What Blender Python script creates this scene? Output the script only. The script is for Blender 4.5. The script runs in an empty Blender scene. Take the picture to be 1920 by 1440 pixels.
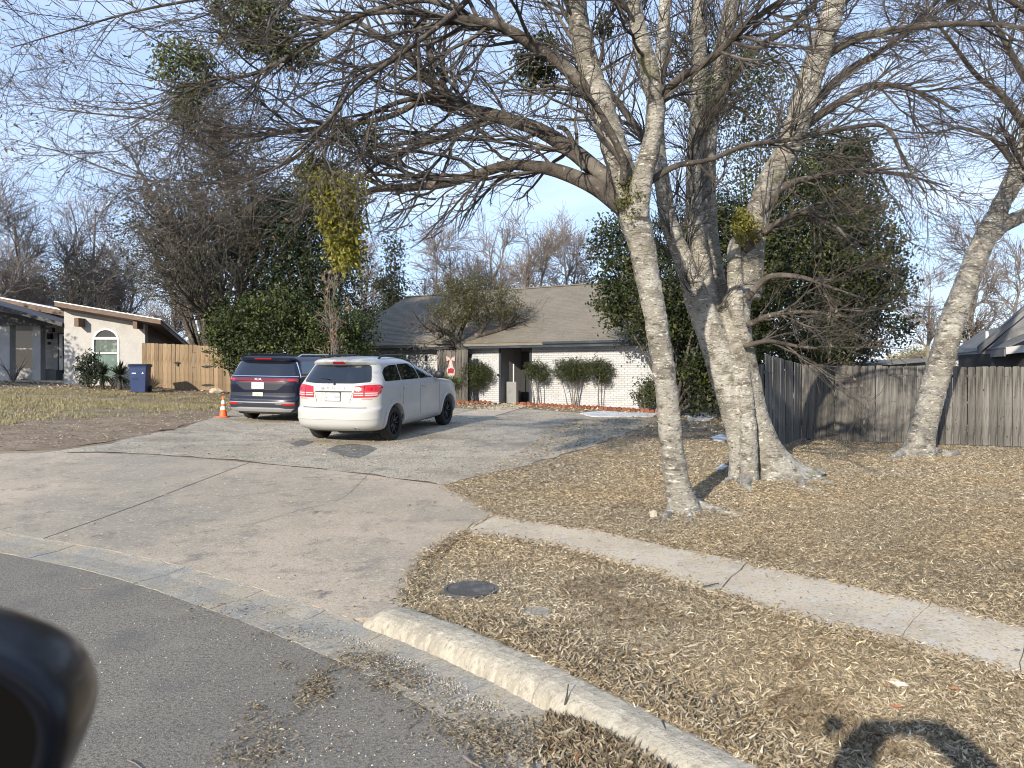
import bpy, bmesh, math, random
import numpy as np
from mathutils import Vector, Matrix, noise as mnoise
from mathutils.geometry import delaunay_2d_cdt

# ------------------------------------------------------------------ camera, sky, sun, exposure
SC = bpy.context.scene
COL = SC.collection
F, HZ, CZ = 1443.0, 693.0, 1.75          # focal length and horizon row in photo pixels, eye height
cam_d = bpy.data.cameras.new('camera'); cam = bpy.data.objects.new('camera', cam_d); COL.objects.link(cam)
cam.location = (0, 0, CZ); cam.rotation_euler = (math.radians(90), 0, 0)
cam_d.sensor_fit = 'HORIZONTAL'; cam_d.sensor_width = 36.0; cam_d.lens = 36.0 * F / 1920.0
cam_d.shift_y = -(720.0 - HZ) / 1920.0
cam_d.clip_start = 0.02; cam_d.clip_end = 3000
cam_d.dof.use_dof = True; cam_d.dof.focus_distance = 11.0; cam_d.dof.aperture_fstop = 14.0
SC.camera = cam
SUN_EL, SUN_AZ = math.radians(22.4), math.radians(206.5)   # azimuth clockwise from +Y: behind the viewer, to the left
wd = bpy.data.worlds.new('World'); SC.world = wd; wd.use_nodes = True
wn, wl = wd.node_tree.nodes, wd.node_tree.links
wn.clear()
w_out = wn.new('ShaderNodeOutputWorld'); w_bg = wn.new('ShaderNodeBackground'); w_sky = wn.new('ShaderNodeTexSky')
w_sky.sky_type = 'NISHITA'; w_sky.sun_disc = False
w_sky.sun_elevation = SUN_EL; w_sky.sun_rotation = SUN_AZ
w_sky.air_density = 1.0; w_sky.dust_density = 0.6; w_sky.ozone_density = 1.5; w_sky.altitude = 150
w_tc = wn.new('ShaderNodeTexCoord'); w_map = wn.new('ShaderNodeMapping'); w_map.inputs['Scale'].default_value = (1.0, 1.6, 4.2)
w_map.inputs['Rotation'].default_value = (0.0, 0.25, 0.5)
w_no = wn.new('ShaderNodeTexNoise'); w_no.inputs['Scale'].default_value = 2.2; w_no.inputs['Detail'].default_value = 9; w_no.inputs['Roughness'].default_value = 0.62
w_no.inputs['Distortion'].default_value = 0.4
w_rp = wn.new('ShaderNodeMapRange'); w_rp.inputs['From Min'].default_value = 0.46; w_rp.inputs['From Max'].default_value = 0.80; w_rp.inputs['To Min'].default_value = 0.0; w_rp.inputs['To Max'].default_value = 0.55
w_mx = wn.new('ShaderNodeMix'); w_mx.data_type = 'RGBA'; w_mx.inputs['B'].default_value = (4.9, 6.5, 9.9, 1)      # thin even veil of high haze
w_m2 = wn.new('ShaderNodeMix'); w_m2.data_type = 'RGBA'; w_m2.inputs['B'].default_value = (8.0, 8.7, 9.8, 1)      # streaks of cirrus
w_mx.inputs['Factor'].default_value = 0.62
wl.new(w_tc.outputs['Generated'], w_map.inputs['Vector']); wl.new(w_map.outputs['Vector'], w_no.inputs['Vector'])
wl.new(w_no.outputs['Fac'], w_rp.inputs['Value']); wl.new(w_rp.outputs['Result'], w_m2.inputs['Factor'])
wl.new(w_sky.outputs['Color'], w_mx.inputs['A']); wl.new(w_mx.outputs['Result'], w_m2.inputs['A']); wl.new(w_m2.outputs['Result'], w_bg.inputs['Color'])
w_bg.inputs['Strength'].default_value = 0.115
wl.new(w_bg.outputs['Background'], w_out.inputs['Surface'])
sun_d = bpy.data.lights.new('sun', 'SUN'); sun_d.energy = 5.0; sun_d.angle = math.radians(0.55); sun_d.color = (1.0, 0.90, 0.755)
sun = bpy.data.objects.new('sun', sun_d); COL.objects.link(sun)
SDIR = Vector((math.sin(SUN_AZ) * math.cos(SUN_EL), math.cos(SUN_AZ) * math.cos(SUN_EL), math.sin(SUN_EL)))
sun.rotation_euler = SDIR.to_track_quat('Z', 'Y').to_euler()
SC.view_settings.view_transform = 'Standard'; SC.view_settings.look = 'None'
SC.view_settings.exposure = 0.47; SC.view_settings.gamma = 1.0; SC.view_settings.use_curve_mapping = False
SC.render.engine = 'CYCLES'
SC.cycles.max_bounces = 6; SC.cycles.diffuse_bounces = 3; SC.cycles.glossy_bounces = 3; SC.cycles.transparent_max_bounces = 6
SC.cycles.use_denoising = True; SC.cycles.pixel_filter_type = 'BLACKMAN_HARRIS'; SC.cycles.filter_width = 1.05

# ------------------------------------------------------------------ helpers
rng = np.random.default_rng(7)
random.seed(7)

def PX(u, v, d):
    return Vector(((u - 960) / F * d, d, CZ - (v - HZ) / F * d))

def tag(o, label=None, cat=None, group=None, kind=None):
    if label: o['label'] = label
    if cat: o['category'] = cat
    if group: o['group'] = group
    if kind: o['kind'] = kind
    return o

def empty(name, loc=(0, 0, 0), rz=0.0):
    o = bpy.data.objects.new(name, None); COL.objects.link(o)
    o.location = loc; o.rotation_euler = (0, 0, rz); o.empty_display_size = 0.2
    return o

def link(name, me, mat=None, parent=None):
    o = bpy.data.objects.new(name, me); COL.objects.link(o)
    if mat is not None and len(me.materials) == 0: me.materials.append(mat)
    if parent is not None: o.parent = parent
    return o

def copy_tree(o, parent=None):
    c = o.copy(); COL.objects.link(c); c.parent = parent
    for ch in list(o.children): copy_tree(ch, c)
    return c

def npmesh(name, V, Fc, col=None, smooth=False):
    V = np.asarray(V, dtype=np.float32).reshape(-1, 3); Fc = np.asarray(Fc, dtype=np.int32)
    m, k = Fc.shape
    me = bpy.data.meshes.new(name)
    me.vertices.add(len(V)); me.vertices.foreach_set('co', V.ravel())
    me.loops.add(m * k); me.loops.foreach_set('vertex_index', Fc.ravel())
    me.polygons.add(m); me.polygons.foreach_set('loop_start', np.arange(0, m * k, k, dtype=np.int32))
    me.polygons.foreach_set('use_smooth', np.full(m, smooth, dtype=bool))
    if col is not None:
        a = me.attributes.new('tint', 'FLOAT_COLOR', 'POINT')
        c4 = np.ones((len(V), 4), dtype=np.float32); c4[:, :3] = col
        a.data.foreach_set('color', c4.ravel())
    me.update(calc_edges=True); me.validate()
    return me

class MB:
    """collects simple solids into one mesh"""
    def __init__(s): s.v = []; s.f = []
    def add(s, vs, fs):
        b = len(s.v); s.v += [tuple(p) for p in vs]; s.f += [tuple(i + b for i in f) for f in fs]; return s
    def box(s, x0, x1, y0, y1, z0, z1, M=None):
        vs = [Vector(p) for p in ((x0,y0,z0),(x1,y0,z0),(x1,y1,z0),(x0,y1,z0),(x0,y0,z1),(x1,y0,z1),(x1,y1,z1),(x0,y1,z1))]
        if M: vs = [M @ p for p in vs]
        return s.add(vs, [(0,3,2,1),(4,5,6,7),(0,1,5,4),(1,2,6,5),(2,3,7,6),(3,0,4,7)])
    def prism(s, pts, h0, h1, axis='y', M=None):
        """pts 2-D outline extruded along an axis"""
        def P(a, b, h):
            p = Vector((a, h, b)) if axis == 'y' else (Vector((h, a, b)) if axis == 'x' else Vector((a, b, h)))
            return M @ p if M else p
        n = len(pts)
        vs = [P(a, b, h0) for a, b in pts] + [P(a, b, h1) for a, b in pts]
        fs = [tuple(range(n)), tuple(range(2 * n - 1, n - 1, -1))] + [(i, i + n, (i + 1) % n + n, (i + 1) % n) for i in range(n)]
        return s.add(vs, fs)
    def tube(s, pts, r, n=8, caps=True):
        pts = [Vector(p) for p in pts]; rs = r if isinstance(r, (list, tuple)) else [r] * len(pts)
        vs = []; fs = []
        for i, p in enumerate(pts):
            t = (pts[min(i + 1, len(pts) - 1)] - pts[max(i - 1, 0)]).normalized()
            a = Vector((0, 0, 1)) if abs(t.z) < 0.9 else Vector((1, 0, 0))
            u = t.cross(a).normalized(); w = t.cross(u)
            for k in range(n):
                an = 2 * math.pi * k / n; vs.append(p + rs[i] * (math.cos(an) * u + math.sin(an) * w))
        for i in range(len(pts) - 1):
            for k in range(n):
                a0 = i * n + k; a1 = i * n + (k + 1) % n; fs.append((a0, a1, a1 + n, a0 + n))
        if caps: fs += [tuple(range(n)), tuple(range(len(vs) - 1, len(vs) - 1 - n, -1))]
        return s.add(vs, fs)
    def lathe(s, prof, n=24, M=None):
        """prof list of (radius, height) turned about z"""
        vs = []; fs = []
        for r, z in prof:
            for k in range(n):
                p = Vector((r * math.cos(2 * math.pi * k / n), r * math.sin(2 * math.pi * k / n), z)); vs.append(M @ p if M else p)
        for i in range(len(prof) - 1):
            for k in range(n):
                a0 = i * n + k; a1 = i * n + (k + 1) % n; fs.append((a0, a1, a1 + n, a0 + n))
        return s.add(vs, fs)
    def mesh(s, name, smooth=False, bevel=0.0, seg=1):
        me = bpy.data.meshes.new(name); me.from_pydata(s.v, [], s.f)
        bm = bmesh.new(); bm.from_mesh(me); bmesh.ops.recalc_face_normals(bm, faces=bm.faces)
        if bevel > 0: bmesh.ops.bevel(bm, geom=list(bm.edges), offset=bevel, segments=seg, affect='EDGES', profile=0.5, clamp_overlap=True)
        for f in bm.faces: f.smooth = smooth
        bm.to_mesh(me); bm.free(); me.update()
        return me
    def build(s, name, mat, parent=None, smooth=False, bevel=0.0, seg=1):
        return link(name, s.mesh(name, smooth, bevel, seg), mat, parent)

# ------------------------------------------------------------------ materials
def material(name, base, layers=(), rough=0.8, bump=(), metallic=0.0, spec=0.5, coat=0.0, attr=False, rnd=0.0, coords='Object', rlayers=()):
    """Principled colour built from noise layers: (colour, scale, lo, hi, (sx,sy,sz), kind)"""
    m = bpy.data.materials.new(name); m.use_nodes = True
    nt = m.node_tree; N, L = nt.nodes, nt.links
    bs = N['Principled BSDF']
    bs.inputs['Roughness'].default_value = rough; bs.inputs['Metallic'].default_value = metallic
    bs.inputs['Specular IOR Level'].default_value = spec; bs.inputs['Coat Weight'].default_value = coat
    bs.inputs['Coat Roughness'].default_value = 0.05
    tc = N.new('ShaderNodeTexCoord'); vec = tc.outputs[coords]
    def tex(scale, st, kind, detail=6):
        v = vec
        if st:
            mp = N.new('ShaderNodeMapping'); mp.inputs['Scale'].default_value = st; L.new(vec, mp.inputs['Vector']); v = mp.outputs['Vector']
        if kind == 'voro':
            t = N.new('ShaderNodeTexVoronoi'); t.inputs['Scale'].default_value = scale; L.new(v, t.inputs['Vector']); return t.outputs['Distance']
        if kind == 'cell':
            t = N.new('ShaderNodeTexVoronoi'); t.inputs['Scale'].default_value = scale; L.new(v, t.inputs['Vector'])
            sp = N.new('ShaderNodeSeparateColor'); L.new(t.outputs['Color'], sp.inputs['Color']); return sp.outputs['Red']
        t = N.new('ShaderNodeTexNoise'); t.inputs['Scale'].default_value = scale; t.inputs['Detail'].default_value = detail
        t.inputs['Roughness'].default_value = 0.6; L.new(v, t.inputs['Vector']); return t.outputs['Fac']
    if attr:
        at = N.new('ShaderNodeAttribute'); at.attribute_name = 'tint'; cur = at.outputs['Color']
    else:
        rgb = N.new('ShaderNodeRGB'); rgb.outputs[0].default_value = (*base, 1); cur = rgb.outputs[0]
    for ly in layers:
        c, sc, lo, hi = ly[:4]; st = ly[4] if len(ly) > 4 else None; kind = ly[5] if len(ly) > 5 else 'noise'
        mr = N.new('ShaderNodeMapRange'); mr.inputs['From Min'].default_value = lo; mr.inputs['From Max'].default_value = hi
        L.new(tex(sc, st, kind), mr.inputs['Value'])
        mx = N.new('ShaderNodeMix'); mx.data_type = 'RGBA'; L.new(mr.outputs['Result'], mx.inputs['Factor'])
        L.new(cur, mx.inputs['A']); mx.inputs['B'].default_value = (*c, 1); cur = mx.outputs['Result']
    if rnd > 0:
        oi = N.new('ShaderNodeObjectInfo'); mr = N.new('ShaderNodeMapRange')
        mr.inputs['To Min'].default_value = 1 - rnd; mr.inputs['To Max'].default_value = 1 + rnd; L.new(oi.outputs['Random'], mr.inputs['Value'])
        hs = N.new('ShaderNodeHueSaturation'); L.new(mr.outputs['Result'], hs.inputs['Value']); L.new(cur, hs.inputs['Color']); cur = hs.outputs['Color']
    L.new(cur, bs.inputs['Base Color'])
    prev = None
    for b in bump:
        sc, st, dist = b[:3]; kind = b[3] if len(b) > 3 else 'noise'
        bn = N.new('ShaderNodeBump'); bn.inputs['Strength'].default_value = 1.0; bn.inputs['Distance'].default_value = dist
        L.new(tex(sc, st, kind), bn.inputs['Height'])
        if prev: L.new(prev, bn.inputs['Normal'])
        prev = bn.outputs['Normal']
    if prev: L.new(prev, bs.inputs['Normal'])
    for lo, hi, sc in rlayers:
        mr = N.new('ShaderNodeMapRange'); mr.inputs['To Min'].default_value = lo; mr.inputs['To Max'].default_value = hi
        mr.inputs['From Min'].default_value = 0.3; mr.inputs['From Max'].default_value = 0.7
        L.new(tex(sc, None, 'noise'), mr.inputs['Value']); L.new(mr.outputs['Result'], bs.inputs['Roughness'])
    return m

MT = {}
MT['soil'] = material('soil', (0.19, 0.148, 0.10), [((0.28, 0.23, 0.16), 1.1, .42, .62), ((0.12, 0.09, 0.06), 3.5, .5, .72), ((0.36, 0.31, 0.23), 30, .55, .7), ((0.10, 0.078, 0.055), 45, .55, .68)], 0.95, [(18, None, .02), (90, None, .006)], spec=.2)
MT['asphalt'] = material('asphalt', (0.225, 0.198, 0.153), [((0.26, 0.23, 0.178), .5, .4, .62), ((0.165, 0.153, 0.132), 1.7, .52, .7), ((0.125, 0.117, 0.105), 45, .48, .60), ((0.31, 0.29, 0.255), 60, .55, .66), ((0.085, 0.08, 0.074), 120, .52, .62), ((0.40, 0.38, 0.345), 150, .60, .67), ((0.25, 0.228, 0.185), 2.6, .56, .78)], 0.9, [(70, None, .009), (150, None, .005)], spec=.25)
MT['concrete'] = material('apron_concrete', (0.395, 0.328, 0.242), [((0.445, 0.365, 0.272), .5, .42, .6), ((0.33, 0.285, 0.215), .8, .48, .66), ((0.28, 0.25, 0.195), .28, .46, .60), ((0.215, 0.19, 0.155), 3.0, .52, .70), ((0.15, 0.135, 0.112), 6, .62, .74, (1, .6, 1)), ((0.205, 0.185, 0.155), .9, .6, .8, (1.2, .5, 1)), ((0.47, 0.43, 0.37), 22, .55, .7), ((0.19, 0.17, 0.142), 48, .55, .66), ((0.52, 0.48, 0.42), 90, .6, .7), ((0.17, 0.155, 0.13), 130, .58, .68)], 0.9, [(60, None, .005), (9, None, .006)], rnd=.04, spec=.2)
MT['walk'] = material('walk_concrete', (0.54, 0.455, 0.33), [((0.42, 0.35, 0.25), 1.6, .42, .62), ((0.50, 0.465, 0.405), 7, .5, .7), ((0.24, 0.215, 0.175), 26, .56, .70), ((0.25, 0.22, 0.18), 60, .54, .68), ((0.6, 0.575, 0.52), 75, .6, .72)], 0.92, [(60, None, .006)], rnd=.05, spec=.25)
MT['gutter'] = material('gutter_concrete', (0.315, 0.275, 0.205), [((0.25, 0.245, 0.22), 2.2, .42, .62), ((0.37, 0.33, 0.265), 5, .52, .72), ((0.17, 0.16, 0.14), 40, .52, .66), ((0.17, 0.16, 0.14), 90, .55, .68), ((0.5, 0.48, 0.43), 70, .58, .70)], 0.92, [(70, None, .006)], spec=.25)
MT['kerb'] = material('kerb_concrete', (0.36, 0.325, 0.255), [((0.27, 0.245, 0.195), 2.6, .46, .66), ((0.45, 0.41, 0.325), 16, .46, .66, (1, 1, .25)), ((0.24, 0.21, 0.165), 34, .54, .68, (1, 1, .3)), ((0.5, 0.47, 0.39), 80, .58, .7), ((0.2, 0.18, 0.15), 110, .6, .7)], 0.92, [(40, (1, 1, .4), .010), (110, None, .004)], spec=.25)
MT['drive'] = material('old_drive_asphalt', (0.44, 0.38, 0.28), [((0.53, 0.465, 0.355), .7, .4, .58), ((0.27, 0.24, 0.19), 1.9, .5, .68), ((0.235, 0.19, 0.135), .42, .54, .68), ((0.17, 0.155, 0.125), 13, .55, .68, (1, 2.2, 1)), ((0.15, 0.14, 0.115), 42, .50, .60), ((0.62, 0.585, 0.52), 55, .55, .65), ((0.15, 0.14, 0.12), 110, .54, .64)], 0.94, [(45, None, .014), (18, None, .010)], spec=.2)
MT['stain'] = material('oil_stain', (0.11, 0.105, 0.09), [((0.2, 0.19, 0.165), 6, .45, .65), ((0.05, 0.05, 0.045), 80, .5, .65)], 0.85, [(85, None, .006)])
MT['dirt'] = material('bare_dirt', (0.20, 0.145, 0.095), [((0.28, 0.215, 0.15), 1.4, .45, .65), ((0.10, 0.07, 0.045), 2.8, .52, .72, (1, 2.5, 1)), ((0.36, 0.31, 0.24), 40, .58, .72)], 0.95, [(14, (1, 2, 1), .04), (60, None, .008)])
MT['grasstint'] = material('grass_blades', (0.3, 0.25, 0.1), attr=True, rough=0.75, spec=.25)
MT['leaf'] = material('dry_leaf', (0.3, 0.2, 0.1), attr=True, rough=0.8, spec=.15)
MT['green'] = material('evergreen_leaf', (0.05, 0.07, 0.02), attr=True, rough=0.5, spec=.3)
MT['twig'] = material('twig_bark', (0.072, 0.063, 0.054), [((0.145, 0.13, 0.115), 3, .48, .66), ((0.036, 0.031, 0.027), 8, .48, .66)], 0.9, spec=.2)
MT['darktwig'] = material('dark_twig_bark', (0.06, 0.053, 0.046), [((0.11, 0.10, 0.088), 2, .45, .65)], 0.9, spec=.25)
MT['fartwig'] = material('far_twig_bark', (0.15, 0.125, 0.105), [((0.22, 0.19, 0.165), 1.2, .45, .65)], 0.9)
MT['bark'] = material('pale_bark', (0.37, 0.345, 0.29), [((0.235, 0.215, 0.175), 1.2, .42, .58), ((0.47, 0.445, 0.385), 2.3, .50, .62), ((0.14, 0.124, 0.10), 4.5, .53, .66, (1, 1, 2.2)), ((0.68, 0.65, 0.575), 9, .59, .645, (1, 1, 3.0)), ((0.64, 0.615, 0.54), 26, .60, .66, (1, 1, 2.4)), ((0.10, 0.088, 0.07), 14, .58, .67, (1, 1, 3)), ((0.17, 0.165, 0.075), 2.0, .63, .75)], 0.93, [(7, (1, 1, 3.4), .07), (24, (1, 1, 2.6), .028), (100, None, .006)], spec=.2)
MT['darkbark'] = material('dark_bark', (0.085, 0.073, 0.061), [((0.16, 0.143, 0.12), 2.5, .50, .66), ((0.04, 0.034, 0.029), 7, .5, .66), ((0.33, 0.31, 0.265), 20, .63, .7)], 0.92, [(14, None, .035), (50, None, .012)], spec=.2)
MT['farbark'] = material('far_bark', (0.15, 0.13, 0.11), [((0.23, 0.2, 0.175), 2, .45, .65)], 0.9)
MT['greywood'] = material('weathered_picket', (0.112, 0.106, 0.096), [((0.17, 0.16, 0.142), 2.2, .42, .58, (7, 7, .5)), ((0.052, 0.048, 0.043), 4, .5, .64, (9, 9, .4)), ((0.235, 0.212, 0.172), 1.8, .56, .70, (4, 4, .8)), ((0.06, 0.056, 0.051), 1.1, .53, .68)], 0.93, [(14, (8, 8, .5), .008)], rnd=.36, spec=.2)
MT['cedar'] = material('new_cedar_picket', (0.215, 0.155, 0.096), [((0.275, 0.208, 0.135), 2.5, .42, .62, (7, 7, .5)), ((0.135, 0.09, 0.05), 5, .5, .68, (9, 9, .45)), ((0.13, 0.10, 0.072), 1.2, .55, .72)], 0.88, [(14, (8, 8, .5), .004)], rnd=.3, spec=.2)
MT['knot'] = material('wood_knot', (0.045, 0.036, 0.03), rough=.9)
MT['iron'] = material('black_iron', (0.015, 0.015, 0.016), rough=.5, metallic=.6)
MT['whitebrick'] = material('white_painted_brick', (0.475, 0.48, 0.485), [((0.40, 0.40, 0.40), 1.3, .46, .66), ((0.54, 0.545, 0.55), 9, .5, .66), ((0.36, 0.35, 0.325), 6, .62, .76), ((0.42, 0.41, 0.385), 2.2, .58, .72, (1, 1, .35))], .8, [(60, None, .003)], spec=.3)
MT['mortar'] = material('white_mortar', (0.26, 0.255, 0.245), [((0.2, 0.195, 0.185), 20, .5, .7)], .92, spec=.2)
MT['shingle'] = material('roof_shingle', (0.165, 0.15, 0.122), [((0.20, 0.182, 0.148), 1.1, .42, .62), ((0.17, 0.148, 0.117), 2.6, .48, .66, (1.5, 1.5, 9)), ((0.27, 0.24, 0.19), 9, .55, .7, (1, 1, 5)), ((0.13, 0.115, 0.092), 14, .55, .68, (1, 1, 6))], .95, [(80, None, .006)], spec=.2)
MT['darkshingle'] = material('dark_shingle', (0.115, 0.115, 0.112), [((0.16, 0.158, 0.15), 2, .45, .65), ((0.07, 0.07, 0.07), 30, .5, .7)], .95, [(50, None, .01)])
MT['slatepaint'] = material('slate_blue_trim', (0.032, 0.042, 0.055), [((0.06, 0.072, 0.085), 2, .5, .7)], .65, spec=.3)
MT['stucco'] = material('cream_stucco', (0.43, 0.418, 0.395), [((0.37, 0.358, 0.335), 1.4, .45, .68), ((0.49, 0.48, 0.455), 5, .55, .75)], .92, [(45, None, .012), (12, None, .012)], spec=.2)
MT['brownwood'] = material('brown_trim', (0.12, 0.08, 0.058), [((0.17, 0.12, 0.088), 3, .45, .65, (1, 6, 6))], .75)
MT['whitepaint'] = material('white_trim', (0.74, 0.74, 0.72), [((0.62, 0.62, 0.6), 6, .55, .75)], .5)
MT['darkpaint'] = material('dark_trim', (0.035, 0.034, 0.034), [((0.06, 0.058, 0.055), 3, .5, .7)], .6)
MT['greypaint'] = material('grey_siding', (0.17, 0.168, 0.165), [((0.22, 0.218, 0.21), 3, .5, .7)], .7)
MT['lightgrey'] = material('light_grey_fascia', (0.42, 0.42, 0.42), [((0.33, 0.33, 0.33), 3, .5, .7)], .6)
MT['pane'] = material('window_glass', (0.012, 0.014, 0.015), rough=.04, spec=.8)
MT['greenpane'] = material('screened_pane', (0.10, 0.16, 0.135), [((0.16, 0.22, 0.19), 6, .45, .65)], .25, spec=.5)
MT['blind'] = material('reflecting_pane', (0.07, 0.10, 0.085), [((0.26, 0.30, 0.25), 7, .48, .66), ((0.03, 0.05, 0.04), 14, .5, .66)], .12, spec=.7)
MT['dooor'] = material('door_paint', (0.03, 0.03, 0.032), rough=.45)
MT['binblue'] = material('blue_bin_plastic', (0.012, 0.032, 0.11), [((0.018, 0.045, 0.14), 3, .5, .7)], .5, rlayers=[(.45, .7, 6)])
MT['bindark'] = material('navy_bin_lid', (0.012, 0.022, 0.055), rough=.5)
MT['orange'] = material('orange_cone', (0.85, 0.13, 0.03), [((0.7, 0.10, 0.025), 12, .5, .7)], .55)
MT['reflect'] = material('cone_band', (0.72, 0.72, 0.70), [((0.55, 0.55, 0.53), 20, .5, .7)], .4)
MT['redbrick'] = material('red_edging', (0.20, 0.072, 0.042), [((0.27, 0.115, 0.07), 14, .45, .65), ((0.11, 0.04, 0.028), 30, .52, .7)], .92, [(50, None, .006)], rnd=.3, spec=.2)
MT['mulch'] = material('red_mulch', (0.16, 0.07, 0.04), [((0.24, 0.11, 0.065), 25, .5, .65), ((0.07, 0.035, 0.022), 40, .52, .66)], .95, [(40, None, .03)])
MT['snow'] = material('old_snow', (0.62, 0.64, 0.65), [((0.45, 0.46, 0.46), 4, .45, .65), ((0.2, 0.18, 0.15), 9, .56, .7)], .6, [(30, None, .01)])
MT['lid'] = material('meter_lid', (0.06, 0.06, 0.06), [((0.13, 0.132, 0.13), 8, .5, .7), ((0.2, 0.17, 0.13), 35, .62, .74)], .65, [(60, None, .003)])
MT['carwhite'] = material('white_car_paint', (0.43, 0.43, 0.415), [((0.385, 0.38, 0.36), 1.5, .5, .8), ((0.31, 0.30, 0.27), 6, .64, .82)], .35, spec=.45, coat=.4)
MT['carnavy'] = material('navy_car_paint', (0.006, 0.008, 0.022), rough=.25, spec=.4, coat=.35)
MT['carglass'] = material('tinted_glass', (0.006, 0.008, 0.012), rough=.03, spec=.75, coat=.5)
MT['navyglass'] = material('navy_tinted_glass', (0.006, 0.008, 0.014), rough=.03, spec=.8, coat=.5)
MT['blackplastic'] = material('black_plastic', (0.018, 0.018, 0.019), rough=.5)
MT['greyplastic'] = material('grey_bumper', (0.028, 0.031, 0.042), rough=.5, spec=.35)
MT['silver'] = material('satin_silver', (0.60, 0.61, 0.63), rough=.3, metallic=.7)
MT['chrome'] = material('chrome', (0.75, 0.76, 0.78), rough=.12, metallic=1.0)
MT['tyre'] = material('tyre_rubber', (0.016, 0.016, 0.016), [((0.03, 0.029, 0.027), 12, .5, .7)], .85)
MT['rim'] = material('dark_rim', (0.055, 0.056, 0.058), rough=.35, metallic=.7)
MT['redlens'] = material('red_lamp_lens', (0.42, 0.008, 0.012), rough=.12, spec=.6, coat=.8)
MT['pinklens'] = material('clear_lamp_lens', (0.80, 0.42, 0.42), rough=.1, spec=.6, coat=.8)
MT['darkred'] = material('dark_red_lens', (0.10, 0.006, 0.012), rough=.1, spec=.6, coat=1.0)
MT['plate'] = material('plate_white', (0.72, 0.73, 0.72), rough=.4)
MT['platetext'] = material('plate_text', (0.05, 0.06, 0.10), rough=.5)
MT['palelet'] = material('pale_letters', (0.52, 0.515, 0.49), rough=.3, metallic=.4)
MT['stickery'] = material('sticker_yellow', (0.66, 0.66, 0.42), rough=.5)
MT['stickergreen'] = material('sticker_green', (0.12, 0.25, 0.10), rough=.5)
MT['mirrorshell'] = material('mirror_shell', (0.003, 0.004, 0.007), rough=.3, spec=.25, coat=.1)
MT['mirrorback'] = material('mirror_inner', (0.004, 0.0035, 0.0035), rough=.9, spec=.05)
MT['deco_red'] = material('deco_red', (0.25, 0.02, 0.03), rough=.6)
MT['deco_pink'] = material('deco_pink', (0.5, 0.36, 0.33), [((0.35, 0.12, 0.11), 18, .5, .65)], rough=.6)
MT['deco_white'] = material('deco_white', (0.45, 0.42, 0.39), rough=.6)
MT['letter'] = material('house_number', (0.30, 0.30, 0.29), rough=.6)
MT['entrywall'] = material('entry_shade_in_colour', (0.22, 0.22, 0.215), [((0.17, 0.17, 0.165), 3, .5, .7)], .8)  # white entry walls toned grey: the shade of the recess is in the colour
MT['crackdark'] = material('crack_dirt', (0.09, 0.078, 0.062), rough=.95, spec=.1)
MT['skin'] = material('skin', (0.45, 0.28, 0.2), rough=.6)
MT['clothdark'] = material('dark_jacket', (0.03, 0.035, 0.05), rough=.9)
# ------------------------------------------------------------------ road edge, terrain
def catmull(P, n):
    """resample an (M,k) node list to n points by Catmull-Rom"""
    P = np.asarray(P, float); M = len(P)
    Q = np.vstack([2 * P[0] - P[1], P, 2 * P[-1] - P[-2]])
    t = np.linspace(0, M - 1 - 1e-9, n); i = t.astype(int); f = (t - i)[:, None]
    a, b, c, d = Q[i], Q[i + 1], Q[i + 2], Q[i + 3]
    return 0.5 * (2 * b + (c - a) * f + (2 * a - 5 * b + 4 * c - d) * f ** 2 + (3 * b - a - 3 * c + d) * f ** 3)

RE = catmull([(-34, 10.8), (-20, 10.6), (-14, 10.2), (-10, 9.45), (-7.2, 8.5), (-4.91, 7.38), (-3.45, 6.56), (-2.07, 5.53), (-1.02, 4.62), (-.44, 4.0), (.035, 3.38), (.75, 2.35), (1.5, 1.1), (2.2, -.6), (2.9, -3), (3.4, -8), (3.6, -20), (3.6, -45)], 240)
RT = np.gradient(RE, axis=0); RT /= np.linalg.norm(RT, axis=1)[:, None]
RN = np.stack([-RT[:, 1], RT[:, 0]], 1)          # points to the yard side

def sdist(x, y):
    x = np.atleast_1d(np.asarray(x, float)).ravel(); y = np.atleast_1d(np.asarray(y, float)).ravel()
    out = np.empty(len(x))
    for s in range(0, len(x), 20000):
        p = np.stack([x[s:s + 20000], y[s:s + 20000]], 1)
        A = RE[:-1]; B = RE[1:]; AB = B - A
        t = np.clip(((p[:, None] - A[None]) * AB[None]).sum(2) / (AB ** 2).sum(1)[None], 0, 1)
        q = A[None] + t[..., None] * AB[None]; dv = p[:, None] - q; d = np.sqrt((dv ** 2).sum(2)); k = d.argmin(1)
        sg = np.sign((dv[np.arange(len(p)), k] * RN[k]).sum(1)); out[s:s + 20000] = d[np.arange(len(p)), k] * np.where(sg == 0, 1, sg)
    return out

ctrl = [(1.9,8.6,.16),(3.2,10.7,.19),(7.5,14,.12),(11.5,17,.02),(6.9,18.4,.08),(4.96,15,.15),(-2.5,15.7,.30),(-1.5,18.5,.43),(-.9,10.2,.19),(-4.2,12.3,.26),(-8.6,12.9,.33),
        (-6.6,20.2,.40),(-.49,29.6,.44),(4.74,26,.36),(-7.7,34,.6),(-14.2,29.4,.88),(-13,31,.92),(-18.6,32,1.18),(-25,32,1.3),(-15,15,.62),(-20,20,.95),(12,25,.1),(10,8,.1),(6,6,.13),(14,12,.05),
        (0,40,.5),(-10,24,.6),(1.5,22,.38),(-3.5,14,.26),(-5.5,17,.33),(0,14,.27),(14,3,.12),(3.5,3.2,.13),(-20,13,.4)]
for k in range(40, 200, 6):
    p = RE[k]
    right = p[0] > -.9
    for s, z in (((.62, .125),) if right else ((.45, .03), (1.6, .075))):
        q = p + RN[k] * s
        if -24 < q[0] < 15 and q[1] > 0: ctrl.append((q[0], q[1], z))
ctrl = np.array(ctrl)
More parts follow.
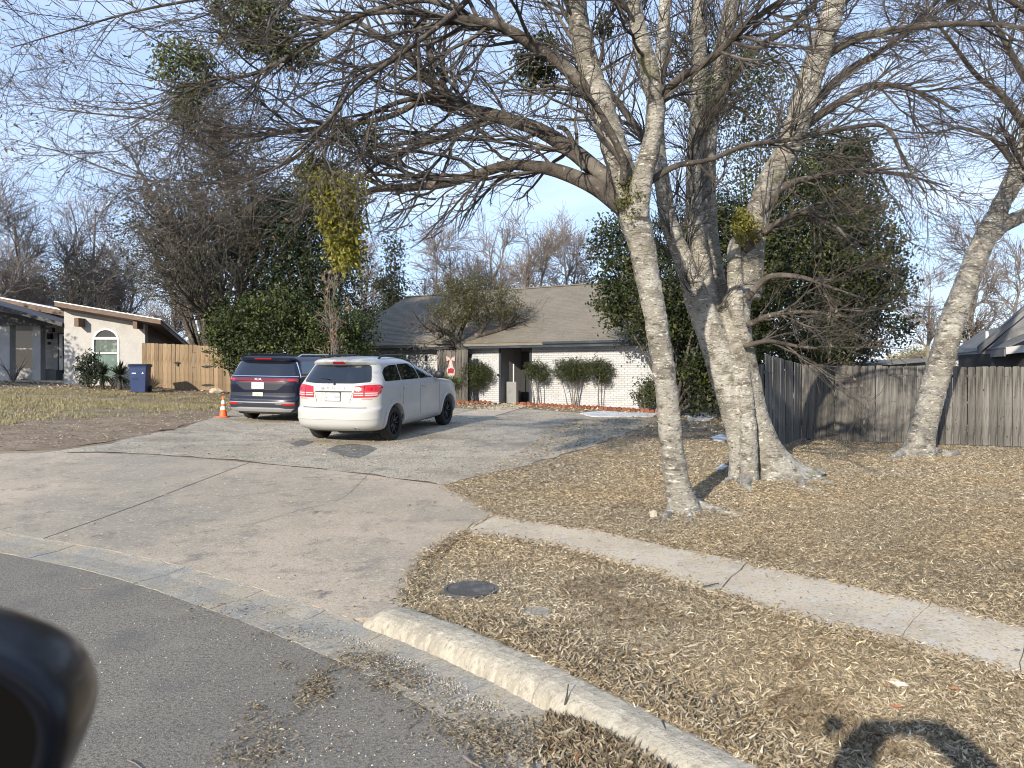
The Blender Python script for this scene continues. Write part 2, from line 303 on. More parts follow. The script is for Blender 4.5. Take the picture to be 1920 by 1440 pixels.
def _U(r2): return np.where(r2 > 1e-9, r2 * np.log(np.maximum(r2, 1e-9)), 0)
_C = ctrl[:, :2]; _n = len(_C)
_K = _U(((_C[:, None] - _C[None]) ** 2).sum(2)) + np.eye(_n) * 0.6
_Pm = np.hstack([np.ones((_n, 1)), _C]); _A = np.zeros((_n + 3, _n + 3)); _A[:_n, :_n] = _K; _A[:_n, _n:] = _Pm; _A[_n:, :_n] = _Pm.T
_w = np.linalg.solve(_A, np.concatenate([ctrl[:, 2], np.zeros(3)]))
def terrain(x, y):
    x = np.asarray(x, float); y = np.asarray(y, float); sh = x.shape; x = x.ravel(); y = y.ravel()
    xc = np.clip(x, -26, 15); yc = np.clip(y, 1, 41); out = np.empty(len(x))
    for s in range(0, len(x), 20000):
        X = np.stack([xc[s:s + 20000], yc[s:s + 20000]], 1)
        out[s:s + 20000] = _U(((X[:, None] - _C[None]) ** 2).sum(2)) @ _w[:_n] + _w[_n] + X @ _w[_n + 1:]
    return np.clip(out, 0.0, 1.5).reshape(sh)
def tz(x, y): return float(terrain(np.array([x]), np.array([y]))[0])
def G(u, v, off=0.0):
    """photo pixel -> point of the ground"""
    z = 0.2; d = 10
    for _ in range(40):
        d = (CZ - z) * F / max(v - HZ, 4.0); x = (u - 960) / F * d; z = 0.5 * z + 0.5 * (tz(x, d) + off)
    return Vector((x, d, tz(x, d)))
def Gs(pts): return [tuple(G(u, v)[:2]) for u, v in pts]

def in_poly(x, y, poly):
    x = np.asarray(x); y = np.asarray(y); c = np.zeros(x.shape, bool); n = len(poly)
    for i in range(n):
        x1, y1 = poly[i]; x2, y2 = poly[i - 1]
        m = ((y1 > y) != (y2 > y)); xx = (x2 - x1) * (y - y1) / (y2 - y1 + 1e-12) + x1; c ^= m & (x < xx)
    return c

def rough_poly(poly, step, amp, seed=0):
    """subdivide an outline and wander it, for worn edges"""
    out = []
    for i in range(len(poly)):
        a = Vector(poly[i]); b = Vector(poly[(i + 1) % len(poly)]); L = (b - a).length; n = max(1, int(L / step))
        for k in range(n):
            p = a.lerp(b, k / n); q = Vector((p.x * 1.7 + seed, p.y * 1.7, seed * 3.1)); q2 = q * 4
            p = p + Vector((mnoise.noise(q) + .5 * mnoise.noise(q2), mnoise.noise(q + Vector((9, 9, 9))) + .5 * mnoise.noise(q2 + Vector((5, 5, 5))))) * amp
            out.append((p.x, p.y))
    return out

def sheet(name, poly, off, mat, grid=0.5, thick=0.0, parent=None, zfun=None, bumpy=0.0):
    """a sheet over a ground outline that follows the terrain, with a skirt"""
    xs = [p[0] for p in poly]; ys = [p[1] for p in poly]; n = len(poly)
    pts = [Vector(p) for p in poly]
    gx = np.arange(min(xs) + grid * .3, max(xs), grid); gy = np.arange(min(ys) + grid * .3, max(ys), grid)
    X, Y = np.meshgrid(gx, gy); X = X.ravel() + rng.uniform(-.1, .1, X.size) * grid; Y = Y.ravel() + rng.uniform(-.1, .1, Y.size) * grid
    m = in_poly(X, Y, poly); pts += [Vector((a, b)) for a, b in zip(X[m], Y[m])]
    vs, es, fs, *_ = delaunay_2d_cdt(pts, [(i, (i + 1) % n) for i in range(n)], [tuple(range(n))], 1, 1e-5)
    x = np.array([v.x for v in vs]); y = np.array([v.y for v in vs]); z = (zfun(x, y) if zfun else terrain(x, y)) + off
    if bumpy: z = z + np.array([mnoise.noise(Vector((a * 2.2, b * 2.2, 0))) for a, b in zip(x, y)]) * bumpy
    V = [(a, b, c) for a, b, c in zip(x, y, z)]; Fs = [tuple(f) for f in fs]
    if thick:
        cnt = {}
        for f in Fs:
            for i in range(len(f)):
                e = (f[i], f[(i + 1) % len(f)]); cnt[e] = cnt.get(e, 0) + 1
        low = {}
        for (a, b) in list(cnt):
            if (b, a) not in cnt:
                for q in (a, b):
                    if q not in low: low[q] = len(V); V.append((V[q][0], V[q][1], V[q][2] - thick))
                Fs.append((b, a, low[a], low[b]))
    me = bpy.data.meshes.new(name); me.from_pydata(V, [], Fs)
    for p in me.polygons: p.use_smooth = False
    me.update()
    if me.polygons and me.polygons[0].normal.z < 0: me.flip_normals()
    return link(name, me, mat, parent)

# ground: one sheet to the horizon
gx = np.unique(np.concatenate([np.linspace(-900, -60, 15), np.linspace(-60, -24, 19), np.linspace(-24, 16, 161), np.linspace(16, 60, 23), np.linspace(60, 900, 15)]))
gy = np.unique(np.concatenate([np.linspace(-60, 0, 13), np.linspace(0, 14, 113), np.linspace(14, 42, 113), np.linspace(42, 100, 21), np.linspace(100, 1200, 16)]))
X, Y = np.meshgrid(gx, gy); Z = terrain(X, Y); S = sdist(X, Y).reshape(X.shape)
Z = np.where(S < .75, np.minimum(Z, -.02 + np.clip((S - .3) / .45, 0, 1) * Z), Z) - .004
Z = np.where(S < .35, -.10, Z)
bl = np.clip((np.maximum(np.maximum(X - 16, -26 - X), Y - 42)) / 30, 0, 1); Z = Z * (1 - bl) + .45 * bl * (S > .35) + Z * bl * (S <= .35)
Z += np.where(S > .8, np.array([mnoise.noise(Vector((a * .9, b * .9, 3))) for a, b in zip(X.ravel(), Y.ravel())]).reshape(X.shape) * .012, 0)
ny, nx = X.shape; I = np.arange(nx * ny).reshape(ny, nx)
ground = link('ground', npmesh('ground', np.stack([X, Y, Z], 2), np.stack([I[:-1, :-1], I[:-1, 1:], I[1:, 1:], I[1:, :-1]], 2).reshape(-1, 4), smooth=True), MT['soil'])
tag(ground, 'bare brown soil of the yards under the litter', kind='structure')

# road
rp = [tuple(p) for p in RE] + [(-34, -45)]
road = sheet('road', rp, 0.0, MT['asphalt'], 2.0, zfun=lambda x, y: np.zeros_like(x)); tag(road, 'grey worn asphalt street surface', kind='structure')

def loft_along(name, k0, k1, prof, mat, parent=None, jit=0.0, fade0=0, fade1=0, sub=3):
    """profile (offset from the road edge, z) swept along the road edge between two indices"""
    ks = np.linspace(k0, k1, int((k1 - k0) * sub) + 1); V = []; m = len(prof)
    for q, k in enumerate(ks):
        i = min(int(k), len(RE) - 2); f = k - i; p = RE[i] * (1 - f) + RE[i + 1] * f; nn = RN[i] * (1 - f) + RN[i + 1] * f
        fz = 1.0
        if fade0: fz = min(1, (k - k0) / fade0); fz = math.sqrt(max(0, 1 - (1 - fz) ** 2)) if fz < 1 else 1
        for j, (s, z) in enumerate(prof):
            js = jit * mnoise.noise(Vector((k * .9, j * 1.7, 1))) + .5 * jit * mnoise.noise(Vector((k * 2.7, j * 2.7, 5))); V.append((p[0] + nn[0] * (s + js), p[1] + nn[1] * (s + js), z * fz + js * .6 - (1 - fz) * .02))
    Fs = [(a * m + b, (a + 1) * m + b, (a + 1) * m + b + 1, a * m + b + 1) for a in range(len(ks) - 1) for b in range(m - 1)]
    mb = MB(); mb.add(V, Fs)
    mb.f += [tuple(range(m)), tuple(range(len(V) - 1, len(V) - 1 - m, -1))]
    return mb.build(name, mat, parent, smooth=False)

def k_at(u_px):
    """index of the road edge seen in the photo column u (near part)"""
    best = min(range(60, 230), key=lambda k: abs((RE[k][0] / max(RE[k][1], .3)) * F + 960 - u_px) if RE[k][1] > .3 else 1e9); return best
KERB0 = min(range(60, 200), key=lambda k: abs((RE[k][0] + RN[k][0] * .45) - (-1.0)))
gut = tag(empty('gutter'), 'concrete gutter pan between street and driveway', kind='structure')
cuts = [20, 58, 74, 88, 97, 104, 111, 119, 127, 137, 150, 170, 200]
for a, b in zip(cuts[:-1], cuts[1:]):
    loft_along('slab', a + .05, b - .05, [(-.02, -.05), (-.02, .003), (.05, .007), (.25, .012), (.40, .034), (.43, .042), (.43, -.05)], MT['gutter'], gut, jit=.012)
kerb = tag(empty('kerb'), 'pale rounded concrete kerb along the verge', kind='structure')
kc = [KERB0, KERB0 + 15.5, KERB0 + 25.5, KERB0 + 36, KERB0 + 48, KERB0 + 75]
for j, (a, b) in enumerate(zip(kc[:-1], kc[1:])):
    loft_along('kerb_stone', a + (.02 if j else 0), b - .02, [(.385, -.03), (.39, .02), (.402, .06), (.42, .095), (.445, .122), (.48, .140), (.53, .150), (.60, .150), (.64, .14), (.65, -.03)], MT['kerb'], kerb, jit=.009, fade0=2.6 if j == 0 else 0, sub=8)

# driveway apron: two slabs with an expansion joint
def edge_pts(k0, k1, s, n):
    return [tuple(RE[k] + RN[k] * s) for k in np.linspace(k0, k1, n).astype(int)]
J0, J1 = Vector(Gs([(468, 869)])[0]), Vector(Gs([(98, 1010)])[0])
kJ = min(range(40, 200), key=lambda k: np.hypot(*(RE[k] + RN[k] * .45 - np.array(J1))))
jd = (J1 - J0).normalized(); jn = Vector((-jd.y, jd.x)) * .012
apronA = [tuple(Vector(p)) for p in edge_pts(kJ, 30, .435, 22)] + [(-20, 13.6)] + Gs([(-300, 848), (0, 852), (180, 850), (290, 855), (380, 861)]) + [tuple(J0 - jn * (1 if (J0 - jn).x < J0.x else -1))]
left_n = jn if jn.x < 0 else -jn
apronA[0] = tuple(Vector(apronA[0]) + left_n); apronA[-1] = tuple(J0 + left_n)
apronB = [tuple(J0 - left_n)] + Gs([(600, 881), (700, 893), (835, 912), (880, 935), (926, 964), (868, 1001), (800, 1042), (777, 1088)]) + [tuple(RE[KERB0 + 1] + RN[KERB0 + 1] * .66), tuple(RE[KERB0 - 1] + RN[KERB0 - 1] * .435)] + edge_pts(KERB0 - 2, kJ + 1, .435, 16) + [tuple(Vector(edge_pts(kJ, kJ, .435, 1)[0]) - left_n)]
apron = tag(empty('driveway_apron'), 'pinkish concrete driveway apron split by a joint', kind='structure')
for pl in (apronA, apronB):
    sheet('slab', rough_poly(pl, .25, .012, 2), .012, MT['concrete'], .5, .08, apron)

# hairline cracks and a cross joint in the apron
def crack(pts, w, seed, parent, name='crack'):
    C = catmull(np.array(Gs(pts)), 40); g = np.random.default_rng(seed); j = np.cumsum(g.normal(0, .007, (40, 2)), 0); j -= np.linspace(0, 1, 40)[:, None] * j[-1]; C = C + j; T = np.gradient(C, axis=0); T /= np.linalg.norm(T, axis=1)[:, None]; N = np.stack([-T[:, 1], T[:, 0]], 1); ww = w * g.uniform(.3, 1, 40)[:, None]
    V = []; z = terrain(C[:, 0], C[:, 1]) + .0155
    for k in range(40):
        a, b = C[k] + N[k] * ww[k], C[k] - N[k] * ww[k]; V += [(a[0], a[1], z[k]), (b[0], b[1], z[k])]
    mb = MB(); mb.add(V, [(2 * k, 2 * k + 1, 2 * k + 3, 2 * k + 2) for k in range(39)]); return mb.build(name, MT['crackdark'], parent)
crack([(772, 1112), (820, 1060), (850, 1020), (888, 982)], .006, 1, apron, 'joint'); crack([(690, 892), (640, 935), (560, 960), (470, 985)], .0035, 2, apron)

# sidewalk slabs
walk = tag(empty('sidewalk'), 'narrow worn concrete sidewalk crossing the lawn', kind='structure')
WT = [(930, 970), (1092, 994), (1215, 1022), (1400, 1060), (1606, 1103), (1750, 1133), (1920, 1176), (2100, 1225), (2400, 1300)]
WB = [(870, 1003), (1046, 1028), (1213, 1074), (1346, 1120), (1545, 1181), (1680, 1212), (1920, 1280), (2150, 1345), (2500, 1440)]
wt, wb = Gs(WT), Gs(WB)
seg = [(0, 1), (1, 3), (3, 5), (5, 6), (6, 8)]
for a, b in seg:
    top = wt[a:b + 1]; bot = wb[a:b + 1]
    pl = [Vector(p) for p in top + bot[::-1]]; c = sum(pl, Vector((0, 0))) / len(pl)
    pl = [p + (c - p).normalized() * .004 for p in pl]
    sheet('slab', rough_poly([tuple(p) for p in pl], .12, .03, 4), .022 if a != 1 else .03, MT['walk'], .35, .08, walk)
WALKPOLY = wt + wb[::-1]

# old asphalt drive up to the house
DRIVE = Gs([(60, 851), (180, 849), (290, 852), (380, 858), (470, 866), (600, 878), (700, 890), (833, 909), (900, 893), (975, 876), (1060, 852), (1130, 830), (1200, 803), (1235, 787), (1190, 778), (1090, 775), (985, 767), (930, 771), (860, 766), (700, 764), (560, 762), (440, 768), (330, 806), (200, 832), (110, 846)])
drive = sheet('driveway', rough_poly(DRIVE, .3, .16, 11), .006, MT['drive'], .6); tag(drive, 'old pale asphalt driveway under the two cars', kind='structure')
st = Gs([(610, 845), (628, 836), (655, 833), (690, 836), (703, 842), (690, 852), (670, 860), (640, 857), (632, 850)])
o = sheet('oil_stain', rough_poly(st, .08, .05, 5), .0105, MT['stain'], .15); o.parent = drive
st = Gs([(545, 832), (565, 826), (590, 828), (575, 836), (556, 838)])
o = sheet('oil_stain', rough_poly(st, .08, .05, 8), .0105, MT['stain'], .15); o.parent = drive
DIRT = Gs([(-260, 842), (0, 846), (100, 843), (200, 829), (330, 803), (420, 777), (420, 770), (330, 776), (200, 783), (90, 790), (0, 800), (-260, 815)])
dirt = sheet('dirt_track', rough_poly(DIRT, .3, .15, 21), .003, MT['dirt'], .3, bumpy=.03); tag(dirt, 'rutted bare dirt track beside the lawn', kind='structure')
PATH = Gs([(884, 786), (925, 782), (990, 762), (996, 757), (950, 757), (925, 763), (850, 779)])
path = sheet('path', PATH, .02, MT['walk'], .5, .06); tag(path, 'short concrete path to the front door', kind='structure')

# snow patches left over in the shade
for j, (lab, pts) in enumerate((('long thin melting snow patch in front of the red edging', [(1085, 776), (1130, 772), (1180, 775), (1235, 776), (1225, 782), (1150, 783), (1110, 782)]),
                 ('snow patch between the two near trunks by the gate', [(1282, 777), (1330, 774), (1345, 781), (1330, 790), (1290, 789)]),
                 ('small snow patch behind the forked trunk', [(1332, 822), (1352, 815), (1368, 820), (1360, 828), (1340, 828)]),
                 ('tiny snow scrap on the lawn beside the forked trunk', [(1340, 880), (1352, 874), (1362, 876), (1354, 882), (1344, 884)]))):
    tag(sheet('snow_patch', rough_poly(Gs(pts), .08, .05, 30 + j), .03, MT['snow'], .15, .03), lab, 'snow')

# meter lids in the verge
def meter_lid(u, v, r, label, ribs):
    p = G(u, v); t = tag(empty('meter_lid', (p.x, p.y, p.z + .008)), label, 'meter lid')
    mb = MB(); mb.lathe([(0, .012), (r * .86, .012), (r * .88, .006), (r * .9, .006)], 40).build('cover', MT['lid'], t)
    MB().lathe([(r * .9, -.03), (r * .9, .016), (r, .016), (r * 1.02, -.03)], 40).build('ring', MT['lid'], t)
    if not ribs:
        for ch in t.children: ch.data.materials.clear(); ch.data.materials.append(MT['gutter'])
    if ribs:
        for k in range(-6, 7):
            yy = k * r * .125; hw = math.sqrt(max(0, (r * .84) ** 2 - yy * yy))
            MB().box(-hw, hw, yy - r * .028, yy + r * .028, .0125, .022).build('rib', MT['lid'], t)
        t.rotation_euler = (0, 0, .35)
    return t
meter_lid(883, 1109, .205, 'round ribbed black water meter lid set in the verge', True)
meter_lid(1007, 1151, .095, 'small round grey cover beside the larger ribbed lid', False)
# ------------------------------------------------------------------ white brick house
def bricks(x0, x1, z0, z1, y, out_v, out_f, bw=.203, bh=.0667, j=.0095, proud=.011, seed=0):
    r = np.random.default_rng(seed); row = 0; z = z0
    while z + bh * .4 < z1:
        x = x0 - (row % 2) * (bw + j) / 2
        while x < x1:
            a, b = max(x, x0), min(x + bw, x1); zt = min(z + bh, z1)
            if b - a > .03:
                p = proud + r.uniform(-.003, .003); n = len(out_v); e = .004
                out_v += [(a, y, z), (b, y, z), (b, y, zt), (a, y, zt), (a + e, y - p, z + e), (b - e, y - p, z + e), (b - e, y - p, zt - e), (a + e, y - p, zt - e)]
                out_f += [(n + 4, n + 5, n + 6, n + 7), (n, n + 1, n + 5, n + 4), (n + 1, n + 2, n + 6, n + 5), (n + 2, n + 3, n + 7, n + 6), (n + 3, n, n + 4, n + 7)]
            x += bw + j
        z += bh + j; row += 1
H = empty('brick_house', (-.49, 29.6, .42), math.atan2(-.567, .824))
tag(H, 'low house of white painted brick with brown shingle roof behind the two cars', 'house')
WH = 2.42
mb = MB()
for a, b in ((-8.7, -3.0), (-1.48, 0.0), (1.5, 7.2)): mb.box(a, b, 0, .2, -.5, WH)
mb.box(7.0, 7.2, .2, 9.4, -.5, WH); mb.box(-8.7, -8.5, .2, 9.4, -.5, WH); mb.box(-8.7, 7.2, 9.2, 9.4, -.5, WH)
wall = mb.build('wall', MT['mortar'], H)
V, Fc = [], []
for j, (a, b) in enumerate(((-8.7, -3.0), (-1.48, 0.0), (1.5, 7.2))): bricks(a, b, -.05, WH, 0, V, Fc, seed=j)
tag(link('brickwork', npmesh('brickwork', V, Fc), MT['whitebrick'], wall), kind='stuff')
MB().box(-8.7, 7.2, -.42, -.0, 2.24, 2.27).build('soffit', MT['slatepaint'], H)
fasc = MB().box(-9.05, 2.6, -.47, -.44, 2.14, 2.33).box(2.604, 7.55, -.47, -.44, 2.14, 2.33).build('fascia', MT['slatepaint'], H)
MB().box(2.3, 7.55, -.56, -.475, 2.25, 2.34).build('gutter', MT['slatepaint'], H, bevel=.015)
# entry recess
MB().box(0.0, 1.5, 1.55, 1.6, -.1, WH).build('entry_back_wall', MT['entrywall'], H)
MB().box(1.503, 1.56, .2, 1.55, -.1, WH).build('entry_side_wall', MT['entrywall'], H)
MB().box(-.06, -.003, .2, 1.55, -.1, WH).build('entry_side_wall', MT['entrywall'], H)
MB().box(0.0, 1.5, .0, 1.55, -.3, .03).build('entry_floor', MT['walk'], H)
MB().box(0.0, .09, -.035, .0, 0, 2.24).build('door_post', MT['slatepaint'], H); MB().box(1.41, 1.5, -.035, .0, 0, 2.24).build('door_post', MT['slatepaint'], H)
dr = MB().box(.02, .95, 1.5, 1.545, .03, 2.05).build('door', MT['dooor'], H); MB().lathe([(0, .03), (.03, .02), (.03, -.02)], 10, Matrix.Translation((.85, 1.48, 1.0)) @ Matrix.Rotation(math.pi / 2, 4, 'X')).build('handle', MT['chrome'], dr)
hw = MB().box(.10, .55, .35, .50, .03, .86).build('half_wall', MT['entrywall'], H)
MB().tube([(.38, .42, .86), (.38, .42, 1.55)], .025, 8).build('half_wall_post', MT['whitepaint'], H)
MB().box(-3.0, -1.48, .12, .16, -.3, 2.14).build('gate_backing', MT['knot'], H)
# entry chair (things that stand in the porch)
ch = tag(empty('entry_chair', tuple(H.matrix_basis @ Vector((1.0, .95, .03))), math.atan2(-.567, .824) + .4), 'dark metal chair standing inside the shaded front entry', 'chair')
MB().box(-.22, .22, -.22, .22, .43, .47).build('seat', MT['iron'], ch)
for sx in (-.2, .2):
    MB().tube([(sx, -.2, 0), (sx, -.2, .44)], .015, 6).build('leg', MT['iron'], ch); MB().tube([(sx, .2, 0), (sx, .2, .95)], .015, 6).build('leg', MT['iron'], ch)
MB().box(-.2, .2, .19, .21, .6, .95).build('backrest', MT['iron'], ch)
# roof
EY, EZ, RY, RZ = -.5, 2.36, 4.7, 4.98; sl = math.hypot(RY - EY, RZ - EZ); cs, sn = (RY - EY) / sl, (RZ - EZ) / sl
rf = MB().prism([(EY, EZ - .03), (RY, RZ - .03), (9.9, EZ - .03), (9.9, EZ - .16), (RY, RZ - .16), (EY, EZ - .13)], -9.05, 7.55, 'x').build('roof', MT['shingle'], H)
V, Fc = [], []; r = np.random.default_rng(3); nco = int(sl / .145)
for c in range(nco):
    t0 = c * .145; t1 = min(t0 + .16, sl); x = -9.08 - r.uniform(0, .3)
    while x < 7.58:
        w = r.uniform(.24, .36); a, b = max(x, -9.08), min(x + w - .006, 7.58); x += w
        if b - a < .03: continue
        h0 = .012 + r.uniform(0, .008); n = len(V)
        for (tt, hh) in ((t0, 0), (t0, h0), (t1, .004)):
            yy = EY - .02 + cs * tt - sn * hh; zz = EZ - .03 + sn * tt + cs * hh + .002; V += [(a, yy, zz), (b, yy, zz)]
        Fc += [(n, n + 1, n + 3, n + 2), (n + 2, n + 3, n + 5, n + 4)]
tag(link('shingle_courses', npmesh('shingle_courses', V, Fc), MT['shingle'], rf), kind='stuff')
MB().box(-9.1, 7.6, RY - .12, RY + .12, RZ - .03, RZ + .015).build('ridge_cap', MT['shingle'], rf)
for x in (-8.6, 7.1): MB().prism([(0.0, WH), (9.4, WH), (4.7, RZ - .2)], x - .1, x + .1, 'x').build('gable', MT['slatepaint'], H)
for x in (-9.06, 7.52): MB().prism([(EY, EZ - .20), (RY, RZ - .20), (RY, RZ - .01), (EY, EZ - .01)], x - .012, x + .045, 'x').build('rake_board', MT['slatepaint'], H)
# wall lamp, camera, chimney stub vent, letters
lm = MB().prism([(0, 0), (.09, .03), (.07, .22), (.02, .26), (0, .2)], -.05, .05, 'x', Matrix.Translation((-3.66, -.01, 1.66)) @ Matrix.Rotation(math.pi, 4, 'Z')).build('wall_lamp', MT['iron'], H)
MB().tube([(-1.36, -.02, 1.92), (-1.33, -.14, 1.84)], .035, 8).build('wall_lamp', MT['iron'], H)
MB().tube([(.0, -.05, 1.12), (.02, -.13, 1.12)], .045, 8).build('wall_lamp', MT['iron'], H)
MB().box(-7.1, -6.85, -.6, -.48, 2.05, 2.22).build('meter_box', MT['whitepaint'], H, bevel=.02)
def text3(name, s, size, M, mat, parent, extr=.004, sx=1.0):
    cu = bpy.data.curves.new(name, 'FONT'); cu.body = s; cu.size = size; cu.extrude = extr; cu.align_x = 'CENTER'; cu.align_y = 'CENTER'
    cu.resolution_u = 2
    t = bpy.data.objects.new('tmp_text', cu); COL.objects.link(t); dg = bpy.context.evaluated_depsgraph_get(); dg.update()
    me = bpy.data.meshes.new_from_object(t.evaluated_get(dg)); bpy.data.objects.remove(t, do_unlink=True); bpy.data.curves.remove(cu)
    me.materials.clear()
    me.transform(M @ Matrix.Diagonal((sx, 1, 1, 1)))
    return link(name, me, mat, parent)
RX90 = Matrix.Rotation(math.pi / 2, 4, 'X')
text3('house_letter', '8', .21, Matrix.Translation((-1.08, -.022, 1.78)) @ RX90, MT['letter'], H)
text3('house_letter', '0', .21, Matrix.Translation((-.90, -.022, 1.68)) @ RX90, MT['letter'], H)
text3('house_letter', 'B', .24, Matrix.Translation((1.82, -.022, 1.74)) @ RX90, MT['letter'], H)

# picket meshes, shared
def picket_mesh(name, w, h, t=.018, ear=.03, bow=0.0):
    o = [(-w / 2, 0), (w / 2, 0), (w / 2 + bow, h - ear), (w / 2 - ear + bow, h), (-w / 2 + ear + bow, h), (-w / 2 + bow, h - ear)]
    return MB().prism(o, 0, t, 'y').mesh(name)
# wood gate panel beside the entry
for k in range(10):
    p = link('picket', picket_mesh('picket', .142, 2.06 + random.uniform(-.02, .02)), MT['greywood'], H); p.location = (-2.30 + k * .152, -.86 + random.uniform(-.006, .006), .04)
# hanging decoration on the gate
hd = tag(empty('holiday_decoration', tuple(H.matrix_basis @ Vector((-1.66, -.875, 1.05))), math.atan2(-.567, .824)), 'red white and pink holiday hanging on the grey wooden gate panel', 'decoration')
MB().prism([(-.17, .0), (.17, .0), (.2, .25), (.1, .42), (.04, .66), (-.05, .66), (-.12, .42), (-.21, .25)], -.03, .0).build('figure', MT['deco_pink'], hd)
MB().prism([(-.13, .16), (.14, .14), (.16, .3), (.02, .34), (-.12, .3)], -.05, -.031).build('coat', MT['deco_red'], hd)
MB().prism([(-.07, .3), (.07, .3), (.02, .58), (-.03, .58)], -.045, -.031).build('hat', MT['deco_white'], hd)
MB().box(-.13, .12, -.045, -.031, -.14, .1).build('placard', MT['deco_white'], hd)
for s in (-1, 1): MB().prism([(0, .66), (s * .2, .6), (s * .22, .8), (s * .05, .74)], -.045, -.02).build('bow_loop', MT['deco_pink'], hd)
MB().tube([(0, -.01, .66), (0, -.01, 1.02)], .008, 6).build('cord', MT['iron'], hd)

# garden edging of scalloped red bricks in front of the right wall, and red mulch
HM = H.matrix_basis.copy()
bed = [tuple((HM @ Vector((a, b, 0)))[:2]) for a, b in ((1.55, -.02), (7.3, -.02), (7.4, -1.0), (5.0, -.95), (1.4, -.85))]
o = sheet('mulch_bed', bed, .035, MT['mulch'], .3, bumpy=.03); tag(o, 'red mulch bed along the foot of the brick wall', kind='structure')
bed2 = [tuple((HM @ Vector((a, b, 0)))[:2]) for a, b in ((-4.6, -.02), (-.1, -.02), (-.05, -.55), (-1.6, -1.5), (-4.4, -2.2))]
o = sheet('mulch_bed', bed2, .035, MT['mulch'], .3, bumpy=.03); tag(o, 'shrub bed beside the front of the white car', kind='structure')
ed = tag(empty('garden_edging', tuple(HM @ Vector((1.4, -.9, 0)))), 'low scalloped red brick edging in front of the right brick wall', 'garden edging')
sc_me = MB().prism([(-.075, 0), (.075, 0), (.075, .09), (.05, .125), (0, .14), (-.05, .125), (-.075, .09)], -.03, .03, 'y').mesh('edging_brick', bevel=.006)
def edging(parent, pts, pitch):
    for a, b in zip(pts[:-1], pts[1:]):
        a, b = Vector(a), Vector(b); n = int((b - a).length / pitch); an = math.atan2((b - a).y, (b - a).x)
        for k in range(n):
            q = a.lerp(b, (k + .5) / n); w = HM @ Vector((q.x, q.y, 0)); e = link('edging_brick', sc_me, MT['redbrick'], parent)
            e.location = Vector((w.x, w.y, tz(w.x, w.y) - .01 + random.uniform(-.015, .015))) - parent.location
            e.rotation_euler = (random.uniform(-.12, .12), random.uniform(-.08, .08), an + math.atan2(-.567, .824) + random.uniform(-.1, .1))
edging(ed, [(1.5, -.12), (1.35, -.85), (5.0, -.95), (7.4, -1.02)], .165)
ed2 = tag(empty('garden_edging', tuple(HM @ Vector((-1.6, -1.5, 0)))), 'red brick edging along the path beside the white car', 'garden edging')
edging(ed2, [(-.05, -.4), (-1.6, -1.5), (-4.4, -2.2)], .165)

# iron side gate at the right end of the house
g = tag(empty('side_gate', tuple(HM @ Vector((7.3, .1, -.1))), math.atan2(-.567, .824)), 'dark metal side gate in the shade at the right end of the brick house', 'gate')
for x in (0.05, 1.1): MB().tube([(x, 0, 0), (x, 0, 1.95)], .03, 8).build('post', MT['iron'], g)
for z in (.15, 1.0, 1.8): MB().tube([(.05, 0, z), (1.1, 0, z)], .018, 6).build('rail', MT['iron'], g)
for k in range(9): MB().tube([(.15 + k * .105, 0, .15), (.15 + k * .105, 0, 1.85)], .01, 6).build('bar', MT['iron'], g)

# ------------------------------------------------------------------ fences
def fence(name, label, pts, pitch, w, hfun, mat, gaps=()):
    f = tag(empty(name, (*pts[0], tz(*pts[0]))), label, 'fence'); base = f.location.copy()
    var = [picket_mesh('picket', w, 1.0, ear=.022) for _ in range(1)]
    tot = sum((Vector(b) - Vector(a)).length for a, b in zip(pts[:-1], pts[1:])); run = 0
    for a, b in zip(pts[:-1], pts[1:]):
        a, b = Vector(a), Vector(b); L = (b - a).length; n = int(L / pitch); d = (b - a).normalized(); an = math.atan2(d.y, d.x); nb = Vector((-d.y, d.x))
        for k in range(n):
            q = a + d * (k + .5) * pitch; h = hfun((run + (k + .5) * pitch) / tot) + random.uniform(-.012, .012)
            p = link('picket', picket_mesh('picket', w + random.uniform(-.006, .004), h, ear=.02, bow=random.uniform(-.006, .006)), mat, f)
            off = random.uniform(-.006, .006); z = tz(q.x, q.y) + .03
            p.location = Vector((q.x + nb.x * off, q.y + nb.y * off, z)) - base; p.rotation_euler = (random.uniform(-.012, .012), random.uniform(-.008, .008), an)
            # knots
            for _ in range(random.choice((0, 1, 1, 2, 3)) if mat is MT['greywood'] else 0):
                kx, kz, kr = random.uniform(-.045, .045), random.uniform(.2, h - .15), random.uniform(.009, .017)
                kn = MB().lathe([(0, .002), (kr * .7, .002), (kr, 0)], 8, Matrix.Translation((kx, -.0005, kz)) @ Matrix.Rotation(math.pi / 2, 4, 'X') @ Matrix.Diagonal((1, 1.5, 1, 1))).build('knot', MT['knot'], p)
        for hz in (.3, .95, 1.55):
            m = MB(); c0 = a + nb * .04; c1 = b + nb * .04; z0, z1 = tz(a.x, a.y) + hz, tz(b.x, b.y) + hz
            m.tube([Vector((c0.x, c0.y, z0)) - base, Vector((c1.x, c1.y, z1)) - base], .035, 4).build('rail', mat, f)
        for t in np.linspace(.02, .98, max(2, int(L / 2.4) + 1)):
            c = a.lerp(b, t) + nb * .1; z = tz(c.x, c.y); MB().box(-.045, .045, -.045, .045, -.2, 1.7, Matrix.Translation(Vector((c.x, c.y, z)) - base) @ Matrix.Rotation(an, 4, 'Z')).build('post', mat, f)
        run += L
    return f
fr = fence('picket_fence', 'weathered grey wooden picket fence behind the right hand lawn', [(4.96, 15.0), (6.9, 18.35), (15.2, 15.75)], .146, .140, lambda t: 1.88 - .12 * min(1, t / .3), MT['greywood'])
